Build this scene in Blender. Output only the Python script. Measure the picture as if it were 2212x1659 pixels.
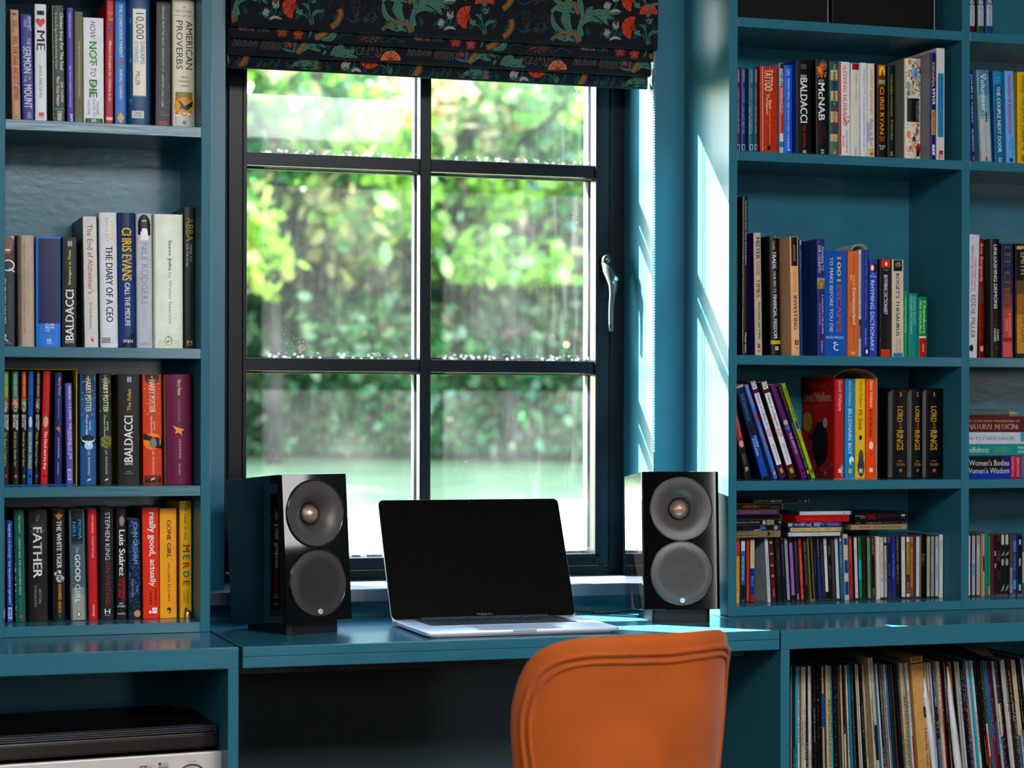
import bpy, bmesh, math, random
import numpy as np
from mathutils import Vector, Matrix

for o in list(bpy.data.objects):
    bpy.data.objects.remove(o, do_unlink=True)
COL = bpy.context.scene.collection
SC = bpy.context.scene

# ------------------------------------------------------------------ camera
F_PX, YAW, ROLL, SH = 4703.1, math.radians(18.2727), math.radians(-0.1398), 63.5
H_CAM = 1.1304
_R0 = np.array([math.cos(YAW), -math.sin(YAW), 0.0])
FW = np.array([math.sin(YAW), math.cos(YAW), 0.0])
_U0 = np.array([0.0, 0.0, 1.0])
RT = math.cos(ROLL) * _R0 - math.sin(ROLL) * _U0
UP = math.sin(ROLL) * _R0 + math.cos(ROLL) * _U0
CP = np.array([0.0, 0.0, H_CAM])
cam_d = bpy.data.cameras.new('camera'); cam = bpy.data.objects.new('camera', cam_d); COL.objects.link(cam)
M = Matrix.Identity(4)
for i in range(3):
    M[i][0] = RT[i]; M[i][1] = UP[i]; M[i][2] = -FW[i]; M[i][3] = CP[i]
cam.matrix_world = M
cam_d.sensor_width = 36; cam_d.lens = F_PX / 2212 * 36
cam_d.shift_y = SH / 2212
cam_d.clip_start = 0.05; cam_d.clip_end = 400
cam_d.dof.use_dof = True; cam_d.dof.focus_distance = 3.95; cam_d.dof.aperture_fstop = 4.8
SC.camera = cam

# ------------------------------------------------------------------ light
SC.view_settings.view_transform = 'Standard'; SC.view_settings.look = 'None'
SC.view_settings.exposure = 0.0; SC.view_settings.gamma = 1.0
SC.view_settings.use_curve_mapping = False
w = bpy.data.worlds.new('world'); SC.world = w; w.use_nodes = True
nt = w.node_tree; nt.nodes.clear()
sky = nt.nodes.new('ShaderNodeTexSky'); sky.sky_type = 'NISHITA'
sky.sun_disc = False; sky.sun_elevation = math.radians(36.4); sky.sun_rotation = math.radians(-43)
sky.air_density = 1.2; sky.dust_density = .6; sky.ozone_density = 1.0
bgn = nt.nodes.new('ShaderNodeBackground'); bgn.inputs[1].default_value = 3.0
wo = nt.nodes.new('ShaderNodeOutputWorld')
nt.links.new(sky.outputs[0], bgn.inputs[0]); nt.links.new(bgn.outputs[0], wo.inputs[0])

SUN_DIR = Vector((0.93, -1.0, -1.008)).normalized()
sd = bpy.data.lights.new('sun', 'SUN'); sd.energy = 170.0; sd.angle = math.radians(0.55); sd.color = (1.0, 0.965, 0.91)
so = bpy.data.objects.new('sun', sd); COL.objects.link(so)
so.rotation_euler = SUN_DIR.to_track_quat('-Z', 'Y').to_euler(); so.location = (-6, 10, 8)

def area(name, loc, target, sx, sy, power, color):
    d = bpy.data.lights.new(name, 'AREA'); d.shape = 'RECTANGLE'; d.size = sx; d.size_y = sy
    d.energy = power; d.color = color
    o = bpy.data.objects.new(name, d); COL.objects.link(o); o.location = loc
    o.rotation_euler = (Vector(target) - Vector(loc)).to_track_quat('-Z', 'Y').to_euler()
    return o
# daylight from the room's other windows, behind the camera and in the right-hand wall, plus added overhead fill
area('daylight_rear', (1.91, -2.6, 1.50), (1.91, 3.6, 1.45), .44, 1.3, 34, (1.0, 0.97, 0.95))
area('daylight_rear_high', (1.15, -2.6, 2.20), (1.0, 3.6, 1.5), 1.0, .33, 3.2, (0.32, 0.74, 1.0))
area('daylight_left', (-2.25, 1.0, 1.60), (1.6, 3.7, 1.1), 1.3, 1.3, 34, (0.95, 0.98, 1.0))
area('daylight_right', (4.2, 1.01, 1.385), (0.79, 3.63, 1.0), .36, .34, 4.5, (1.0, 0.96, 0.95))
area('overhead_fill', (1.1, 0.75, 2.395), (1.1, 1.6, 0.0), 2.2, 1.3, 235, (0.97, 0.985, 1.0))  # unseen overhead lamp, added as fill for the room

SC.cycles.max_bounces = 7; SC.cycles.diffuse_bounces = 4; SC.cycles.glossy_bounces = 4
SC.cycles.transmission_bounces = 4; SC.cycles.transparent_max_bounces = 12
SC.cycles.caustics_reflective = False; SC.cycles.caustics_refractive = False
SC.cycles.sample_clamp_indirect = 4.0
SC.cycles.use_denoising = True

# ------------------------------------------------------------------ helpers
def ray(px, py):
    return (px - 1106) / F_PX * RT + (829.5 + SH - py) / F_PX * UP + FW
def PY(px, py, y):
    d = ray(px, py); return CP + d * (y - CP[1]) / d[1]
def PX(px, py, x):
    d = ray(px, py); return CP + d * (x - CP[0]) / d[0]
def PZ(px, py, z):
    d = ray(px, py); return CP + d * (z - CP[2]) / d[2]

def lin(h):
    if isinstance(h, (tuple, list)): return tuple(h)[:3]
    if len(h) == 3: h = ''.join(c * 2 for c in h)
    r = []
    for i in (0, 2, 4):
        c = int(h[i:i + 2], 16) / 255
        c = c / 12.92 if c <= .04045 else ((c + .055) / 1.055) ** 2.4
        r.append(min(1.2 * c ** 1.3, .86))
    return tuple(r)

def mat(name, color=(.5, .5, .5), rough=.5, metal=0.0, bump=0.0, bscale=40.0, bstretch=(1, 1, 1), var=0.0,
        coat=0.0, attr=False, spec=0.5, coat_rough=.05, sheen=0.0, vscale=8.0, rvar=0.0):
    m = bpy.data.materials.new(name); m.use_nodes = True
    n = m.node_tree; N = n.nodes; L = n.links; b = N['Principled BSDF']
    b.inputs['Roughness'].default_value = rough; b.inputs['Metallic'].default_value = metal
    b.inputs['Specular IOR Level'].default_value = spec
    if coat: b.inputs['Coat Weight'].default_value = coat; b.inputs['Coat Roughness'].default_value = coat_rough
    if sheen:
        b.inputs['Sheen Weight'].default_value = sheen; b.inputs['Sheen Roughness'].default_value = .4
    c = tuple(lin(color)) + (1,)
    tc = N.new('ShaderNodeTexCoord')
    src = None
    if attr:
        a = N.new('ShaderNodeAttribute'); a.attribute_name = 'Col'; src = a.outputs['Color']
    if var:
        no = N.new('ShaderNodeTexNoise'); no.inputs['Scale'].default_value = vscale; no.inputs['Detail'].default_value = 6
        mp = N.new('ShaderNodeMapping'); mp.inputs['Scale'].default_value = bstretch
        L.new(tc.outputs['Object'], mp.inputs[0]); L.new(mp.outputs[0], no.inputs['Vector'])
        mr = N.new('ShaderNodeMapRange'); mr.inputs['From Min'].default_value = .3; mr.inputs['From Max'].default_value = .7
        mr.inputs['To Min'].default_value = 1 - var; mr.inputs['To Max'].default_value = 1 + var
        L.new(no.outputs['Fac'], mr.inputs['Value'])
        mx = N.new('ShaderNodeVectorMath'); mx.operation = 'SCALE'
        if src: L.new(src, mx.inputs[0])
        else: mx.inputs[0].default_value = c[:3]
        L.new(mr.outputs[0], mx.inputs['Scale']); L.new(mx.outputs[0], b.inputs['Base Color'])
        if rvar:
            m2 = N.new('ShaderNodeMapRange'); m2.inputs['From Min'].default_value = .3; m2.inputs['From Max'].default_value = .7
            m2.inputs['To Min'].default_value = rough - rvar; m2.inputs['To Max'].default_value = rough + rvar
            L.new(no.outputs['Fac'], m2.inputs['Value']); L.new(m2.outputs[0], b.inputs['Roughness'])
    elif src: L.new(src, b.inputs['Base Color'])
    else: b.inputs['Base Color'].default_value = c
    if bump:
        no = N.new('ShaderNodeTexNoise'); no.inputs['Scale'].default_value = bscale; no.inputs['Detail'].default_value = 4
        mp = N.new('ShaderNodeMapping'); mp.inputs['Scale'].default_value = bstretch
        L.new(tc.outputs['Object'], mp.inputs[0]); L.new(mp.outputs[0], no.inputs['Vector'])
        bu = N.new('ShaderNodeBump'); bu.inputs['Strength'].default_value = bump; bu.inputs['Distance'].default_value = .0015
        L.new(no.outputs['Fac'], bu.inputs['Height']); L.new(bu.outputs[0], b.inputs['Normal'])
    return m

TEAL = (0.020, 0.122, 0.176)
M_TEAL = mat('teal_satin_paint', TEAL, .21, bump=.22, bscale=60, bstretch=(.25, 1, 2.2), var=.07, vscale=14, spec=.32)
M_TEALV = mat('teal_satin_paint_upright', TEAL, .34, bump=.22, bscale=60, bstretch=(2.2, 1, .25), var=.07, vscale=14, spec=.1)
M_TEALW = mat('teal_wall_paint', TEAL, .32, spec=.22, bump=.12, bscale=150, var=.05)
M_BACK = mat('teal_back_panel_paint', TEAL, .24, spec=.28, bump=.3, bscale=45, bstretch=(1, 1, 1.6), var=.10, vscale=9)
M_WHITE = mat('deep_teal_plaster', (.035, .075, .095), .8, bump=.1, bscale=60, var=.03)
M_CEIL = mat('ceiling_paint', (.42, .42, .42), .85, var=.02)
M_FLOOR = mat('oak_floor', (.12, .075, .045), .45, bump=.2, bscale=20, bstretch=(1, 12, 1), var=.2)
M_FRAME = mat('dark_window_frame', (.006, .008, .011), .26, spec=.09, bump=.05, bscale=300, var=.1)
M_SILL = mat('dark_sill', (.05, .06, .085), .30, bump=.15, bscale=120, var=.15)
M_OUTBAR = mat('weathered_outer_bar', (.013, .016, .022), .8, spec=.02)
M_SPACER = mat('aluminium_spacer', (.010, .013, .019), .6, spec=.05, var=.2, vscale=80)
M_RUBBER = mat('black_rubber', (.01, .01, .01), .6)
M_GLOSS = mat('piano_black_lacquer', (.002, .002, .002), .035, spec=.5)
M_HORN = mat('satin_taupe_plastic', (.052, .042, .039), .42, bump=.05, bscale=400, var=.04)
M_DARK = mat('matt_black', (.008, .008, .009), .5, var=.1)
M_GRILLE = mat('perforated_metal', (.052, .044, .042), .4, metal=.3, var=.05)
M_COPPER = mat('bronze_dome', (.62, .40, .27), .35, metal=.7, var=.1)
M_CHROME = mat('polished_chrome', (.75, .75, .75), .12, metal=1)
M_ALU = mat('silver_aluminium', (.62, .63, .68), .38, metal=.55, bump=.03, bscale=500, var=.02)
M_SCREEN = mat('glass_screen', (.001, .001, .001), .25, spec=.15)
M_KEY = mat('black_keys', (.012, .012, .014), .35)
M_PRINT = mat('printed_cover', rough=.33, attr=True, var=.06, vscale=60, spec=.18)
M_MATTP = mat('printed_card', rough=.6, attr=True, var=.10, vscale=90, spec=.12)
M_PAGES = mat('paper_pages', (.62, .55, .43), .9, bump=.5, bscale=300, bstretch=(12, .3, .3), var=.12, vscale=200)
M_CASE = mat('clear_case_plastic', (.03, .03, .035), .12, coat=.5)
M_FABRIC = mat('printed_linen', rough=.8, attr=True, bump=.25, bscale=900, spec=.2)
M_VELVET = mat('orange_velvet', (.34, .066, .007), .75, bump=.35, bscale=320, var=.14, sheen=.16, vscale=9, spec=.15)
M_METALB = mat('black_metal', (.02, .02, .02), .35, metal=.6)
M_BRASS = mat('brushed_brass', (.55, .40, .17), .28, metal=1, var=.15)
M_SILVERP = mat('silver_front_panel', (.60, .55, .53), .35, metal=.25, bump=.04, bscale=300, bstretch=(.1, 1, 6))
M_STEEL = mat('steel_beads', (.62, .62, .60), .22, metal=1)
M_BARK = mat('bark', (.018, .014, .011), .9, bump=.8, bscale=20, var=.3)

class MB:
    """collects geometry for one mesh object"""
    def __init__(s): s.v = []; s.f = []; s.c = []; s.m = []
    def poly(s, pts, col=(.5, .5, .5), mi=0):
        n = len(s.v); s.v += [tuple(p) for p in pts]; s.f.append(tuple(range(n, n + len(pts)))); s.c.append(col); s.m.append(mi)
    def mesh(s, vs, fs, col=(.5, .5, .5), mi=0):
        n = len(s.v); s.v += [tuple(p) for p in vs]
        for f in fs: s.f.append(tuple(i + n for i in f)); s.c.append(col); s.m.append(mi)
    def box(s, x0, x1, y0, y1, z0, z1, col=(.5, .5, .5), mi=0):
        v = [(x, y, z) for z in (z0, z1) for y in (y0, y1) for x in (x0, x1)]
        s.mesh(v, [(0, 2, 3, 1), (4, 5, 7, 6), (0, 1, 5, 4), (2, 6, 7, 3), (0, 4, 6, 2), (1, 3, 7, 5)], col, mi)
    def prism(s, pts, z0, z1, col=(.5, .5, .5), mi=0, axis='z'):
        n = len(pts)
        def p3(p, z): return (p[0], p[1], z) if axis == 'z' else ((z, p[0], p[1]) if axis == 'x' else (p[0], z, p[1]))
        v = [p3(p, z0) for p in pts] + [p3(p, z1) for p in pts]
        f = [tuple(range(n - 1, -1, -1)), tuple(range(n, 2 * n))] + [(i, (i + 1) % n, n + (i + 1) % n, n + i) for i in range(n)]
        s.mesh(v, f, col, mi)
    def tube(s, pts, r, seg=8, col=(.5, .5, .5), mi=0, cap=True):
        pts = [Vector(p) for p in pts]; rs = r if isinstance(r, (list, tuple)) else [r] * len(pts)
        vs = []; prev = None
        for i, p in enumerate(pts):
            t = (pts[min(i + 1, len(pts) - 1)] - pts[max(i - 1, 0)]).normalized()
            if prev is None: a = t.orthogonal().normalized()
            else: a = (prev - t * prev.dot(t)).normalized()
            prev = a; b = t.cross(a)
            for k in range(seg):
                an = 2 * math.pi * k / seg; vs.append(p + (a * math.cos(an) + b * math.sin(an)) * rs[i])
        fs = [(i * seg + k, i * seg + (k + 1) % seg, (i + 1) * seg + (k + 1) % seg, (i + 1) * seg + k) for i in range(len(pts) - 1) for k in range(seg)]
        if cap: fs += [tuple(range(seg - 1, -1, -1)), tuple(range((len(pts) - 1) * seg, len(pts) * seg))]
        s.mesh(vs, fs, col, mi)
    def lathe(s, prof, seg=32, mt=None, col=(.5, .5, .5), mi=0):
        """prof: (radius, height) about local z; mt maps to place"""
        vs = [(r * math.cos(2 * math.pi * k / seg), r * math.sin(2 * math.pi * k / seg), h) for r, h in prof for k in range(seg)]
        if mt is not None: vs = [tuple(mt @ Vector(v)) for v in vs]
        fs = [(i * seg + k, i * seg + (k + 1) % seg, (i + 1) * seg + (k + 1) % seg, (i + 1) * seg + k) for i in range(len(prof) - 1) for k in range(seg)]
        s.mesh(vs, fs, col, mi)
    def build(s, name, mats, parent=None, smooth=False, bevel=0.0, seg=2, loc=None):
        me = bpy.data.meshes.new(name); me.from_pydata(s.v, [], s.f)
        if not isinstance(mats, (list, tuple)): mats = [mats]
        for m in mats: me.materials.append(m)
        if len(mats) > 1: me.polygons.foreach_set('material_index', s.m)
        if any(m in (M_PRINT, M_MATTP, M_FABRIC) or m.name.startswith('leaf') for m in mats):
            ca = me.color_attributes.new('Col', 'FLOAT_COLOR', 'CORNER')
            tot = np.array([len(f) for f in s.f]); c = np.ones((len(s.f), 4), 'f'); c[:, :3] = np.array(s.c, 'f')[:, :3]
            ca.data.foreach_set('color', np.repeat(c, tot, axis=0).ravel())
        if bevel:
            bm = bmesh.new(); bm.from_mesh(me); bmesh.ops.remove_doubles(bm, verts=bm.verts, dist=1e-6)
            ed = [e for e in bm.edges if len(e.link_faces) == 2 and e.calc_face_angle(0) > .6]
            bmesh.ops.bevel(bm, geom=ed, offset=bevel, segments=seg, profile=.5, affect='EDGES', clamp_overlap=True)
            bm.to_mesh(me); bm.free()
        if smooth:
            me.polygons.foreach_set('use_smooth', [True] * len(me.polygons))
            if smooth != 'all':
                try: me.set_sharp_from_angle(angle=math.radians(40))
                except Exception: pass
        me.update()
        o = bpy.data.objects.new(name, me); COL.objects.link(o)
        if parent is not None: o.parent = parent
        if loc is not None: o.location = loc
        return o

def tag(o, label=None, cat=None, group=None, kind=None):
    if label: o['label'] = label
    if cat: o['category'] = cat
    if group: o['group'] = group
    if kind: o['kind'] = kind
    return o
def empty(name, loc=(0, 0, 0), rz=0.0, ry=0.0, rx=0.0):
    o = bpy.data.objects.new(name, None); o.empty_display_size = .05; COL.objects.link(o)
    o.location = loc; o.rotation_euler = (rx, ry, rz); return o
def bx(name, m, x0, x1, y0, y1, z0, z1, parent=None, bevel=.0008, kind=None):
    """a box object with its own origin at its low corner"""
    b = MB(); b.box(0, x1 - x0, 0, y1 - y0, 0, z1 - z0)
    o = b.build(name, m, parent, bevel=bevel, loc=(x0, y0, z0))
    if kind: o['kind'] = kind
    return o
def ordinal(n):
    W = ['', 'first', 'second', 'third', 'fourth', 'fifth', 'sixth', 'seventh', 'eighth', 'ninth', 'tenth', 'eleventh', 'twelfth']
    if n <= 12: return W[n]
    return '%d%s' % (n, {1: 'st', 2: 'nd', 3: 'rd'}.get(n % 10 if n % 100 not in (11, 12, 13) else 0, 'th'))

# ---- lettering: glyph outlines turned into flat polygons, cached
_txt = {}
def glyphs(s, flags):
    key = (s, 'b' in flags, 'i' in flags, 't' in flags)
    if key in _txt: return _txt[key]
    cu = bpy.data.curves.new('lettering', 'FONT'); cu.body = s; cu.resolution_u = 2; cu.size = 1
    if 't' in flags: cu.offset = -.012
    if 'i' in flags: cu.shear = .25
    ob = bpy.data.objects.new('lettering', cu)
    me = bpy.data.meshes.new_from_object(ob)
    n = len(me.vertices); v = np.empty(n * 3); me.vertices.foreach_get('co', v); v = v.reshape(-1, 3)[:, :2]
    f = [tuple(p.vertices) for p in me.polygons]
    bpy.data.objects.remove(ob); bpy.data.curves.remove(cu); bpy.data.meshes.remove(me)
    if n and 'b' in flags:      # heavier weight: the outline laid down twice, a hair apart
        f = f + [tuple(i + n for i in q) for q in f]; v = np.vstack([v - (.020, 0), v + (.020, 0)])
    if n:
        lo = v.min(0); hi = v.max(0); v = (v - lo) / np.maximum(hi - lo, 1e-6)
    _txt[key] = (v, f); return _txt[key]

# ------------------------------------------------------------------ room shell
WY = 3.966            # inner face of the window wall
RX0, RX1, RYB, CEIL = -2.35, 4.3, -2.7, 2.42
XL, XR = 0.7531, 1.602   # window recess sides
ZT = 2.09                # window recess head
def shell():
    b = MB(); b.box(RX0, RX1, RYB, WY + .2, -.05, 0); b.build('floor', M_FLOOR)['kind'] = 'structure'
    b = MB(); b.box(RX0, RX1, RYB, WY + .2, CEIL, CEIL + .05); b.build('ceiling', M_CEIL)['kind'] = 'structure'
    b = MB()
    b.box(RX0, XL, WY, 4.20, 0, CEIL); b.box(XR, RX1, WY, 4.20, 0, CEIL)
    b.box(XL, XR, WY, 4.20, 0, .781); b.box(XL, XR, WY, 4.20, ZT, CEIL)
    b.build('wall_front', M_TEALW)['kind'] = 'structure'
    b = MB(); b.box(RX0 - .05, RX0, RYB, WY + .2, 0, CEIL); b.build('wall_left', M_WHITE)['kind'] = 'structure'
    b = MB(); b.box(RX1, RX1 + .05, RYB, WY + .2, 0, CEIL); b.build('wall_right', M_WHITE)['kind'] = 'structure'
    b = MB(); b.box(RX0, RX1, RYB - .05, RYB, 0, CEIL); b.build('wall_back', M_WHITE)['kind'] = 'structure'
shell()

# ------------------------------------------------------------------ window
def glass_mat():
    m = bpy.data.materials.new('window_glass'); m.use_nodes = True
    n = m.node_tree; N = n.nodes; L = n.links; N.clear()
    out = N.new('ShaderNodeOutputMaterial'); tr = N.new('ShaderNodeBsdfTransparent'); tr.inputs[0].default_value = (.97, .985, .98, 1)
    gl = N.new('ShaderNodeBsdfGlossy'); gl.inputs['Roughness'].default_value = .02
    lw = N.new('ShaderNodeLayerWeight'); lw.inputs[0].default_value = .5
    pw = N.new('ShaderNodeMath'); pw.operation = 'POWER'; pw.inputs[1].default_value = 4.5; L.new(lw.outputs['Facing'], pw.inputs[0])
    fr = N.new('ShaderNodeMath'); fr.operation = 'MULTIPLY_ADD'; fr.inputs[1].default_value = .9; fr.inputs[2].default_value = .012; L.new(pw.outputs[0], fr.inputs[0])
    m1 = N.new('ShaderNodeMixShader'); L.new(fr.outputs[0], m1.inputs[0]); L.new(tr.outputs[0], m1.inputs[1]); L.new(gl.outputs[0], m1.inputs[2])
    tl = N.new('ShaderNodeBsdfTranslucent'); tl.inputs[0].default_value = (.9, .95, .97, 1)
    geo = N.new('ShaderNodeNewGeometry')
    sep = N.new('ShaderNodeSeparateXYZ'); L.new(geo.outputs['Position'], sep.inputs[0])
    def math_(op, a, b=None, cl=False):
        x = N.new('ShaderNodeMath'); x.operation = op; x.use_clamp = cl
        for i, q in enumerate((a, b)):
            if q is None: continue
            if isinstance(q, (int, float)): x.inputs[i].default_value = q
            else: L.new(q, x.inputs[i])
        return x.outputs[0]
    def noise(sc, det, stretch=(1, 1, 1)):
        mp = N.new('ShaderNodeMapping'); mp.inputs['Scale'].default_value = stretch; L.new(geo.outputs['Position'], mp.inputs[0])
        x = N.new('ShaderNodeTexNoise'); x.inputs['Scale'].default_value = sc; x.inputs['Detail'].default_value = det
        L.new(mp.outputs[0], x.inputs['Vector']); return x.outputs['Fac']
    def rng(v, a, b, c, d):
        x = N.new('ShaderNodeMapRange'); x.inputs[1].default_value = a; x.inputs[2].default_value = b
        x.inputs[3].default_value = c; x.inputs[4].default_value = d; L.new(v, x.inputs[0]); return x.outputs[0]
    streak = rng(noise(55, 3, (1, 1, .12)), .5, .78, 0, .016)        # run marks wiped down the pane
    smear = rng(noise(7, 2), .45, .75, 0, .007)
    side = rng(sep.outputs['X'], 1.36, 1.53, 0.0, 1.0)              # dirt gathers towards the handle side
    streak = math_('MULTIPLY', streak, math_('ADD', side, .25))
    vo = N.new('ShaderNodeTexVoronoi'); vo.inputs['Scale'].default_value = 160; L.new(geo.outputs['Position'], vo.inputs['Vector'])
    spots = rng(vo.outputs['Distance'], .10, .16, 1, 0)
    smask = rng(noise(13, 4), .56, .66, 0, 1)
    spots = math_('MULTIPLY', math_('MULTIPLY', spots, smask), .045)
    # droplets and algae collecting along the bottom edge of each row of panes
    edge = None
    for zb in (.848, 1.236, 1.6307):
        d = math_('SUBTRACT', sep.outputs['Z'], zb)
        g = rng(d, 0.0, .026, 1, 0); ok = math_('GREATER_THAN', d, -.001)
        g = math_('MULTIPLY', math_('MAXIMUM', g, 0.0), ok)
        edge = g if edge is None else math_('MAXIMUM', edge, g)
    v2 = N.new('ShaderNodeTexVoronoi'); v2.inputs['Scale'].default_value = 95; L.new(geo.outputs['Position'], v2.inputs['Vector'])
    drops = math_('MULTIPLY', rng(v2.outputs['Distance'], .30, .40, 1, 0), rng(edge, .45, .75, 0, .05))
    tot = math_('ADD', math_('ADD', streak, smear), math_('ADD', spots, drops))
    tot = math_('ADD', math_('MULTIPLY', tot, .42), .0015, True)
    m2 = N.new('ShaderNodeMixShader'); L.new(tot, m2.inputs[0]); L.new(m1.outputs[0], m2.inputs[1]); L.new(tl.outputs[0], m2.inputs[2])
    L.new(m2.outputs[0], out.inputs[0]); return m
M_GLASS = glass_mat()
def window():
    W = empty('window_1', (XL, 4.12, .80)); W['kind'] = 'structure'
    ox, oy, oz = XL, 4.12, .80
    def q(name, m, x0, x1, y0, y1, z0, z1, bev=.0012, par=W):
        b = MB(); b.box(x0 - ox, x1 - ox, y0 - oy, y1 - oy, z0 - oz, z1 - oz); return b.build(name, m, par, bevel=bev)
    gx = [(0.8239, 1.1697), (1.1925, 1.536)]; gz = [(.848, 1.2113), (1.236, 1.606), (1.6307, 2.002)]
    # fixed outer frame
    for nm, a in (('frame_side', (XL, .786, 4.127, 4.20, .80, 2.075)), ('frame_side', (1.571, XR, 4.127, 4.20, .80, 2.075)),
                  ('frame_head', (.786, 1.571, 4.127, 4.20, 2.04, 2.075)), ('frame_sill', (.786, 1.571, 4.127, 4.20, .80, .822))):
        q(nm, M_FRAME, *a)
    # gasket groove then the opening sash, stepped
    for nm, a in (('sash_side', (.7885, .8239, 4.121, 4.19, .8245, 2.0375)), ('sash_side', (1.536, 1.5675, 4.121, 4.19, .8245, 2.0375)),
                  ('sash_head', (.8239, 1.536, 4.121, 4.19, 2.002, 2.0375)), ('sash_rail', (.8239, 1.536, 4.121, 4.19, .8245, .848))):
        q(nm, M_FRAME, *a, bev=.002)
    for nm, a in (('glazing_bead', (.8165, .8239, 4.116, 4.122, .842, 2.008)), ('glazing_bead', (1.536, 1.5445, 4.116, 4.122, .842, 2.008)),
                  ('glazing_bead', (.8165, 1.5445, 4.116, 4.122, .8385, .848)), ('gasket', (.786, .7885, 4.13, 4.19, .822, 2.04)), ('gasket', (1.5675, 1.571, 4.13, 4.19, .822, 2.04))):
        q(nm, M_RUBBER if nm == 'gasket' else M_FRAME, *a, bev=.0006)
    # glazing bars inside and outside the glass, one vertical and two horizontal
    for y0, y1 in ((4.122, 4.146), (4.172, 4.186)):
        gm = M_FRAME if y0 < 4.15 else M_OUTBAR
        q('glazing_bar', gm, 1.1697, 1.1925, y0, y1, .848, 2.002)
        for z0, z1 in ((1.2113, 1.236), (1.606, 1.6307)):
            for x0, x1 in gx: q('glazing_bar', gm, x0, x1, y0 + .001, y1 - .0005, z0, z1)
    for x0, x1 in gx:
        for z0, z1 in gz:
            q('pane', M_GLASS, x0, x1, 4.1465, 4.1505, z0, z1, bev=0)
            # spacer bar between the two sheets of glass
            for a in ((x0, x0 + .003, z0, z1), (x1 - .003, x1, z0, z1), (x0, x1, z0, z0 + .004), (x0, x1, z1 - .004, z1)):
                q('spacer', M_SPACER, a[0], a[1], 4.153, 4.170, a[2], a[3], bev=0)
    # handle: backplate, cranked lever with key lock
    hz = lambda py: PY(1300, py, 4.11)[2]
    hx = 1.5545
    b = MB(); b.box(-.0145, .0145, 0, .004, hz(648), hz(530)); o = b.build('handle_plate', M_FRAME, W, bevel=.002, loc=(hx - ox - .003, 4.117 - oy, -oz))
    hd = MB()
    pts = [(0, -.004, hz(562)), (0, -.022, hz(585)), (.004, -.032, hz(602)), (.006, -.036, hz(618)), (.004, -.036, hz(640)), (.002, -.035, hz(665)), (.002, -.034, hz(700)), (.003, -.034, hz(717))]
    hd.tube(pts, [.009, .011, .0115, .010, .0065, .0058, .0055, .0058], 12)
    hd.lathe([(0, .010), (.0095, .010), (.0105, .006), (.0105, 0)], 16, Matrix.Translation((0, -.012, hz(562))) @ Matrix.Rotation(math.pi / 2, 4, 'X'))
    o = hd.build('handle', mat('dark_chrome', (.05, .06, .065), .2, metal=.6), W, smooth='all', loc=(hx - ox, 4.115 - oy, -oz))
    b = MB(); b.lathe([(0, .008), (.0028, .008), (.0028, .0065), (.0055, .0065), (.006, .005), (.006, 0)], 16, Matrix.Rotation(math.pi / 2, 4, 'X'))
    b.build('lock_button', M_CHROME, o, smooth=True, loc=(.0075, -.036, hz(605)))
    s = MB(); s.box(XL - .04, XR - .0015, 3.905, 4.127, .7812, .8055)
    s.build('sill', M_SILL, bevel=.002)['kind'] = 'structure'
    bpy.data.objects['sill'].name = 'trim_1'
window()

# ------------------------------------------------------------------ built-in shelving
BF = 3.75; TH = .0178; UPW = .0172; DF = 3.493; TOP = .75
SZ = [.768, 1.0040, 1.2413, 1.6247, 1.8762, 2.14, 2.38]     # upper face of each shelf
def bookcase(name, label, xs, x_end0, x_end1):
    """xs: left faces of the uprights"""
    r = empty(name, (x_end0, BF, TOP)); tag(r, label, 'bookcase')
    ox, oy, oz = x_end0, BF, TOP
    for x in xs: bx('upright', M_TEALV, x - ox, x + UPW - ox, 0, .2155, .0002, 1.65, r, .0007)
    for a, b_ in zip(xs[:-1], xs[1:]):
        for i, z in enumerate(SZ):
            bx('shelf', M_TEAL, a + UPW - ox, b_ - ox, .0006, .2125, z - TH - oz + (.0003 if i == 0 else 0), z - oz, r, .0006)
        bx('back_panel', M_BACK, a + UPW - ox, b_ - ox, .2125, .2155, 0.0004, 1.65, r, 0)
    return r
XSL = [-.36, .3383 - UPW, .6876 - UPW]
XSR = [1.6657, 2.1596, 2.68, 3.2]
bookcase('bookcase', 'teal painted bookcase standing left of the window', XSL, XSL[0], .6876)
bookcase('bookcase', 'teal painted bookcase standing right of the window', XSR, XSR[0], 3.22)

def cabinet(label, x0, x1, ups, shelf=None):
    r = empty('low_cabinet', (x0, DF, 0)); tag(r, label, 'cabinet')
    bx('cabinet_top', M_TEAL, 0, x1 - x0, 0, WY - DF, TOP - .0345, TOP, r, .0012)
    for u in ups: bx('upright', M_TEALV, u - x0, u + .0172 - x0, .0008, WY - DF, .0002, TOP - .0345, r, .0007)
    bx('bottom_panel', M_TEAL, .0172, x1 - x0 - .0172, .001, WY - DF - .02, .06, .078, r, .0006)
    bx('plinth', M_TEAL, .0172, x1 - x0 - .0172, .03, .045, .0002, .06, r, 0)
    bx('back_panel', M_TEALW, .0172, x1 - x0 - .0172, WY - DF - .006, WY - DF - .001, .078, TOP - .0345, r, 0)
    if shelf is not None:
        for a, b_ in zip(ups[:-1], ups[1:]): bx('shelf', M_TEAL, a + .0172 - x0, b_ - x0, .02, WY - DF - .02, shelf - .018, shelf, r, .0006)
    return r
XA, XC = .6875, 1.6535
cabinet('low teal cabinet left of the desk, holding the hi-fi units', -.36, XA, [-.36, XA - .0172], .402)
LPF = .351
cabinet('low teal cabinet right of the desk, packed with record sleeves', XC, 3.22, [XC, 2.46, 3.2028], LPF)

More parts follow.
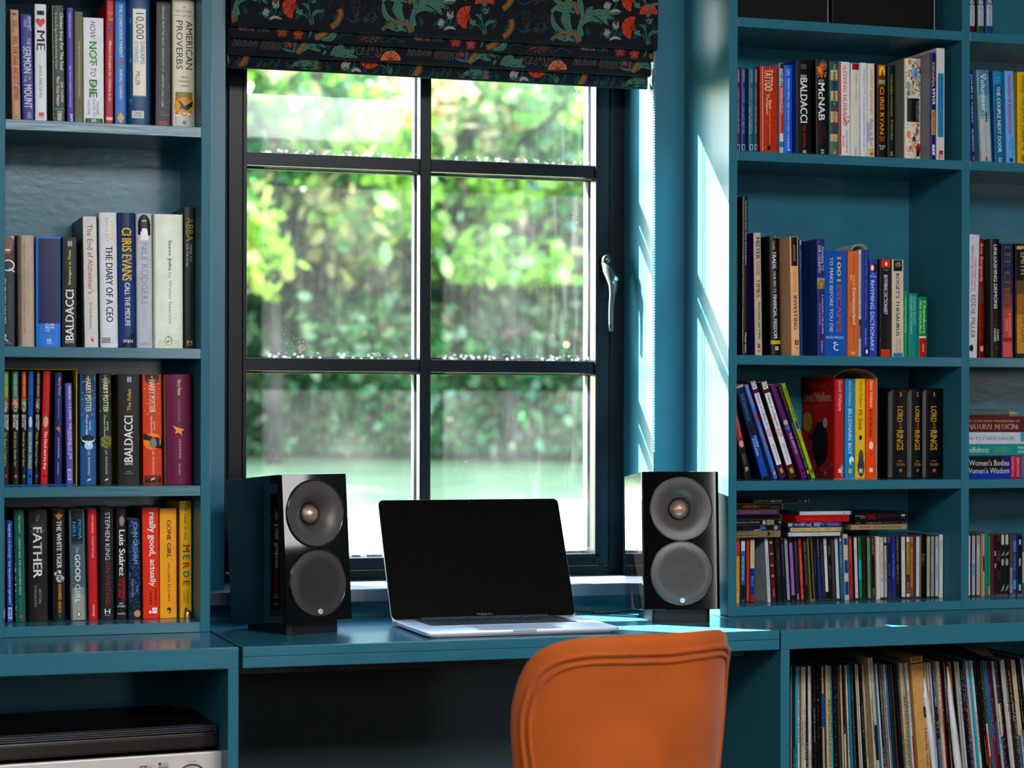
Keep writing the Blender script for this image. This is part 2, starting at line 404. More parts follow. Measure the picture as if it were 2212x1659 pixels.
def desk():
    r = empty('desk', (.694, DF, TOP)); tag(r, 'built-in teal desk below the window between the cabinets', 'desk')
    L = 1.6505 - .694
    bx('desk_top', M_TEAL, 0, L, 0, WY - DF - .0005, -.0165, 0, r, .0012)
    bx('front_edge_board', M_TEAL, 0, L, .0004, .045, -.0345, -.0169, r, .0008)
    bx('under_rail', mat('unpainted_dark_rail', (.035, .045, .045), .6, bump=.3, bscale=30, bstretch=(.3, 1, 3)), 0, L, .15, .17, -.062, -.0169, r, .001)
desk()
kp = MB(); kp.box(.6885, 1.6525, WY - .008, WY - .0005, .0003, TOP - .018); kp.build('trim_2', mat('knee_shade_panel', (.012, .036, .05), .6, var=.1))['kind'] = 'structure'  # extra dark sheet under the desk; shade is put into its colour

# ------------------------------------------------------------------ books
WHITE = (.72, .72, .72)
def spine_print(mb, items, w, h, zof, depthf=None, y0=-.0004):
    """flat print on a spine in the plane y=0 of the book: rectangles, ellipses and lettering"""
    k = 0
    dv = depthf or (lambda x: 0.0)
    ns = 7
    def lay(poly, c, yy):
        """lay a flat outline on the rounded spine, cut into strips so that it follows the curve"""
        if depthf is None:
            mb.poly([(x, yy, z) for x, z in poly], c); return
        lo = min(p[0] for p in poly); hi = max(p[0] for p in poly)
        i0, i1 = int(lo / w * ns - 1e-9), int(hi / w * ns + 1e-9)
        for i in range(max(i0, 0), min(i1, ns - 1) + 1):
            q = poly
            for lim, gt in ((w * i / ns, True), (w * (i + 1) / ns, False)):
                if not q: break
                out = []
                for j in range(len(q)):
                    a_, b_ = q[j - 1], q[j]; ia = (a_[0] >= lim) == gt; ib = (b_[0] >= lim) == gt
                    if ia != ib:
                        t_ = (lim - a_[0]) / (b_[0] - a_[0]); out.append((lim, a_[1] + (b_[1] - a_[1]) * t_))
                    if ib: out.append(b_)
                q = out
            if len(q) > 2: mb.poly([(x, yy + dv(x), z) for x, z in q], c)
    for it in items:
        k += 1; yy = y0 - k * .00006
        t, s, c, u0, u1, a, b = it[:7]; fl = it[7] if len(it) > 7 else ''
        c = lin(c); xa, xb = u0 * w, u1 * w; za, zb = zof(a), zof(b)      # za upper, zb lower
        if t == 'R':
            n = 6 if depthf else 1
            for i in range(n):
                p, q = xa + (xb - xa) * i / n, xa + (xb - xa) * (i + 1) / n
                mb.poly([(p, yy + dv(p), zb), (q, yy + dv(q), zb), (q, yy + dv(q), za), (p, yy + dv(p), za)], c)
        elif t == 'E':
            n = 18; cx, cz, rx, rz = (xa + xb) / 2, (za + zb) / 2, (xb - xa) / 2, (za - zb) / 2
            pts = [(cx + rx * math.cos(2 * math.pi * i / n), cz + rz * math.sin(2 * math.pi * i / n)) for i in range(n)]
            lay(pts, c, yy)
        elif t == 'P':   # polygon given in fractions of its own box
            pts = [(xa + (xb - xa) * p, za + (zb - za) * q) for p, q in s]
            lay(pts[::-1], c, yy)
        elif t == 'S':   # scatter of specks
            rr = random.Random(int(a * 7 + b) + int(s) * 13 + int(w * 1e6)); n = int(s)
            for i in range(n):
                x = xa + (xb - xa) * rr.random(); z = zb + (za - zb) * rr.random(); q = .0004 + .0006 * rr.random() * (3 if 'b' in fl else 1)
                q = min(q, x - xa + .0002, xb - x + .0002)
                mb.poly([(x - q, yy + dv(x), z), (x, yy + dv(x), z - q), (x + q, yy + dv(x), z), (x, yy + dv(x), z + q)], c)
        elif t == 'T':
            v, f = glyphs(s, fl)
            if not len(v): continue
            if 'u' in fl: X = xb + (xa - xb) * v[:, 1]; Z = zb + (za - zb) * v[:, 0]
            elif 'h' in fl: X = xa + (xb - xa) * v[:, 0]; Z = zb + (za - zb) * v[:, 1]
            elif 'v' in fl: X = xb + (xa - xb) * v[:, 0]; Z = za + (zb - za) * v[:, 1]
            else: X = xa + (xb - xa) * v[:, 1]; Z = za + (zb - za) * v[:, 0]
            if depthf is None or (max(X) - min(X)) < w * .08: mb.mesh([(x, yy + dv(x), z) for x, z in zip(X, Z)], f, c)
            else:
                for fc in f: lay([(X[i], Z[i]) for i in fc], c, yy)

def book_mesh(w, h, D, color, items, zof, hard=False, side=None, page=.0015):
    """cover wrapped round a page block; spine at y=0, fore-edge at y=D"""
    c = lin(color); sc = lin(side) if side else c
    t = .0022 if hard else .0007
    t = min(t, w * .2)
    r = min(w * .22, .0035 if hard else .0016)
    bulge = min(.0030 if hard else .0009, w * .12)
    n = 8
    def front(x):
        u = min(max(x / w, 0), 1); e = abs(2 * u - 1)
        edge = max(0, (e * w / 2 - (w / 2 - r))) / r
        return -bulge * (1 - e * e) + (r * (1 - math.sqrt(max(0, 1 - edge * edge))) if edge > 0 else 0)
    xs = [0, r * .12, r * .45, r] + [r + (w - 2 * r) * i / n for i in range(1, n)] + [w - r, w - r * .45, w - r * .12, w]
    out = [(x, front(x)) for x in xs]
    mb = MB()
    outer = out + [(w, D)]
    inner = [(w - t, D), (w - t, t + r * .6), (t, t + r * .6), (t, D), (0, D)]
    ring = outer + inner
    N = len(ring); v = [(x, y, 0) for x, y in ring] + [(x, y, h) for x, y in ring]
    mb.mesh(v, [tuple(range(N - 1, -1, -1)), tuple(range(N, 2 * N))], c)
    for i in range(N):
        j = (i + 1) % N
        col = sc if (i >= len(out) - 1) else c
        mb.mesh([v[i], v[j], v[N + j], v[N + i]], [(0, 1, 2, 3)], col)
    spine_print(mb, items, w, h, zof, front, -.00025)
    pg = MB(); ins = .003 if hard else .0006
    pg.box(t + .0001, w - t - .0001, t + r * .6 + .0002, D - (.003 if hard else .0006), ins if hard else .0004, h - ins)
    return mb, pg

def place_book(P, shelf_z, name, label, group, hard, w, h, D, color, items, zof, side, x, y, lean, cat='book', pm=None):
    mb, pg = book_mesh(w, h, D, color, items, zof, hard, side)
    z = shelf_z + .0004 + (w * math.sin(lean) if lean > 0 else 0)
    r = empty(name, (x, y, z), 0, lean)
    tag(r, label, cat, group)
    o = mb.build('cover', pm or M_PRINT, r); me = o.data
    me.polygons.foreach_set('use_smooth', [False] * len(me.polygons))
    pg.build('page_block', M_PAGES, r)
    return r

def row(origin, s, z0, depth, books, where, group, name='book', raised=0):
    """origin, s: how the listed numbers map to the photograph (origin + value / s)"""
    prev = -9; cnt = len(books)
    for i, bk in enumerate(books):
        z = z0 + (.0014 if i < raised else 0)
        desc, x0, x1, yt, lean, color, items = bk[:7]; opt = bk[7] if len(bk) > 7 else {}
        D = opt.get('d', .130); pr = opt.get('p', 0.0)
        yf = WY - .005 - D - pr
        if yf < BF + .004: yf = BF + .004
        px0, px1, pyt = origin[0] + x0 / s, origin[0] + x1 / s, origin[1] + yt / s
        xm = (px0 + px1) / 2
        h = PY(xm, pyt, yf)[2] - z
        pyb = 829.5 + SH                                   # bottom pixel row of this spine
        for _ in range(3):
            q = np.array([PY(xm, 800, yf)[0], yf, z]) - CP; kk = q @ FW; pyb = 829.5 + SH - F_PX * (q @ UP) / kk
        Xt0, Xt1 = PY(px0, pyt, yf)[0], PY(px1, pyt, yf)[0]
        wd = (Xt1 - Xt0); Xb0 = PY(px0 + lean / s, pyb, yf)[0]
        an = math.atan2(Xt0 - Xb0, h); h = h / math.cos(an) - (wd * abs(math.sin(an)) if an < 0 else 0)
        wd *= math.cos(an)
        if abs(lean) < 1: Xb0 = Xt0; an = 0.0
        for lo_ in (.3386, 1.6833, 2.1770):           # keep clear of the uprights on either side
            if Xb0 < lo_ < Xb0 + wd: wd -= lo_ - Xb0; Xb0 = lo_
        for hi_ in (.6703, 2.1594):
            if Xb0 < hi_ < Xb0 + wd: wd = hi_ - Xb0 - .0002
        if not opt.get('free'):
            if Xb0 < prev + .0003:
                if Xb0 + wd - prev > .006: wd = Xb0 + wd - prev - .0003
                Xb0 = prev + .0003
            prev = Xb0 + wd / math.cos(an)
        ca = math.cos(an)
        def zof(v, yf=yf, z=z, ca=ca, xm=xm, h=h):
            return min(max((PY(xm, origin[1] + v / s, yf)[2] - z) / ca, .001), h - .0008)
        lab = '%s, %s from left %s' % (desc, ordinal(i + 1), where); wds = lab.split()
        if len(wds) > 16: lab = '%s, %s from left' % (desc, ordinal(i + 1)) if len(desc.split()) > 10 else '%s, %s %s' % (desc, ordinal(i + 1), where)
        place_book(None, z, name, lab, group, opt.get('hard', False), wd, h, D - .002, color, items, zof, opt.get('side'), Xb0, yf, an)

def T(s, c, u0, u1, a, b, f=''): return ('T', s, c, u0, u1, a, b, f)
def R(c, u0, u1, a, b): return ('R', '', c, u0, u1, a, b)
def E(c, u0, u1, a, b): return ('E', '', c, u0, u1, a, b)
def P(pts, c, u0, u1, a, b): return ('P', pts, c, u0, u1, a, b)
def S(n, c, u0, u1, a, b, f=''): return ('S', n, c, u0, u1, a, b, f)
HEART = [(.5, 1), (.05, .5), (0, .22), (.12, .03), (.35, 0), (.5, .2), (.65, 0), (.88, .03), (1, .22), (.95, .5)]
H = {'hard': True, 'd': .150}
def face(hair, skin, top, u0=.1, u1=.9, a=0, b=100):
    return [E(hair, u0, u1, a, b), E(skin, u0 + (u1 - u0) * .2, u1 - (u1 - u0) * .2, a + (b - a) * .18, b),
            E('222222', u0 + (u1 - u0) * .3, u0 + (u1 - u0) * .42, a + (b - a) * .5, a + (b - a) * .56), E('222222', u0 + (u1 - u0) * .58, u0 + (u1 - u0) * .7, a + (b - a) * .5, a + (b - a) * .56)]

L1 = [
 ('worn peach paperback with red lettering', 92, 178, 95, 22, 'c59a7c', [R('a57a60', 0, .12, 96, 1140), T('SUSAN', '4a2a20', .5, .85, 195, 260), T('JEFFERS PH.D.', '4a2a20', .2, .5, 195, 320), T('FEEL THE FEAR', 'a02820', .28, .82, 350, 630, 'b'), T('AND DO IT ANYWAY', 'a01818', .28, .82, 645, 965, 'b'), R('4a3a30', .3, .7, 128, 150), T('RIDER', '4a3a30', .3, .7, 1110, 1125)], {'side': '1a1512'}),
 ('royal blue paperback with white serif lettering', 188, 305, 138, 26, '16208f', [T('EMMET', 'c9cbe8', .62, .9, 165, 300), T('FOX', 'c9cbe8', .3, .55, 195, 262), T('THE', 'c9cbe8', .55, .8, 368, 430), T('SERMON', 'dddff5', .2, .82, 445, 705, 'b'), T('ON', 'c9cbe8', .55, .78, 730, 765), T('THE', 'c9cbe8', .2, .45, 725, 790), T('MOUNT', 'dddff5', .2, .82, 812, 1040, 'b'), T('HARPER', 'c9cbe8', .4, .75, 1075, 1135)]),
 ('white paperback with a red heart on the spine', 329, 442, 42, 7, 'd9d9dc', [T('I', '1a1a1c', .2, .82, 105, 148, 'b'), P(HEART, 'c8201c', .1, .88, 178, 265), T('ME', '1a1a1c', .18, .86, 295, 485, 'b'), T('DAVID R. HAMILTON PhD', '2a2a2c', .36, .6, 628, 935), R('c84060', .32, .76, 1078, 1115), T('HAY', 'c84060', .3, .78, 1120, 1140, 'h')]),
 ('dark marbled green paperback with worn edges', 497, 612, 52, 12, '0d3430', [S(120, '2a6a60', .02, .98, 60, 1150, 'b'), R('c9c4a0', .0, .05, 60, 1150), T('Chicken Soup For The Soul', 'e5e0cc', .55, .9, 125, 668), T('101 Stories To Open The Heart And Rekindle The Spirit', 'cfd0b8', .18, .4, 125, 665), T('Jack Canfield', 'e5e0cc', .62, .88, 785, 975), T('Mark Victor Hansen', 'e5e0cc', .3, .55, 738, 1012), R('2a9a90', .0, 1, 1040, 1048), R('b8b8a8', .35, .7, 1062, 1155), S(30, '1a1a18', .38, .68, 1066, 1150)]),
 ('slim indigo catalogue with tiny white lettering', 634, 702, 78, 8, '4a3f9a', [T('PURE ENCAPSULATIONS', 'd0cdec', .3, .55, 128, 365), T('2020 | PRODUCT REFERENCE CATALOGUE', 'd0cdec', .3, .55, 630, 1028), T('pure', 'f0f0ff', .3, .8, 1095, 1160, 'b')]),
 ('slim olive green paperback', 708, 794, 115, 4, '6e6c42', [T('DAVID PERLMUTTER', '3a3820', .45, .65, 150, 375), T('The West Came Towards Survival Handbook from Love Editor', 'b8b48a', .45, .65, 395, 925), T('BRAZIER BOOK', '3a3820', .4, .75, 955, 1130)]),
 ('white paperback with leafy green letters', 794, 990, 172, 6, 'd5d6da', [T('HOW', '2c2c30', .32, .6, 205, 380, 'i'), T('NOT', '2b7a36', .28, .66, 402, 630, 'b'), S(50, '4fb04a', .28, .66, 402, 630, 'b'), T('TO', '2c2c30', .34, .6, 655, 735, 'i'), T('DIE', '1f6a2c', .28, .66, 765, 935, 'b'), S(40, '3f9a40', .28, .66, 765, 935, 'b'), T('MICHAEL', '5a5a5e', .62, .74, 975, 1105), T('GREGER, MD', '5a5a5e', .44, .56, 950, 1120), T('GENE STONE', '5a5a5e', .2, .3, 965, 1100), R('1c6a38', 0, 1, 1135, 1180), T('88', 'd8e8d8', .38, .62, 1142, 1172, 'h')]),
 ('bright red paperback leaning on the sky blue one', 1015, 1090, 5, -8, 'b81e20', [T('1-2-3', 'e0a020', .25, .85, 65, 200, 'b'), T('Magic', '3a4a9a', .2, .82, 215, 350, 'b'), T('Effective Discipline for Children 2-12', 'e8d8d0', .3, .68, 398, 965), T('Phelan', '5a4a9a', .35, .7, 1000, 1095, 'i'), R('e0c0b8', .1, .9, 1122, 1152)], {'p': .008}),
 ('tall sky blue paperback with a gold diamond', 1094, 1214, -22, 2, '0a7cc0', [T('THE CONSCIOUS PARENT', 'd8ecf8', .38, .62, 45, 552), P([(0, .2), (.45, .5), (0, .9), (.2, 1), (.5, .6), (1, .9), (.9, .1), (.55, .4), (.3, 0)], 'b0402a', .2, .78, 572, 632), T('SHEFALI TSABARY', 'd8ecf8', .38, .6, 665, 958), P([(.5, 0), (1, .5), (.5, 1), (0, .5)], 'd8a830', .18, .78, 1075, 1183)]),
 ('thick petrol blue hardback with a cream spine label', 1218, 1436, -40, 4, '085078', [R('dcd6c4', .18, .78, 92, 925), R('2a8ab8', .16, .8, 82, 92), R('2a8ab8', .16, .8, 918, 930), T('10,000', '1a4a78', .26, .7, 130, 380), T('DREAMS', '1a8ac0', .52, .72, 405, 618), T('INTERPRETED', '3a9ac8', .24, .42, 400, 612), T('MILLER', '8a2a28', .3, .5, 690, 820), R('c8ccc0', .12, .68, 1065, 1135), T('WINGS', '333333', .25, .58, 1078, 1098, 'h'), T('BOOKS', '333333', .25, .58, 1103, 1123, 'h'), E('2a8ab0', .02, .12, 180, 230), E('2a8ab0', .02, .12, 560, 610), E('2a8ab0', .02, .12, 945, 995)], H),
 ('black hardback with a slim white title', 1488, 1640, 18, -8, '1f1c20', [T('MIRACLES FROM THE VAULT: ANTHOLOGY OF UNDERGROUND CURES', 'c8c8c8', .4, .54, 62, 1025), S(60, '4a4a5a', .02, .98, 700, 1140, 'b'), T('JENNY', '8a8a90', .3, .7, 1072, 1085, 'h'), T('THOMPSON', '8a8a90', .2, .8, 1095, 1108, 'h'), R('9a2a40', .22, .78, 1160, 1198)], {'d': .14}),
 ('cream hardback with a rooster picture at the foot', 1648, 1862, 5, 2, 'd6cfba', [T('A', '4a4038', .46, .55, 62, 90, 'h'), T('DICTIONARY', '4a4038', .14, .86, 102, 130, 'h'), T('OF', '4a4038', .42, .58, 146, 170, 'h'), R('b8603a', .05, .38, 153, 158), R('b8603a', .62, .95, 153, 158), T('AMERICAN', '241f1c', .58, .88, 205, 668), T('PROVERBS', '241f1c', .16, .44, 205, 668), T('MIEDER', '4a4038', .36, .68, 735, 752, 'h'), T('KINGSBURY', '4a4038', .26, .78, 776, 793, 'h'), T('HARDER', '4a4038', .36, .7, 818, 835, 'h'), R('8a8a50', 0, 1, 885, 935), R('b87818', 0, 1, 930, 1115), E('d09a28', .06, .94, 935, 1110), P([(0, .1), (.2, .25), (.45, .6), (.8, .3), (1, .1), (.95, .6), (.6, 1), (.35, .9), (.2, .6)], '203030', .22, .9, 955, 1060), E('8a2a1a', .3, .42, 1020, 1050), S(30, 'e8e0d0', .05, .95, 1080, 1115, 'b'), R('c8c4bc', 0, 1, 1117, 1212), E('8a8680', .42, .6, 1158, 1200)], H),
]
L2 = [
 ('dark slate biography with a smiling portrait on top', -40, 152, 350, 0, '373c46', [R('c9c6c8', .25, 1, 352, 400)] + [E('7a7470', .2, .92, 350, 480), E('9a6a50', .26, .86, 380, 530), E('e0d8d0', .42, .72, 478, 500), E('222222', .34, .42, 420, 430), E('222222', .62, .7, 420, 430), P([(.1, 0), (.9, 0), (1, 1), (0, 1)], '7a2a28', .3, .85, 525, 575)] + [E('e8e8e8', .22, .95, 580, 692), E('373c46', .3, .87, 592, 680), P([(0, 0), (1, .8), (1, 1), (.7, 1)], 'e8e8e8', .6, 1, 660, 700), T('QUINCY JONES', 'e0e0e4', .26, .5, 755, 1195), T('THE AUTOBIOGRAPHY OF', '6a7078', .62, .72, 815, 1150), P([(.2, 0), (.6, .2), (.4, .6), (.9, 1), (.6, .95), (.25, .65), (.4, .25)], 'd0d0d4', .3, .7, 1285, 1365), T('SCEPTRE', '9a9aa0', .3, .8, 1372, 1385, 'h')], {'free': 1}),
 ('pale stone hardback turned with worn jacket', 168, 325, 348, 6, 'b9ac9a', [R('8a7868', 0, .22, 350, 1405), T('WHAT WERE YOU WAITING FOR TO DO A BOOK ABOUT THE KITCHEN', '8a3a38', .34, .42, 420, 1285), T('FOR MORE GREAT READING VISIT THE WEBSITE', 'a06a60', .6, .65, 595, 1115), T('IN THE SERIES', 'a06a60', .48, .52, 690, 1010)], {'d': .15, 'hard': True}),
 ('bright blue thick paperback with a navy block', 340, 578, 362, 2, '0a80cf', [R('16235c', .1, .97, 378, 1192), T('EE', 'e0e8f0', .58, .74, 1195, 1248, 'b'), T('GET', 'e0e8f0', .38, .54, 1192, 1275, 'b'), T('88', 'c8e0f0', .44, .62, 1335, 1370, 'h'), T('PAN', 'c8e0f0', .44, .64, 1376, 1388, 'h')]),
 ('black paperback with upside-down white author name', 595, 738, 368, 0, '1a1817', [T('88', 'c8c8c8', .36, .66, 402, 455, 'h'), T('Strangers in Time', 'e0e060', .4, .62, 490, 822, 'u'), T('BALDACCI', 'f0f0f0', .22, .78, 870, 1352, 'ub'), T('DAVID', 'e0e0e0', .2, .78, 1356, 1380, 'v')], {'side': '0a5a88'}),
 ('grey-white paperback with fine red title', 790, 922, 168, 20, 'cbc8c4', [T('The', '5a5550', .28, .68, 245, 355), T('End', 'b04038', .3, .7, 385, 488), T('of', '5a5550', .3, .7, 512, 562), T("Alzheimer's", 'b04038', .3, .72, 580, 910), T('Dr Dale Bredesen', '5a5550', .38, .56, 993, 1243), P([(.3, 0), (.75, .55), (1, .1), (.8, 1), (.0, .45), (.5, .6)], 'b82020', .35, .68, 1312, 1373)], {'d': .15, 'side': '6a6c68'}),
 ('tall white hardback with bold black title', 944, 1116, 130, 16, 'd2d3da', [T('STEVEN', 'd8b83a', .62, .8, 212, 390), T('BARTLETT', 'd8b83a', .34, .52, 185, 420), T('THE DIARY OF A CEO', '101012', .33, .72, 455, 1180, 'b'), R('1a1a1c', .0, .55, 1328, 1335), R('1a1a1c', .0, .55, 1342, 1349), R('1a1a1c', .0, .55, 1356, 1363), R('1a1a1c', .0, .55, 1370, 1377)], H),
 ('navy hardback with yellow and white capitals', 1122, 1288, 133, 14, '1b477c', [R('17335c', 0, 1, 135, 500), R('1b477c', 0, 1, 500, 900), T('CHRIS EVANS', 'e8c020', .22, .78, 278, 783, 'b'), T('CALL THE MIDLIFE', 'dfe4f0', .36, .66, 805, 1218, 'b'), P([(0, 1), (.3, .5), (.8, .05), (1, 0), (1, 1)], '1c1e26', .1, 1, 1270, 1418), T('W&N', 'e8e8f0', .22, .8, 1345, 1378, 'h')], H),
 ('silver grey hardback with a small portrait on top', 1297, 1453, 140, 10, 'bcbcc6', [R('c8c2c8', 0, 1, 142, 400), E('1a1a1e', .12, .86, 150, 330), E('454248', .32, .68, 185, 285), R('1a1a1e', .12, .26, 240, 345), R('1a1a1e', .72, .88, 240, 350), P([(.2, 0), (.8, 0), (1, 1), (0, 1)], 'e4e4e8', .26, .76, 285, 395), E('d8d8d8', .38, .48, 205, 222), E('d8d8d8', .52, .62, 205, 222), T('NILE RODGERS', '8a8a92', .3, .68, 425, 1012, 't'), T('LE FREAK', 'a8a8b0', .36, .6, 1052, 1235, 't'), R('8a8a92', .5, .53, 1365, 1385), T('sphere', '5a5a60', .22, .78, 1380, 1400, 'h')], H),
 ('thick off-white hardback with foxed green edges', 1463, 1748, 148, 4, 'dadfd2', [R('c6ceb6', .0, .06, 160, 1420), R('c6ceb6', .94, 1, 160, 1420), R('ced5c0', .0, 1, 1350, 1422), E('dce0d6', .12, .88, 200, 1405), T('Steve Jobs', '2a2c2c', .46, .6, 398, 688, 'b'), T('by Walter Isaacson', '8a8e8a', .46, .6, 705, 1198), E('8a8e8a', .36, .62, 1310, 1400), E('d6dacc', .38, .6, 1315, 1395), S(12, '6a6e6a', .4, .58, 1320, 1390, 'b')], {'hard': True, 'd': .158}),
 ('charcoal box set spine with gold letters', 1757, 1862, 80, 2, '343237', [T('ABBA', 'b8a848', .22, .86, 180, 405, 't'), T('THANK YOU', 'c0c0b8', .55, .75, 430, 605), T('FOR THE MUSIC', 'c0c0b8', .2, .4, 432, 655), R('c8b868', .25, .78, 1358, 1380), E('343237', .4, .62, 1362, 1380), T('589 472-2', 'c8b868', .2, .85, 1388, 1402, 'h')], {'d': .15}),
]
def hz(c1, c2, blob, title, tc='d0c030'):
    return [R(c1, 0, 1, 98, 362), T('ANTHONY HOROWITZ', tc, .3, .72, 118, 345, 'b'), R(blob, 0, 1, 362, 470), E('b8a090', .15, .85, 375, 490), S(25, '2a3a4a', .1, .9, 380, 480, 'b'), T('THE DIAMOND', 'f0f0f0', .55, .88, 512, 660, 'b'), T('BROTHERS', 'f0f0f0', .18, .5, 515, 640, 'b'), T(title, 'c8c860', .25, .6, 680, 1010, 'i'), P([(0, .4), (.5, 0), (1, .4), (.8, 1), (.2, 1)], blob, .35, .75, 1082, 1118)]
def remap(e, x0, x1):
    k = lambda u: max(.02, (e[1] + u * (e[2] - e[1]) - x0) / (x1 - x0))
    return (e[0], x0, x1) + tuple(e[3:6]) + ([it[:3] + (k(it[3]), k(it[4])) + it[5:] for it in e[6]],) + tuple(e[7:])
L2[0] = remap(L2[0], 6, 152)
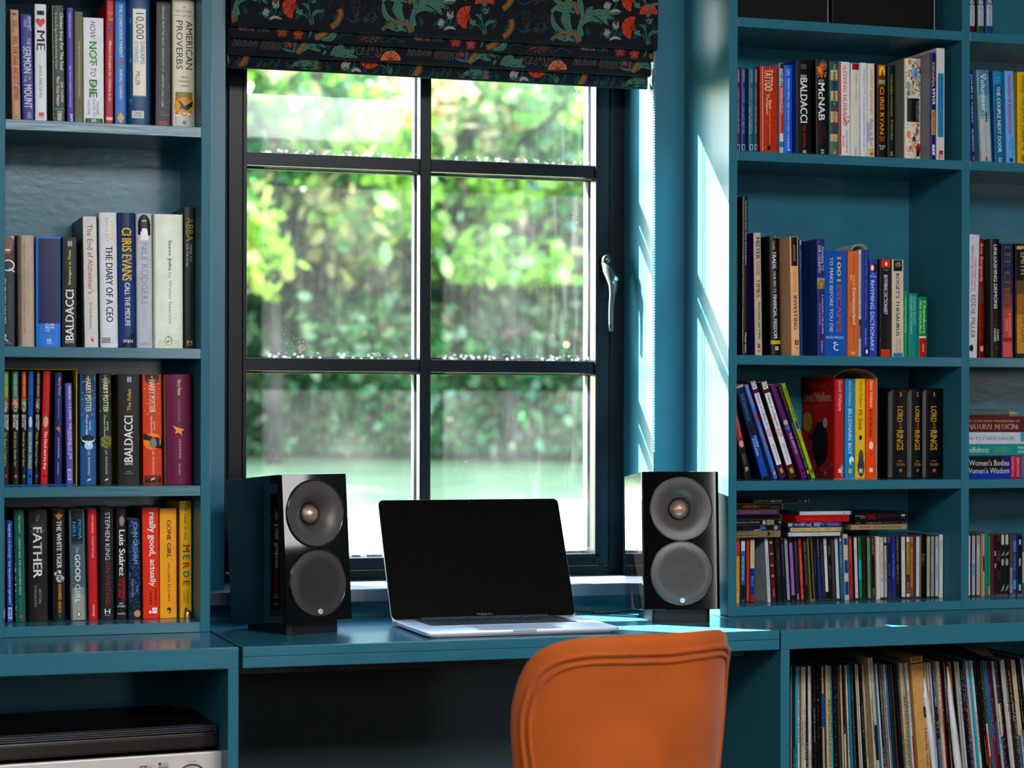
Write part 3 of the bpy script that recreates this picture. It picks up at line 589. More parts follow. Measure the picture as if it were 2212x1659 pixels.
L3 = [
 ('thin green topped black paperback in the yellow slipcase', 20, 92, 98, 0, '111214', hz('3a9030', '', 'c02030', 'The French Confection'), {'free': 1}),
 ('thin teal topped black paperback in the yellow slipcase', 108, 182, 98, 2, '111214', hz('1a8088', '', 'd06a20', 'Public Enemy Number Two'), {}),
 ('thin red topped black paperback in the yellow slipcase', 200, 258, 98, -4, '111214', hz('c02020', '', '50a030', 'South by South East'), {}),
 ('thin blue paperback with yellow writing in the yellow slipcase', 270, 324, 98, -14, '1a6ab0', [T('ANTHONY HOROWITZ', '1a2a50', .3, .7, 150, 495), R('1a4a58', 0, 1, 522, 645), E('c8d0e0', .2, .8, 530, 640), T('GROOSHAM GRANGE', 'd8d020', .2, .78, 680, 1030, 'b'), E('1a2030', .3, .7, 1085, 1120)], {}),
 ('thin grey topped black paperback in the yellow slipcase', 342, 392, 98, -22, '141416', hz('3a3c3e', '', '9a50a0', 'The Blurred Man'), {}),
 ('thin bright red paperback with white writing in the yellow slipcase', 414, 484, 98, -28, 'c4231c', [T('ANTHONY HOROWITZ', '7a1010', .28, .72, 150, 490), R('4a6a50', 0, 1, 522, 640), E('e09a90', .15, .85, 530, 635), T('The Devil and his Boy', 'f0e0e0', .25, .72, 672, 1040, 'b'), E('3a1010', .3, .7, 1085, 1115)], {}),
 ('slim navy paperback with a gold scribble title', 524, 597, 108, -4, '22346f', [T('Harry Potter', 'd8a868', .35, .8, 155, 335, 'i'), T("Philosopher's Stone", '8a9ac8', .35, .6, 360, 550, 'i'), P([(0, .3), (.4, .4), (.6, 0), (.7, .45), (1, .5), (.7, .6), (.9, 1), (.45, .7)], 'd07a28', .1, .85, 610, 690), T('J.K.ROWLING', 'c8d0e8', .35, .62, 733, 925), T('BLOOMSBURY', 'd0d8f0', .38, .52, 975, 1090)], {}),
 ('short lilac paperback in the yellow slipcase', 618, 686, 213, 16, '6a64ac', [R('4f4a92', .0, .2, 215, 1160), T('NARNIA • C.S.LEWIS • THE VOYAGE OF THE', 'd8d4f0', .5, .85, 240, 940), T('DAWN TREADER', 'd8d4f0', .3, .48, 660, 900), R('d0ccf0', .2, .7, 1035, 1140), R('5a549c', .27, .63, 1045, 1130), T('Collins', 'd8d4f0', .34, .58, 1050, 1125)], {}),
 ('deep blue paperback with starry top and pale stag', 763, 918, 120, 4, '0b5f90', [R('0b2a40', 0, 1, 122, 230), R('0a4468', 0, 1, 230, 340), R('0f6fa4', 0, 1, 560, 720), T('3', 'd8d0b8', .42, .55, 142, 166, 'h'), T('HARRY POTTER', 'ece0c0', .35, .68, 170, 490, 'b'), T('and the', 'e8e0c8', .56, .68, 580, 665), T('Prisoner of Azkaban', 'e8e0c8', .36, .48, 515, 735), S(34, 'e8e8d0', .04, .96, 130, 540), E('141c34', .02, .98, 705, 830), E('a8c8e8', .25, .8, 770, 850), P([(0, 0), (.12, .35), (.4, .5), (.38, .3), (.5, .55), (.62, .3), (.6, .5), (.88, .35), (1, 0), (.9, .5), (.66, .7), (.6, 1), (.4, 1), (.34, .7), (.1, .5)], 'c4dcf0', .05, .95, 730, 810), T('J.K. ROWLING', 'd0dce8', .44, .6, 860, 1090), P([(0, 1), (.3, .3), (.6, .5), (1, 0), (.8, .7), (.4, .7)], 'e0e8f0', .4, .66, 1118, 1152)]),
 ('dark green-grey paperback with a red swirl', 945, 1062, 118, 12, '30322e', [R('1c3c20', 0, 1, 330, 700), R('24382a', 0, 1, 260, 330), T('2', 'd8d0b8', .42, .56, 142, 164, 'h'), T('HARRY POTTER', 'ece0c0', .32, .72, 170, 490, 'b'), T('and the', 'e8e0c8', .6, .74, 580, 665), T('Chamber of Secrets', 'e8e0c8', .36, .5, 518, 730), S(30, 'e8e8d0', .04, .96, 130, 540), P([(0, .4), (.2, .1), (.6, 0), (1, .2), (.95, .7), (.6, 1), (.2, .85)], '5a7a2a', .0, .98, 715, 840), P([(.0, .5), (.2, .1), (.7, 0), (1, .4), (.9, .9), (.5, 1), (.75, .6), (.5, .35), (.3, .5), (.4, .8)], '902818', .25, .95, 740, 825), S(60, '7a9030', .1, .9, 720, 835, 'b'), T('J.K. ROWLING', 'c8c8c0', .4, .6, 855, 1085), P([(0, 1), (.3, .3), (.6, .5), (1, 0), (.8, .7), (.4, .7)], 'e0e0e0', .36, .66, 1118, 1150)]),
 ('thick black paperback with inverted white author name', 1130, 1337, 128, 2, '262427', [T('88', 'c8c8c8', .4, .6, 152, 205, 'h'), T('The Fallen', 'e8c078', .42, .58, 270, 475, 'u'), T('BALDACCI', 'f0f0f0', .26, .66, 525, 965, 'ub'), T('DAVID', 'e8e8e8', .28, .66, 970, 996, 'v'), T('THRILLER', 'b0b0b0', .34, .6, 1052, 1062, 'v'), T('AMOS DECKER', 'b0b0b0', .28, .7, 1072, 1082, 'v')], {'side': '8a6a10'}),
 ('orange paperback with a dark flame scene', 1360, 1542, 125, 10, 'cc4a12', [R('4a2418', 0, 1, 127, 180), R('8a3414', 0, 1, 180, 215), T('6', 'e0d0b8', .44, .56, 142, 166, 'h'), T('HARRY POTTER', 'f0e0c0', .35, .65, 180, 495, 'b'), T('and the', 'f0e4cc', .56, .66, 580, 665), T('Half-Blood Prince', 'f0e4cc', .4, .5, 530, 725), S(34, 'f0e4c0', .04, .96, 130, 540), E('e89018', .02, .95, 690, 850), P([(0, .1), (.5, .3), (1, .35), (1, .95), (.55, .9), (.3, .5), (0, .45)], '2a2020', .03, .99, 675, 850), E('8a8280', .35, .7, 735, 840), T('J.K. ROWLING', 'f0d8c0', .44, .58, 858, 1085), R('802c14', 0, 1, 1095, 1130), R('4a2018', 0, 1, 1130, 1172), P([(0, 1), (.3, .3), (.6, .5), (1, 0), (.8, .7), (.4, .7)], 'e8d8d0', .38, .62, 1106, 1148)]),
 ('tall plum hardback with a small flame emblem', 1584, 1828, 128, 10, '762450', [T('Harry Potter', 'f0d8a8', .4, .58, 180, 335, 'i'), T('Order of the Phoenix', 'b87a9a', .46, .54, 375, 590, 'i'), P([(0, 0), (.4, .2), (.7, .3), (1, .4), (.75, .6), (.8, 1), (.5, .7), (.2, .8), (.3, .5)], 'e09a58', .24, .7, 618, 715), T('J.K.ROWLING', 'd8b0c4', .46, .56, 750, 935), T('BLOOMSBURY', 'e0c0d0', .47, .52, 985, 1095)], {'hard': True, 'd': .15, 'side': 'b8ae98'}),
]
L4 = [
 ('slim mauve paperback, mostly hidden by the upright', -10, 50, 275, 0, '5a3a5a', [T('NARNIA', 'c8b8c8', .5, .75, 320, 700), R('c0b0c0', .5, .9, 1050, 1130)], {'free': 1}),
 ('slim blue paperback with a worn marbled spine', 57, 110, 270, 6, '24509c', [S(60, '5a8ad0', .05, .95, 280, 1150, 'b'), T('NARNIA • C.S.LEWIS • THE MAGICIANS NEPHEW', 'd0e0f8', .3, .62, 298, 1000), R('c8d8f0', .2, .8, 1035, 1135), R('2a58a4', .3, .7, 1045, 1125), T('Collins', 'd0e0f8', .36, .64, 1050, 1120)]),
 ('slim worn dark teal paperback', 122, 213, 170, 16, '0b6a5c', [T('Maya Angelou', 'a8d0c0', .4, .62, 220, 378, 'i'), T('I KNOW WHY THE CAGED BIRD SINGS', 'b0d8c8', .4, .58, 418, 925), S(25, 'c8d8c8', .0, .12, 640, 1140, 'b'), T('VIRAGO CLASSICS', '6aa090', .42, .54, 955, 1070), E('c83a28', .4, .64, 1098, 1130)]),
 ('thick black paperback with wide white capitals', 243, 420, 172, 8, '1f1f21', [R('3a3c3e', 0, 1, 295, 330), R('4a4c4e', 0, 1, 345, 375), R('2c2e30', 0, 1, 375, 405), R('3c3e40', 0, 1, 628, 640), R('34363a', 0, 1, 680, 692), R('222426', 0, 1, 780, 785), T('The', '8a8c8e', .42, .58, 215, 275), T('FATHER', 'e4e4e6', .26, .7, 325, 775, 'b'), T('ANTON', 'a0a2a4', .52, .66, 868, 998), T('SVENSSON', 'a0a2a4', .3, .42, 840, 1028), T('SPHERE', '7a2020', .3, .7, 1118, 1130, 'h')]),
 ('black paperback with orange flower and white tiger', 462, 575, 165, 6, '1d1d1f', [P([(.5, 0), (.65, .3), (1, .35), (.8, .65), (.55, 1), (.45, 1), (.2, .65), (0, .35), (.35, .3)], 'c8742a', .2, .8, 190, 262), T('THE WHITE TIGER', 'eaeaea', .32, .7, 268, 690, 'b'), E('c8c8c8', .12, .82, 705, 770), E('b8b8b8', .25, .9, 745, 815), S(40, '1a1a1a', .15, .85, 710, 805, 'b'), T('ARAVIND ADIGA', 'e0a030', .42, .68, 825, 1085, 'b'), T('T', '4a9ad0', .4, .65, 1100, 1125, 'hb')]),
 ('grey misty paperback with pale capitals', 608, 746, 168, 20, '5a6a72', [R('1c1e22', 0, 1, 170, 455), R('3a464e', 0, 1, 455, 480), R('8a9490', 0, 1, 860, 930), R('9a9e92', 0, 1, 930, 1150), T('FIONA', '3a9ad8', .58, .8, 260, 430, 'b'), T('NEILL', '3a9ad8', .22, .42, 278, 418, 'b'), T('The', 'c8d0d4', .4, .56, 502, 550, 'i'), T('GOOD', 'f0f2f2', .32, .66, 565, 805, 'b'), T('GIRL', 'dfe2e0', .3, .62, 830, 998, 't'), E('1c1e22', .4, .62, 1072, 1120), E('e0e0e0', .44, .58, 1078, 1114)]),
 ('slim scarlet paperback with small white lettering', 777, 855, 160, 12, 'c21f2c', [T('IAN FLEMING', 'e8c8c8', .4, .6, 222, 380), T('CASINO ROYALE', 'e8c8c8', .4, .6, 402, 595), T('VINTAGE', 'f0d0d0', .38, .62, 1008, 1112)], {'side': 'b0aa98'}),
 ('charcoal paperback with thin white and red capitals', 886, 1004, 155, 6, '28292f', [T('STEPHEN KING', 'd8d8dc', .36, .7, 195, 615, 't'), T('ON WRITING', 'a82a38', .36, .7, 635, 1002, 't'), T('H', 'e0e0e0', .3, .7, 1048, 1092, 'h'), T('HODDER', 'c0c0c0', .3, .7, 1100, 1108, 'h')]),
 ('black biography with a small portrait and red words', 1028, 1120, 165, 2, '1b1b1f', [E('2a2624', .15, .85, 200, 290), E('9a8a80', .28, .76, 225, 315), T('Luis Suárez', 'f0f0f0', .26, .84, 348, 758, 'b'), T('CROSSING', 'c02828', .55, .82, 768, 975, 'b'), T('THE LINE', 'c02828', .18, .44, 772, 950, 'b'), T('MY', 'e0e0e0', .3, .7, 992, 1008, 'h'), T('STORY', 'e0e0e0', .12, .88, 1016, 1034, 'h'), T('headline', 'e0e0e0', .12, .88, 1080, 1096, 'h')]),
 ('short worn blue-black paperback with a peeled corner', 1130, 1240, 250, 6, '10243c', [S(150, '1f5a94', .02, .98, 260, 1110, 'b'), S(60, '4a8ac8', .02, .98, 300, 1000), T('JOHN GRISHAM', '8aa8d8', .28, .78, 275, 650), T('THE', '6a98d8', .6, .8, 835, 900), T('PARTNER', '8a90c8', .22, .45, 785, 945), E('c8905a', .45, 1, 1060, 1120)]),
 ('vermilion paperback with chunky white serif title', 1256, 1404, 152, 10, 'd8400f', [T('really good,', 'f4ece4', .3, .8, 195, 580, 'b'), T('actually', 'f4ece4', .34, .78, 610, 850, 'b'), T('MONICA', '3a1408', .68, .82, 868, 1018, 'b'), T('HEISEY', '3a1408', .38, .54, 885, 1015, 'b'), R('f4ece4', .55, .7, 1038, 1060), R('f4ece4', .72, .84, 1038, 1060), R('f4ece4', .36, .5, 1064, 1088), R('f4ece4', .55, .84, 1064, 1088)], {'side': '601810'}),
 ('amber paperback with spaced black capitals', 1412, 1562, 158, 4, 'eda42a', [R('f0b038', .0, .07, 160, 1120), T('GONE GIRL', '1a1410', .42, .66, 262, 598, 'b'), T('GILLIAN FLYNN', '1a1410', .46, .6, 638, 975), P([(0, .2), (.6, 0), (1, .3), (.6, 1), (.4, 1), (.7, .4), (.1, .5)], '1a1410', .4, .66, 1032, 1090)]),
 ('taller yellow paperback with red and blue capitals', 1590, 1694, 92, 2, 'd8b016', [T('A Year in the', '2a2a1a', .38, .6, 145, 438, 'i'), T('M', 'c02820', .25, .82, 482, 545, 'b'), T('E', '1a6aa8', .28, .8, 572, 612, 'b'), T('R', 'c02820', .26, .8, 638, 692, 'b'), T('D', '1a6aa8', .28, .8, 716, 768, 'b'), T('E', 'c02820', .28, .8, 798, 838, 'b'), T('STEPHEN', '3a3418', .58, .72, 882, 992), T('CLARKE', '3a3418', .3, .42, 892, 985), E('c86a20', .34, .66, 1030, 1110), E('1a1a1a', .4, .6, 1040, 1100), E('e8e0d0', .45, .56, 1060, 1095)], {'side': 'b8940f', 'd': .138}),
]
L4[0] = remap(L4[0], 6, 50)
row((0, 0), 4.424, SZ[3], .13, L1, 'on the top left shelf', 'books on the top left shelf')
row((0, 430), 4.424, SZ[2], .13, L2, 'on the second left shelf', 'books on the second left shelf')
row((0, 780), 4.424, SZ[1], .13, L3, 'on the third left shelf', 'books on the third left shelf', raised=8)
row((0, 1060), 4.096, SZ[0], .13, L4, 'on the lowest left shelf', 'books on the lowest left shelf')

def nar(c, title, t2=None):
    it = [T('NARNIA', 'b8b8c8', .4, .75, 515, 605), T('C.S.LEWIS • ' + title, 'a8b0c0', .4, .72, 645, 980)]
    if t2: it.append(T(t2, 'a8b0c0', .1, .35, 790, 985))
    return it + [R('a8b8c8', .2, .85, 1060, 1102), R(c, .32, .74, 1066, 1098)]
R1 = [
 ('slim plum paperback with a worn spine', 95, 136, 497, 0, '6a2a58', nar('6a2a58', 'THE HORSE AND HIS BOY'), {'free': 1}),
 ('slim royal blue paperback with a worn spine', 137, 173, 497, 0, '1c3a80', nar('1c3a80', 'THE LAST BATTLE'), {}),
 ('slim turquoise paperback with a worn spine', 193, 232, 500, 0, '066e82', nar('066e82', 'THE LION, THE WITCH', 'AND THE WARDROBE'), {}),
 ('slim slate teal paperback with a worn spine', 233, 260, 505, 0, '2a5a68', nar('2a5a68', 'THE SILVER CHAIR'), {}),
 ('thick rust orange paperback with cracked spine', 275, 402, 487, 2, 'b5390f', [R('d8c0a0', .14, .17, 490, 1110), R('d8c0a0', .55, .565, 490, 1110), T('TATTOO', 'e8d8b8', .26, .74, 512, 670, 'b'), T('Earl', 'e8d0a8', .5, .68, 738, 795), T('Thompson', 'e8d0a8', .3, .5, 692, 838), E('1a1210', .4, .6, 1066, 1105), S(30, 'd8b890', .05, .95, 500, 1110)], {'p': .004}),
 ('black white and red travel guide', 418, 450, 465, 2, 'b0b0b2', [R('18181a', 0, 1, 466, 505), R('c62a16', 0, 1, 630, 980), R('c2c2c6', 0, 1, 980, 1040), T('TOP 10', '1a3a8a', .15, .85, 512, 625, 'b'), T('MARRAKECH', 'e8c8b0', .2, .8, 645, 835, 'b'), R('3a7ab8', 0, 1, 1040, 1080)], {}),
 ('slim azure paperback with tiny white lettering', 453, 515, 480, 0, '0868c0', [T('LUCK', 'c8dcf0', .3, .68, 510, 558), T('FASHION, FRIENDS, HARD FEELINGS & DOING THE BUSINESS', 'c8dcf0', .35, .62, 575, 1095, 'b'), R('c8dcf0', .4, .7, 1098, 1106)], {}),
 ('thick black paperback with white author name and red title', 541, 652, 440, 2, '0f0f12', [T('A TRAVIS', 'a8a8a8', .3, .68, 475, 482, 'h'), T('DEVINE', 'a8a8a8', .34, .64, 487, 494, 'h'), T('THRILLER', 'a8a8a8', .3, .68, 499, 506, 'h'), T('DAVID', 'e0e0e0', .3, .66, 550, 572, 'h'), T('BALDACCI', 'f0f0f0', .26, .72, 575, 902, 'b'), T('The 6:20 Man', 'b82020', .42, .62, 920, 1088), T('88', 'c8c8c8', .4, .64, 1103, 1125, 'h')], {'side': '1a3a9a', 'p': .014}),
 ('black paperback with an explosion picture on top', 684, 772, 435, 4, '131316', [R('2a2a30', .1, 1, 437, 575), E('5a5a60', .3, 1, 440, 520), E('b85a18', .1, .62, 478, 560), E('e0a040', .22, .45, 495, 535), S(40, 'e08030', .05, .9, 470, 570, 'b'), T('ANDY', 'c8c8c8', .2, .7, 585, 603, 'h'), T('McNAB', 'e8e8e8', .2, .72, 610, 885, 'b'), T('RED', '6a2018', .52, .78, 930, 1020), T('NOTICE', '6a2018', .2, .46, 905, 1058), R('c8c8c8', .4, .62, 1098, 1128), R('131316', .44, .58, 1103, 1123)], {'side': '202830', 'p': .006}),
 ('paperback with teal and cream blocks', 786, 855, 450, 0, '2a5f68', [R('bcae88', 0, 1, 515, 590), R('bcae88', 0, 1, 668, 742), R('bcae88', 0, 1, 820, 900), R('bcae88', 0, 1, 985, 1040), R('6a7a58', 0, 1, 1040, 1135), T('THE', 'c8c0a0', .4, .62, 470, 512), T('tattooist', '1c2424', .38, .68, 528, 742, 'b'), T('OF', 'c8c0a0', .42, .6, 752, 772), T('AUSCHWITZ', '9a2a1a', .36, .7, 785, 992, 'b'), T('HEATHER', '2a2a20', .6, .75, 1005, 1100), T('MORRIS', '2a2a20', .35, .5, 1005, 1085), T('7', 'e0e0d0', .4, .68, 1115, 1135, 'hi')], {}),
 ('white paperback with a red edge and red title', 857, 936, 455, 4, 'd2cfcd', [R('b8202c', 0, .16, 457, 1138), T('THE', 'b8202c', .35, .6, 475, 495, 'h'), T('LOVING HUSBAND', 'b02030', .32, .68, 500, 925), S(14, 'c03a40', .3, 1, 840, 925, 'b'), T('Christobel', '2a2a2c', .56, .76, 955, 1118), T('Kent', '2a2a2c', .26, .46, 1002, 1075)], {}),
 ('plain white paperback with a red block on top', 940, 1011, 465, 0, 'c9c6bf', [R('8f1714', 0, 1, 466, 514), T('CHEKHOV | FIVE PLAYS', '3a3a3a', .42, .62, 542, 742), T('OXFORD', '3a3a3a', .44, .6, 1078, 1142)], {}),
 ('slim white paperback with pale blue lettering', 1012, 1062, 462, 2, 'cdced0', [T('NEALE DONALD', '7a8498', .5, .72, 500, 690), T('WALSCH', '7a8498', .25, .42, 540, 650), T('Conversations with God', '6a90c0', .35, .72, 712, 1078, 'i'), T('book 1', '8a98a8', .4, .6, 1088, 1125)], {}),
 ('cream paperback with brown and violet lettering', 1064, 1117, 467, 2, 'cbc6b8', [T('michael morpurgo', '9a6a4a', .3, .75, 512, 840), T('Born to Run', '3a2a80', .3, .75, 878, 1072), R('a8a0c8', 0, .3, 900, 1040), R('c8a870', 0, 1, 1090, 1145), T('41', '1a1a1a', .3, .75, 1118, 1142, 'hb')], {}),
 ('brown and gold thriller with gold author name', 1136, 1204, 475, 0, '33200f', [R('b87818', 0, 1, 478, 560), E('f0b840', .2, .8, 490, 560), P([(.4, 0), (.6, 0), (.7, .5), (.9, 1), (.1, 1), (.3, .5)], '1a1008', .35, .7, 510, 560), R('6a4010', 0, 1, 560, 640), T("STRIKE BACK", 'd0d0c8', .15, .85, 588, 618, 'h'), T('CHRIS RYAN', 'dca01c', .28, .72, 640, 985, 'b'), T('WHO DARES', 'c88a28', .2, .8, 1002, 1018, 'h'), T('WINS', 'c88a28', .3, .7, 1022, 1038, 'h'), T('"The Real', 'e0e0e0', .15, .85, 1066, 1080, 'h'), T('Deal"', 'e0e0e0', .3, .7, 1084, 1098, 'h')], {}),
 ('black-green paperback with spaced olive capitals', 1213, 1270, 478, 0, '14201b', [T('COLLEEN HOOVER', 'a8a838', .36, .58, 545, 858), T('Verity', 'a8a838', .3, .7, 880, 1035, 'i'), T('5', 'a8b040', .3, .7, 1115, 1145, 'hb')], {}),
 ('wide flowery hardback with a black title band', 1278, 1458, 430, 0, 'ccc6b8', [S(90, '7a2a58', .35, .98, 440, 700, 'b'), S(60, '5a8a4a', .05, .98, 440, 715, 'b'), S(60, '8a8a8a', .02, .4, 520, 715, 'b'), E('c87828', .15, .35, 430, 480), E('c0988c', .62, .88, 432, 480), E('7aa0c0', .4, .8, 505, 590), E('5a88b8', .55, .7, 520, 575), E('a82858', .85, 1, 490, 530), E('9a2848', .4, .52, 590, 622), E('a82858', .32, .42, 560, 590), E('3a8a3a', .38, .52, 470, 500), E('c06a28', .75, .9, 610, 640), E('8a8a88', .05, .3, 600, 660), E('6a6a6a', .1, .28, 660, 710), R('0d0d0e', 0, 1, 722, 895), T('BACKWARDS', 'c8c8c0', .84, .92, 742, 885), T('IN HIGH HEELS', 'c8c8c0', .72, .8, 742, 885), T('A THINK COMPLEXLY', 'a0a0a0', .62, .67, 745, 880), S(90, 'c06a28', .05, .98, 900, 1155, 'b'), E('c87830', .08, .3, 960, 1010), E('c06020', .2, .4, 1070, 1100), E('a8404a', .62, .98, 1050, 1120), E('8a1c2c', .68, .9, 1075, 1150), E('b03028', .72, .84, 905, 930), E('3a4a7a', .4, .62, 1000, 1040), E('c86a30', .55, .7, 975, 1000), E('6a6a80', .6, .8, 940, 980), R('1a1010', .66, .8, 1110, 1145)], {'hard': True, 'd': .168, 'side': '7a7c74'}),
 ('tall navy textbook with yellow title lettering', 1527, 1568, 387, 0, '1c1f72', [T('ESPAÑA', 'd8c040', .3, .75, 460, 640, 'b'), T('VIVA', 'e0e0f0', .3, .8, 650, 768, 'bi'), R('c08a20', .2, .85, 808, 990), T('NEW EDITION', '1c1f72', .35, .7, 820, 980, 'b'), R('c0c0d0', .3, .75, 1062, 1085), R('c0c0d0', .3, .75, 1089, 1112), R('c0c0d0', .3, .75, 1116, 1138)], {'d': .203, 'side': '8a8c92'}),
 ('tallest white paperback with a cyan title block', 1571, 1632, 355, 0, 'c4c2c0', [R('2a8ab4', 0, 1, 540, 1008), T('Acting for Film', '10303c', .46, .72, 568, 800), T('Making The Camera Work', '2a5a6a', .24, .34, 640, 795), T('MEL CHURCHER', '10303c', .44, .62, 832, 988), R('c02028', .3, .78, 1105, 1135), R('c02028', .3, .42, 1135, 1165), R('c02028', .6, .72, 1135, 1165)], {'d': .19}),
]
R1B = [
 ('blue paperback with white author name, beside the divider', 1800, 1834, 510, 18, '161c80', [T('JOHN le CARRÉ', 'd0d8f0', .45, .9, 545, 905, 'b'), T('SILVERVIEW', 'd0d8f0', .5, .85, 945, 1115, 'b'), E('c06020', .5, .9, 1145, 1180)], {'free': 1}),
 ('pale blue paperback with a walking figure', 1862, 1952, 512, 30, '6f9cac', [R('4f8aa0', 0, 1, 514, 700), R('7aa2b0', 0, 1, 700, 860), R('b4b8b8', 0, 1, 860, 1180), T('the', 'c8dce0', .62, .82, 545, 590), T('Volunteer', 'dce8ea', .3, .66, 545, 820), P([(.3, .3), (.4, 0), (.65, 0), (.7, .3), (.6, .6), (.75, 1), (.5, 1), (.45, .7), (.35, 1), (.15, 1), (.35, .6)], '101418', .5, .78, 825, 900), R('101418', .1, .9, 868, 872), T('JACK FAIRWEATHER', '4a5a60', .46, .58, 922, 1115), E('b84020', .42, .6, 1148, 1182)]),
 ('blue thriller with bold white title', 1982, 2050, 520, 18, '10729c', [R('2090b8', 0, 1, 522, 620), T('Shari', '70c0d8', .4, .8, 565, 580, 'h'), T('Lapena', '70c0d8', .3, .85, 588, 605, 'h'), T('THE COUPLE NEXT DOOR', 'd8e4e8', .35, .72, 635, 1120, 'b'), R('d0d0d0', .4, .68, 1160, 1188), R('10424c', .46, .62, 1165, 1183)]),
 ('light blue paperback with red title', 2070, 2134, 520, 16, '6aa6d6', [T('Standard Deviation', 'c02030', .3, .68, 548, 985, 'b'), T('KATHERINE', '1a3a6a', .62, .8, 1012, 1135), T('HEINY', '1a3a6a', .32, .48, 1035, 1108), R('1a3a6a', .3, .7, 1160, 1188)]),
 ('yellow paperback with black script lettering', 2164, 2236, 530, 4, 'c9a90c', [T('everything I never told you', '1a1a10', .3, .75, 550, 900, 'i'), T('Celeste Ng', '1a1a10', .3, .7, 920, 1110, 'i'), E('8a7a10', .3, .8, 1135, 1188)]),
]
def jeff(c): return [E('b8bcc0', .2, .8, 2, 36), S(5, '1a1a1a', .3, .7, 5, 30, 'b'), R('b4b8c0', .14, .86, 40, 192), T('JEFF KINNEY', '4a4a78', .3, .7, 50, 188)]
R0B = [
 ('red comic diary paperback cut by the frame top', 1806, 1856, -190, 0, '5a1818', jeff(0), {'free': 1}),
 ('green comic diary paperback cut by the frame top', 1868, 1922, -190, 0, '1c5a34', jeff(0)),
 ('blue comic diary paperback cut by the frame top', 1930, 1986, -190, 0, '124a8a', jeff(0)),
]
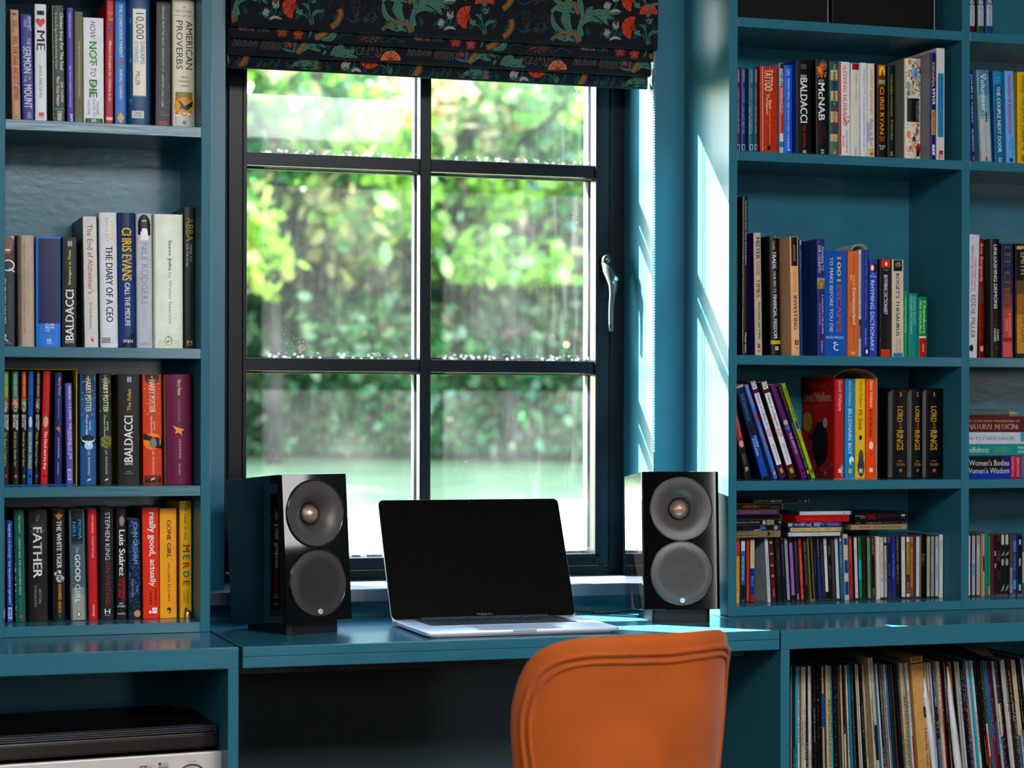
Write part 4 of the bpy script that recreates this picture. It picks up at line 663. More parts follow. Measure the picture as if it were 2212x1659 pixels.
R2 = [
 ('very tall thin black songbook with worn white edges', 152, 188, 83, -2, '100e0f', [S(60, 'c8c8c0', .0, .12, 86, 1235, 'b'), R('b0b0a8', 0, .05, 86, 1235), T('The Complete Guitar Player Omnibus Edition', 'd0d0cc', .4, .7, 112, 585), T('Music Sales', 'd0d0cc', .4, .72, 1085, 1230)], {'d': .2, 'side': '0a090a'}),
 ('worn cream paperback with navy orange and red title', 230, 283, 350, 12, 'b9b0a2', [T('MISTER', '1a2440', .25, .8, 385, 545, 'b'), T('GOOD', 'c0602a', .25, .8, 565, 665, 'b'), T('TIMES', 'a82828', .25, .8, 690, 825, 'b'), T('Norman Jay MBE', '2a3040', .4, .75, 862, 1132, 'b'), T('with Lloyd Bradley', 'b86a40', .1, .28, 905, 1092), E('a05048', .3, .7, 1160, 1200), R('b85a50', .25, .75, 1212, 1220)], {'side': '4a2a78', 'p': .012}),
 ('black hardback with white title and a yellow tab', 338, 420, 375, 14, '1d1f22', [T('THARP', 'b8b028', .3, .52, 408, 478, 'b'), T('TRADE', 'd8d8d8', .3, .6, 488, 615, 'b'), T('YOUR WAY TO', 'd0d0d0', .34, .56, 632, 790), T('FINANCIAL FREEDOM', 'd8d8d8', .3, .6, 805, 1125, 'b'), R('b8a818', .05, .9, 1140, 1168), R('c0c0c0', .4, .7, 1185, 1212), T('MC', '1d1f22', .44, .66, 1190, 1208, 'h'), S(20, '8a8a88', 0, 1, 378, 392, 'b')], {'hard': True, 'side': '161718', 'd': .15}),
 ('peach paperback with black top and violet title', 495, 556, 378, 14, 'd2a67c', [R('0d0c0c', 0, 1, 379, 595), T('ARNOLD', 'b09070', .35, .62, 438, 560), T('THE FINANCIAL', '8a6a4a', .52, .68, 632, 785), T('TIMES GUIDE TO', '8a6a4a', .3, .44, 632, 790), T('INVESTING', '3a2a68', .3, .7, 812, 1060, 'b'), R('1a1612', .4, .82, 1138, 1172), R('d2a67c', .55, .7, 1145, 1165), T('Prentice', '5a4a3a', .35, .85, 1185, 1196, 'h'), T('Hall', '5a4a3a', .5, .75, 1202, 1212, 'h')], {'side': 'c8a080', 'p': .035, 'd': .155}),
 ('slim blue paperback squeezed behind the peach one', 560, 584, 400, 12, '214a78', [T('KENNETH CLARKE', '8aa0b8', .3, .6, 480, 620), R('a8b0b8', .3, .7, 402, 440)], {'side': '2a4a70'}),
 ('violet-blue paperback with a small garden picture', 648, 706, 395, 6, '33347c', [T('MOVING TO', 'c8ccd8', .55, .85, 452, 628), T('THE COUNTRY', 'c8ccd8', .15, .45, 440, 645), R('6a7a3a', .02, .98, 680, 762), S(40, 'c06028', .1, .9, 685, 755, 'b'), S(20, 'c8a030', .1, .9, 685, 755, 'b'), R('6a8ab0', .02, .98, 680, 695), T('A COUNTRY LIFE GUIDE', 'c8ccd8', .55, .75, 800, 1088), T('HUON MALLALIEU', 'b0b4c8', .25, .4, 868, 1030), T('QUERCUS', 'b8bcd0', .4, .64, 1140, 1228)], {'d': .19, 'side': '23457c'}),
 ('thick bright blue paperback with yellow and orange title', 737, 915, 483, 0, '085fae', [T('1001', 'd8c860', .58, .74, 528, 705, 'b'), T('ESCAPES', 'c8604a', .56, .76, 732, 1082, 'b'), T('TO MAKE BEFORE YOU DIE', 'b8ccdc', .28, .42, 530, 1080, 'b'), T('HELEN ARNOLD', 'c0d0e0', .14, .86, 1108, 1126, 'h'), T('C', 'e0e8f0', .44, .64, 1165, 1215, 'hb'), P([(0, .6), (.4, 0), (1, .2), (.5, .5)], 'e0e8f0', .42, .58, 1148, 1175)], {'p': .01, 'side': '0a4a90'}),
 ('orange paperback with white and brown lettering', 920, 998, 487, 0, 'c87038', [T('The Daily Telegraph', '4a2a18', .52, .64, 508, 655), P([(0, .2), (1, 0), (.8, .6), (1, 1), (.3, .8)], 'd8b030', .2, .42, 658, 705), T('Guide to', 'e0c8a8', .5, .66, 660, 735), T('Commuterland', 'dcd4c8', .45, .75, 752, 1022, 'b'), T('Country Life', '4a2a18', .22, .34, 755, 850, 'b'), T('Within Reach of', 'c8b040', .22, .34, 858, 960), T('London', '4a2a18', .22, .34, 968, 1020, 'b'), T('Caroline McGhie', '3a5a28', .52, .64, 1030, 1155), R('c8a880', .3, .7, 1222, 1240)]),
 ('slim white paperback with dark lettering', 1000, 1022, 475, 0, 'b9b7b2', [T("The Parent's PRAYING Wives", '3a3030', .2, .7, 505, 960), R('5a1a18', 0, 1, 985, 1125), T('Omartian', 'c8a8a0', .2, .7, 1030, 1120), R('b0aeaa', 0, 1, 1125, 1250)]),
 ('royal blue paperback with olive and white lettering', 1024, 1077, 477, 0, '1c3f94', [T('Property Magic', '8a9a58', .45, .7, 500, 668), T('4th revised and updated edition', 'a8a858', .42, .62, 695, 990), T('Simon Zutshi', 'b0bcd0', .42, .62, 1048, 1178), R('16306a', 0, 1, 1190, 1255), E('c8d0e0', .5, .85, 1205, 1238)]),
 ('blue dictionary with an orange oval emblem', 1082, 1140, 547, 0, '2c4ea4', [R('10141c', 0, 1, 578, 635), E('d06818', .02, .56, 582, 632), E('e8e8e0', .14, .44, 592, 628), T('THE', 'c8d0e0', .2, .5, 648, 656, 'h'), T('PENGUIN', 'c8d0e0', .05, .8, 664, 678, 'h'), T('RHYMING DICTIONARY', 'ccd4e8', .08, .52, 700, 1218)]),
 ('black dictionary with orange top and foot', 1155, 1242, 545, 0, '17191b', [R('c2420f', 0, 1, 546, 605), P([(.3, 0), (.7, 0), (1, .5), (.7, 1), (.3, 1), (0, .5)], 'e0dcd0', .42, .62, 565, 592), T('PENGUIN', '9a9a98', .3, .72, 617, 628, 'h'), T('RHYMING DICTIONARY', 'd4d4d0', .32, .64, 660, 950, 'b'), R('c2420f', 0, 1, 1205, 1258), S(20, '8a8a88', 0, .1, 620, 1200)], {'p': .006}),
 ('cream thesaurus with black top and heavy black title', 1244, 1330, 548, 2, 'c3baa8', [R('1c1c1c', 0, 1, 549, 632), E('8a8474', .25, .75, 565, 605), S(12, '3a3830', .3, .7, 568, 600, 'b'), T("ROGET'S THESAURUS", '141414', .3, .62, 648, 1108, 'b'), T('OF ENGLISH WORDS', 'b85a38', .55, .7, 1120, 1225), T('AND PHRASES', 'b85a38', .28, .42, 1120, 1218), R('2a7aa8', 0, 1, 1232, 1258)]),
 ('short leaf green paperback', 1334, 1362, 780, 0, '1f8f58', [T('MINDFULNESS', '7ac0a0', .1, .6, 828, 1082)]),
 ('short turquoise dictionary', 1366, 1434, 795, 0, '0d8a86', [T('GRIFFIN SAVERS', '98d0c8', .52, .72, 815, 1025), T('OXFORD DICTIONARY', '98d0c8', .18, .38, 815, 1098)]),
 ('shortest green and red mini thesaurus', 1437, 1503, 820, 0, '128a4e', [T('Chambers', 'b8dcc0', .5, .82, 848, 1088, 'b'), T('MINI THESAURUS', 'b0d8b8', .12, .34, 848, 1088, 'b'), R('d0d0c8', 0, 1, 1110, 1122), R('b01f2a', 0, 1, 1122, 1258), T('NEW', 'e0b0a8', .4, .64, 1165, 1228, 'bi')]),
]
R2B = [
 ('white paperback with pink and black lettering', 1812, 1888, 365, -20, 'c6c6cc', [T('CLEAN LIVING UNDER', 'c02848', .52, .7, 528, 782, 'b'), T('DIFFICULT CIRCUMSTANCES', 'c02848', .22, .42, 445, 780, 'b'), T('EDDIE PILLER', '1c1c24', .3, .7, 808, 1125), E('1c1c28', .2, .6, 1172, 1222)], {'free': 1}),
 ('dark red paperback with white script name', 1882, 1922, 395, -2, '7c1614', [T('Ron Burgundy', 'c8b8a8', .1, .7, 432, 712, 'b'), E('6a4a38', .0, .8, 735, 880), T('LET ME OFF', 'a04030', .5, .75, 905, 1140, 'b'), T('AT THE TOP!', 'a04030', .1, .4, 905, 1135, 'b'), E('c8a8a0', .2, .8, 1178, 1222)]),
 ('black hardback with bold white title', 1936, 2035, 395, 6, '1b1d20', [T('UNLEASHING DEMONS', 'd4d4d2', .36, .66, 438, 908, 'b'), T('The', '7c1c18', .4, .66, 922, 940, 'hb'), T('Inside', '7c1c18', .3, .76, 952, 972, 'hb'), T('Story of', '7c1c18', .24, .8, 984, 1006, 'hb'), T('Brexit', '7c1c18', .3, .76, 1016, 1038, 'hb'), T('CRAIG', 'd0d0ce', .6, .8, 1058, 1142, 'b'), T('OLIVER', 'd0d0ce', .34, .52, 1050, 1150, 'b'), T('H', '9a2a20', .5, .74, 1178, 1205, 'hb')], H),
 ('violet and red thriller with faded gold letters', 2046, 2134, 430, 2, '272a5c', [R('5a2a50', 0, 1, 700, 800), R('8a3a48', 0, 1, 800, 900), R('b04a4c', 0, 1, 900, 1120), R('8a2028', 0, 1, 1120, 1150), R('c05a58', 0, 1, 1150, 1262), T('LEE CHILD', '7a6828', .2, .75, 452, 925, 'b'), T('A WANTED', 'd0a898', .56, .76, 938, 1115), T('MAN', 'd0a898', .3, .5, 988, 1068)], {'p': .006}),
 ('black and gold novel with pale serif title', 2148, 2230, 430, 4, '1a1409', [S(60, 'c0a878', .1, .95, 450, 470, 'b'), T('SMITH', 'b8a890', .45, .8, 492, 655), R('6a4a10', 0, 1, 700, 800), R('9a6c12', 0, 1, 800, 950), R('b88a14', 0, 1, 950, 1235), T('ASSEGAI', '6a4a18', .5, .85, 870, 1150), S(40, '2a2010', .05, .95, 1235, 1258, 'b')]),
]
row((1560, 0), 3.393, SZ[3], .13, R1, 'on the top right shelf', 'books on the upper right shelf')
row((1560, 0), 3.393, SZ[3], .13, R1B, 'beside the top divider', 'books on the upper shelf at the right edge')
row((1560, 0), 3.393, SZ[4], .13, R0B, 'in the top right corner', 'comic diaries in the top right corner')
row((1560, 400), 3.393, SZ[2], .13, R2, 'on the second right shelf', 'books on the second right shelf')
row((1560, 400), 3.393, SZ[2], .13, R2B, 'beside the second divider', 'books on the second shelf at the right edge')

# leaning paperbacks, third right shelf: (top-left x, top-right x, top y, bottom-left x)
def wimpy(): return [R('c8ccd0', .18, .82, 148, 215), E('3a3a44', .25, .7, 158, 205), E('c8ccd0', .3, .62, 165, 198), R('ccd0d6', .14, .84, 245, 770), T('Diary of a', '2a2a60', .3, .66, 255, 380, 'bi'), T('Wimpy Kid', '2a2a60', .3, .66, 388, 490, 'bi'), T('JEFF KINNEY', '4a4a58', .3, .66, 615, 755), E('b09828', .3, .75, 795, 835)]
R3 = [
 ('black and red biography leaning at the far left', 20, 72, 165, 148, '131214', [R('a01c1c', 0, 1, 270, 640), T('MICHAEL JACKSON', 'd09090', .35, .75, 280, 560), E('c0a8a0', .2, .8, 590, 640), T('EMILY', '8a8a8a', .55, .7, 690, 760), T('HERBERT', '8a8a8a', .3, .45, 690, 770), T('JB', 'c8c8c8', .25, .75, 785, 820, 'h')], {'free': 1}),
 ('leaning dark blue comic paperback with white author name', 90, 150, 165, 200, '10284c', [R('b8b0b0', .05, .95, 170, 205), T('MARVEL', 'a02020', .1, .9, 178, 198, 'hb'), T('AVENGERS', '1a6a9a', .6, .75, 240, 330), T('THE GAUNTLET', '5a9ac8', .3, .6, 250, 450), E('1a1a2a', .1, .8, 480, 545), R('0b58a8', 0, 1, 560, 855), T('EOIN', 'c0d8e8', .55, .8, 560, 640, 'b'), T('COLFER', 'c0d8e8', .2, .45, 575, 705, 'b')], {'p': .004}),
 ('leaning slim periwinkle paperback with orange lettering', 158, 190, 168, 222, '4c78c0', [T('ROALD DAHL', 'c8a840', .25, .75, 180, 345, 'b'), E('b84028', .2, .8, 380, 455), T('FANTASTIC MR FOX', 'b8862a', .25, .75, 500, 650), E('c0a020', .2, .8, 815, 845)]),
 ('leaning purple chequered diary paperback', 192, 246, 138, 232, '4a1c5e', [S(80, '2a1038', .0, 1, 230, 800, 'b')] + wimpy() + [T('THE UGLY', 'b02038', .5, .8, 500, 570, 'b'), T('TRUTH', 'b02038', .2, .45, 500, 560, 'b')]),
 ('leaning brown chequered diary paperback', 270, 330, 140, 224, '4e2012', [S(80, '2a120a', .0, 1, 230, 800, 'b')] + wimpy() + [T('THE THIRD', 'b02038', .5, .8, 500, 570, 'b'), T('WHEEL', 'b02038', .2, .45, 500, 560, 'b')]),
 ('leaning magenta paperback with white title', 346, 386, 165, 244, '6c2470', [T('ANTHONY HOROWITZ', '2a0a30', .3, .7, 205, 435), E('c0a898', .05, .95, 440, 475), E('2a7aa8', .05, .95, 475, 515), T('THE SWITCH', 'd8b8e0', .3, .8, 535, 685, 'b'), E('1a1020', .3, .7, 795, 825)]),
 ('leaning slim navy paperback with yellow lettering', 402, 430, 175, 226, '1b1c4e', [T('ROALD DAHL', 'b02828', .2, .75, 195, 370, 'b'), T('Charlie and the Chocolate Factory', 'c89a30', .25, .75, 460, 720), T('A PLAY', 'b0b0c0', .3, .7, 740, 790), E('c0a020', .2, .8, 805, 835)]),
 ('leaning lime green paperback beside the red boxed set', 432, 462, 160, 226, '86a818', [T('ANTHONY HOROWITZ', '2a3a10', .25, .75, 200, 420, 'b'), R('9ab0a0', 0, 1, 435, 515), E('2a4a30', .2, .8, 440, 510), T('GRANNY', 'c8b028', .2, .8, 530, 600), T('RETURN TO GROOSHAM GRANGE', 'c8d840', .2, .75, 605, 790, 'b'), E('1a2a10', .3, .7, 800, 830)]),
]
row((1560, 780), 3.393, SZ[1], .13, R3, 'in its row', 'leaning paperbacks on the third right shelf')
WAL = [
 ('red paperback in the red boxed set', 828, 893, 130, 0, 'b51f24', [T('David Walliams', 'e0b0a8', .35, .72, 145, 368), T('GANGSTA GRANNY', '9a5a30', .3, .7, 388, 765, 'b'), E('b08a80', .55, 1, 755, 850), S(20, '2a6a8a', .5, 1, 760, 850, 'b'), R('d8c0b8', .35, .75, 790, 820)], {'d': .135}),
 ('blue paperback in the red boxed set', 901, 973, 130, 0, '1886bc', [T('David Walliams', 'b8c860', .35, .6, 148, 330, 'i'), T('BILLIONAIRE BOY', 'c8dce8', .3, .66, 350, 685, 'b'), E('c8d8e0', .4, .9, 700, 765), E('5a9a58', .55, .9, 735, 770), R('c8b030', .35, .7, 792, 822)], {'d': .135}),
 ('yellow paperback in the red boxed set', 977, 1050, 130, 0, 'd0b40e', [T('David Walliams', '3a2a10', .4, .68, 155, 340), T('Mr Stink', 'b8281c', .3, .68, 358, 510, 'b'), E('c8a890', .2, .6, 555, 620), E('1a1a1a', .35, .65, 545, 580), E('5a5a58', .3, .8, 650, 760), E('4a4a4c', .2, .9, 700, 850), R('b8b8b8', .35, .7, 790, 820)], {'d': .135}),
 ('orange paperback in the red boxed set', 1054, 1124, 130, 0, 'd8560f', [T('David Walliams', 'ead0b8', .4, .7, 145, 340), T('BOY IN THE DRESS', '3a2030', .3, .66, 355, 560, 'b'), E('e0c8b8', .3, .75, 590, 650), E('d04030', .35, .7, 660, 700), R('d8c8b8', .35, .7, 785, 815)], {'d': .135}),
]
row((1560, 780), 3.393, SZ[1], .13, WAL, '', 'paperbacks in the red boxed set', raised=4)
def lotr(n, t):
    return [T(n, 'c88a30', .48 if n == '1' else .42, .54 if n == '1' else .6, 230, 262, 'h'), T('THE', 'b87a30', .62, .7, 365, 392, 'v'), T('LORD', 'c8a048', .3, .66, 333, 450, 'b'), T('OF THE', 'b88a40', .42, .6, 458, 500), T('RINGS', 'c8a048', .26, .7, 508, 655, 'b'), T(t, '5a4a30', .2, .28, 395, 600), R('14161c', 0, 1, 600, 602), T('J.R.R.', 'b08a50', .32, .68, 728, 742, 'h'), T('TOLKIEN', 'b08a50', .2, .8, 750, 768, 'h'), R('b8682a', .42, .62, 792, 806), R('b8682a', .42, .5, 808, 815), R('b8682a', .53, .62, 808, 815)]
LOT = [
 ('thick black paperback numbered 3 in the black slipcase', 1250, 1358, 208, 0, '111317', lotr('3', 'THE RETURN OF THE KING'), {'d': .135, 'side': 'a8a8a4'}),
 ('black paperback numbered 2 in the black slipcase', 1390, 1470, 208, 0, '111317', lotr('2', 'THE TWO TOWERS'), {'d': .135, 'side': 'a8a8a4'}),
 ('black paperback numbered 1 in the black slipcase', 1496, 1606, 208, 0, '10161a', lotr('1', 'THE FELLOWSHIP OF THE RING'), {'d': .135, 'side': 'a8a8a4'}),
]
row((1560, 780), 3.393, SZ[1], .13, LOT, '', 'paperbacks in the black slipcase', raised=3)

def slipcase(label, o, s, x0, x1, yt, yf, z, D, mb_col, inside, extra=None, t=.0012, name='slipcase', top_arch=0.0):
    X0 = PY(o[0] + x0 / s, o[1] + 500 / s, yf)[0]; X1 = PY(o[0] + x1 / s, o[1] + 500 / s, yf)[0]
    h = PY(o[0] + (x0 + x1) / 2 / s, o[1] + yt / s, yf)[2] - z; X0 = max(X0, .3387); w = X1 - X0
    r = empty(name, (X0, yf, z + .0003)); tag(r, label, 'slipcase')
    b = MB(); c = [lin(q) for q in mb_col]      # left, right, top, bottom
    b.box(0, t, 0, D, 0, h, c[0]); b.box(w - t, w, 0, D, 0, h, c[1]); b.box(t, w - t, 0, D, 0, t * .8, c[3])
    b.build('case_sides', M_MATTP, r)
    b = MB(); n = 10
    for i in range(n):
        a0, a1 = i / n, (i + 1) / n
        zf = lambda a, y: h + top_arch * math.sin(math.pi * min(max(a, 0), 1)) ** .7 * max(0, 1 - y / D * 1.0)
        for (p, q) in ((a0, a1),):
            x_0, x_1 = t + (w - 2 * t) * p, t + (w - 2 * t) * q
            v = [(x_0, 0, zf(p, 0)), (x_1, 0, zf(q, 0)), (x_1, D, h), (x_0, D, h), (x_0, 0, zf(p, 0) - t), (x_1, 0, zf(q, 0) - t), (x_1, D, h - t), (x_0, D, h - t)]
            b.mesh(v, [(0, 1, 2, 3), (7, 6, 5, 4), (0, 4, 5, 1), (2, 6, 7, 3), (1, 5, 6, 2), (0, 3, 7, 4)], c[2])
    b.build('case_top', M_MATTP, r)
    b = MB(); b.box(t, w - t, D - t, D, t, h - t, lin(inside)); b.build('case_back', M_MATTP, r)
    if extra: extra(r, w, h, D)
    return r
# yellow and blue slipcase, third left shelf
slipcase('thin yellow and blue slipcase around the slim paperbacks on the left', (0, 780), 4.424, -10, 737, 76, WY - .005 - .138, SZ[1], .137, ['c8a810', 'c4a812', 'c8ac10', '1a78c0'], '2a2a20', t=.0013)
# red boxed set with a bowed card top and printed left side
def red_side(r, w, h, D):
    b = MB(); q = []
    def U(a): return D - a * D      # across the side as seen: back edge .. front edge
    def rect(c, a0, a1, v0, v1): b.poly([(-.0003, U(a0), h * (1 - v1)), (-.0003, U(a1), h * (1 - v1)), (-.0003, U(a1), h * (1 - v0)), (-.0003, U(a0), h * (1 - v0))], lin(c))
    def txt(s, c, a0, a1, v0, v1, f=''):
        v, fc = glyphs(s, f)
        b.mesh([(-.0006, U(a0 + (a1 - a0) * p), h * (1 - (v1 + (v0 - v1) * t_))) for p, t_ in v], fc, lin(c))
    def ell(c, a0, a1, v0, v1, k=0):
        n = 20; b.poly([(-.0008 - k, U((a0 + a1) / 2 + (a1 - a0) / 2 * math.cos(2 * math.pi * i / n)), h * (1 - (v0 + v1) / 2 - (v1 - v0) / 2 * math.sin(2 * math.pi * i / n))) for i in range(n)], lin(c))
    txt('The world of', 'c87868', .2, .75, .05, .1); txt('David Walliams', 'd8b8a0', .05, .94, .15, .24, 'bi'); txt('Best Boxset Ever', 'b05a38', .12, .88, .26, .31)
    ell('a88a30', .04, .34, .34, .54); txt('No.1', '5a3a10', .1, .26, .39, .43, 'i'); txt('bestselling', '5a3a10', .08, .3, .45, .475); txt('author', '5a3a10', .12, .26, .485, .51)
    ell('2a1a20', .34, .84, .44, .88); ell('a89898', .68, .82, .40, .50, .0002); ell('151015', .42, .68, .58, .82, .0002); ell('3a2028', .2, .5, .56, .62, .0002)
    for a, c in ((.22, '4a3a40'), (.4, '6a8a98'), (.62, '6a8a98'), (.84, '5a4a40')): rect(c, a, a + .02, .72, .9)
    for i in range(26):
        rr = random.Random(i); a = .5 + rr.random() * .45; v = .84 + rr.random() * .13; ell(rr.choice(['2a7a6a', '5a3a7a', 'c89030', '1a5a8a']), a, a + .05, v, v + .018, .0004)
    b.build('printed_side', M_MATTP, r)
slipcase('red boxed set case with a bowed card top on the right shelf', (1560, 780), 3.393, 818, 1136, 118, WY - .005 - .142, SZ[1], .140, ['a81a18', 'b8a088', 'a89068', 'b8a088'], '6a5a48', red_side, name='boxed_set_case', top_arch=.0165)
slipcase('black slipcase around three numbered paperbacks', (1560, 780), 3.393, 1212, 1622, 200, WY - .005 - .140, SZ[1], .138, ['1c1712', '12100e', '15120f', '15120f'], '0c0b0a', None)

# horizontal pile beyond the divider on the third shelf
def lying(label, cat, group, name, o, s, x0, x1, yt, yb, yf, D, color, items, z=None, rz=0.0, hard=False, side=None, pm=None):
    """a book or case lying on its side; local x runs along the spine, z up"""
    px0, px1 = o[0] + x0 / s, o[0] + x1 / s; xm = (px0 + px1) / 2
    X0, X1 = PY(px0, o[1] + yt / s, yf)[0], PY(px1, o[1] + yt / s, yf)[0]
    zt = PY(xm, o[1] + yt / s, yf)[2]; zb = z if z is not None else PY(xm, o[1] + yb / s, yf)[2]
    w = X1 - X0; h = max(zt - zb, .003) - .0003
    r = empty(name, (X0, yf, zb + .0002), rz); tag(r, label, cat, group)
    mb = MB(); c = lin(color); t = .0008
    mb.box(0, w, .0006, D, 0, t, lin(side or color)); mb.box(0, w, .0006, D, h - t, h, lin(side or color)); mb.box(0, w, 0, .0012, 0, h, c)
    spine_print(mb, items, w, h, lambda v: min(max(h * (yb - v) / (yb - yt), .0006), h - .0006))
    mb.build('cover', pm or M_PRINT, r)
    pg = MB(); pg.box(.0015, w - .0015, .0014, D - .001, t + .0001, h - t - .0001); pg.build('page_block', M_PAGES, r)
    return r, zb + .0002 + h
o3 = (1560, 780); G3 = 'books lying in a pile beyond the right divider'
yb3 = BF + .03
_, z = lying('deep blue thick book with white serif title at the bottom of the pile', 'book', G3, 'book', o3, 3.393, 1770, 2330, 692, 852, yb3, .14, '10286a', [R('0a0c1c', .08, .5, 700, 800), R('0c3a9a', .08, .6, 800, 850), T("Women's Bodies", 'c8c8c0', .07, .59, 722, 762, 'h'), T("Women's Wisdom", 'c8c8c0', .03, .59, 776, 815, 'h'), R('a82050', .61, .75, 696, 850), T('The complete guide to', 'd0a0a8', .62, .66, 700, 840, 'u'), T("women's health", 'd0a0a8', .68, .72, 705, 840, 'u'), R('1a7a98', .755, .78, 696, 850), R('b8b8b0', .785, 1, 696, 850)], z=SZ[1])
_, z = lying('turquoise book with white title, second from the bottom of the pile', 'book', G3, 'book', o3, 3.393, 1760, 2330, 608, 690, yb3 + .004, .13, '0a8a88', [T('Mindfulness', 'd0e4e0', .0, .34, 628, 668, 'hb'), T('a practical guide to', '98a840', .41, .55, 630, 641, 'h'), T('FINDING PEACE IN A', '98a840', .41, .6, 645, 656, 'h'), T('FRANTIC WORLD', '98a840', .41, .56, 660, 671, 'h'), T('MARK WILLIAMS', 'c8dcd8', .71, .98, 625, 643, 'h'), T('DANNY PENMAN', 'c8dcd8', .71, .98, 655, 673, 'h')], z=z)
_, z = lying('pale grey book with spaced serif title in the middle of the pile', 'book', G3, 'book', o3, 3.393, 1750, 2330, 520, 605, yb3 + .002, .135, 'b4bcc4', [T('HOW TO STARVE CANCER', '3a4a54', .03, .67, 553, 577, 'h'), R('2a90b4', .75, 1, 523, 588), T('JANE', '10424c', .8, .86, 560, 575, 'h')], z=z)
_, z = lying('maroon thick book with white capitals, uppermost book of the pile', 'book', G3, 'book', o3, 3.393, 1750, 2330, 405, 516, yb3, .15, '5e0d0f', [T("THE CLINICIAN'S HANDBOOK OF", 'c89a90', .05, .74, 430, 446, 'h'), T('NATURAL MEDICINE', 'd0b0a4', .09, .74, 458, 498, 'hb'), T('J', 'd0b0a4', .79, .81, 460, 498, 'hb')], z=z, hard=True)
# feather pen and loose folded cloth on the pile
a = PY(1560 + 1800 / 3.393, 780 + 380 / 3.393, yb3 + .03); bq = PY(1560 + 2172 / 3.393, 780 + 362 / 3.393, yb3 + .02)
r = empty('pencil', (a[0], a[1], z)); tag(r, 'grey ribbed pencil with a sharpened orange tip on the maroon book', 'pencil')
dx, dy = bq[0] - a[0], bq[1] - a[1]
for nm, m_, p0, p1, r0, r1 in (('barrel', mat('grey_ribbed_pencil', (.07, .085, .085), .7, bump=.4, bscale=200), -.02, .80, .0058, .0058), ('sharpened_wood', mat('pencil_wood', (.5, .25, .12), .7), .80, .955, .0058, .0016), ('lead', mat('pencil_lead', (.4, .4, .4), .4), .955, 1.0, .0016, .0004)):
    b = MB(); b.tube([(dx * p0, dy * p0, .0062), (dx * p1, dy * p1, .0062)], [r0, r1], 8); b.build(nm, m_, r, smooth=True)
b = MB()
for i in range(9):
    q = i / 9; b.tube([(dx * (-.05 + q * .02), .01 + q * .004, .0025 + (i % 3) * .0042), (dx * .7, .012 + q * .006, .0025 + (i % 3) * .0042)], [.0030, .0022], 6)
o = b.build('cord_bundle', mat('grey_cord', (.06, .075, .08), .85), smooth='all', loc=(a[0], a[1], z)); tag(o, 'bundle of dark grey cords lying behind the pencil', 'cord', kind='stuff')
# curled paper on the orange book
c0 = PY(1560 + 960 / 3.393, 400 + 487 / 3.393, 3.85); b = MB(); n = 14
for k in range(3):
    pts = []
    for i in range(n + 1):
        an = math.pi * (1.02 - .95 * i / n); rr = .0095 + .0012 * k
        pts.append((rr * 1.5 * math.cos(an), rr * 1.05 * math.sin(an) + .0005))
    for i in range(n):
        (x0, z0), (x1, z1) = pts[i], pts[i + 1]; y0 = -.006 - k * .002; y1 = .07 - k * .01
        b.mesh([(x0, y0, z0), (x1, y0, z1), (x1, y1, z1), (x0, y1, z0), (x0 * .97, y0, z0 * .95), (x1 * .97, y0, z1 * .95), (x1 * .97, y1, z1 * .95), (x0 * .97, y1, z0 * .95)], [(0, 1, 2, 3), (7, 6, 5, 4), (0, 4, 5, 1), (1, 5, 6, 2), (3, 2, 6, 7)])
o = b.build('paper_curl', mat('grey_paper', (.42, .43, .45), .7), smooth=True, loc=(c0[0] + .004, 3.84, c0[2] + .0005)); tag(o, 'curled strip of grey paper on top of the orange book', 'paper')

# two large black box files on the top shelf
for (x0, x1, yf, lab) in ((1585, 1792, 3.79, 'black box file on the top right shelf, left one'), (1797, 2022, 3.80, 'black box file on the top right shelf, right one')):
    X0, X1 = PY(x0, 30, yf)[0], PY(x1, 30, yf)[0]; X0 = max(X0, 1.6834)
    r = empty('box_file', (X0, yf, SZ[4] + .0003)); tag(r, lab, 'box', 'black box files')
    b = MB(); b.box(0, X1 - X0, 0, .15, 0, .225); b.build('case', mat('black_card', (.004, .004, .0045), .4, spec=.12), r, bevel=.0015)
    b = MB(); b.tube([(X1 - X0 - .004, -.0005, .004), (X1 - X0 - .004, -.0005, .22)], .0016, 8); b.build('edge_highlight', mat('blue_edge_highlight', (.02, .025, .05), .3), r, smooth=True)  # bluish edge highlight, put in as a tinted strip

# ------------------------------------------------------------------ compact discs
CDY = WY - .005 - .142
def cd_obj(name, label, cat, group, X0, yf, z, w, h, D, color, marks, lean=0.0, card=False, grey=None):
    """one case standing upright: clear plastic shell with the printed spine card behind it, or a plain card sleeve"""
    b = MB(); c = lin(color)
    if card: b.box(0, w, 0, D, 0, h, c, 1)
    else:
        b.box(0, w, 0, D, 0, h, (.02, .02, .02), 0)
        b.poly([(w * .08, -.0003, .0035), (w * .94, -.0003, .0035), (w * .94, -.0003, h - .0035), (w * .08, -.0003, h - .0035)], c, 1)
    m2 = MB(); zz = lambda v: h * (1 - v)
    spine_print(m2, marks, w, h, zz, None, -.0004)
    n = len(b.v); b.v += m2.v; b.f += [tuple(i + n for i in f) for f in m2.f]; b.c += m2.c; b.m += [1] * len(m2.f)
    o = b.build(name, [M_CASE, M_PRINT]); o.location = (X0, yf, z + .0004); o.rotation_euler = (0, lean, 0)
    tag(o, label, cat, group); return o
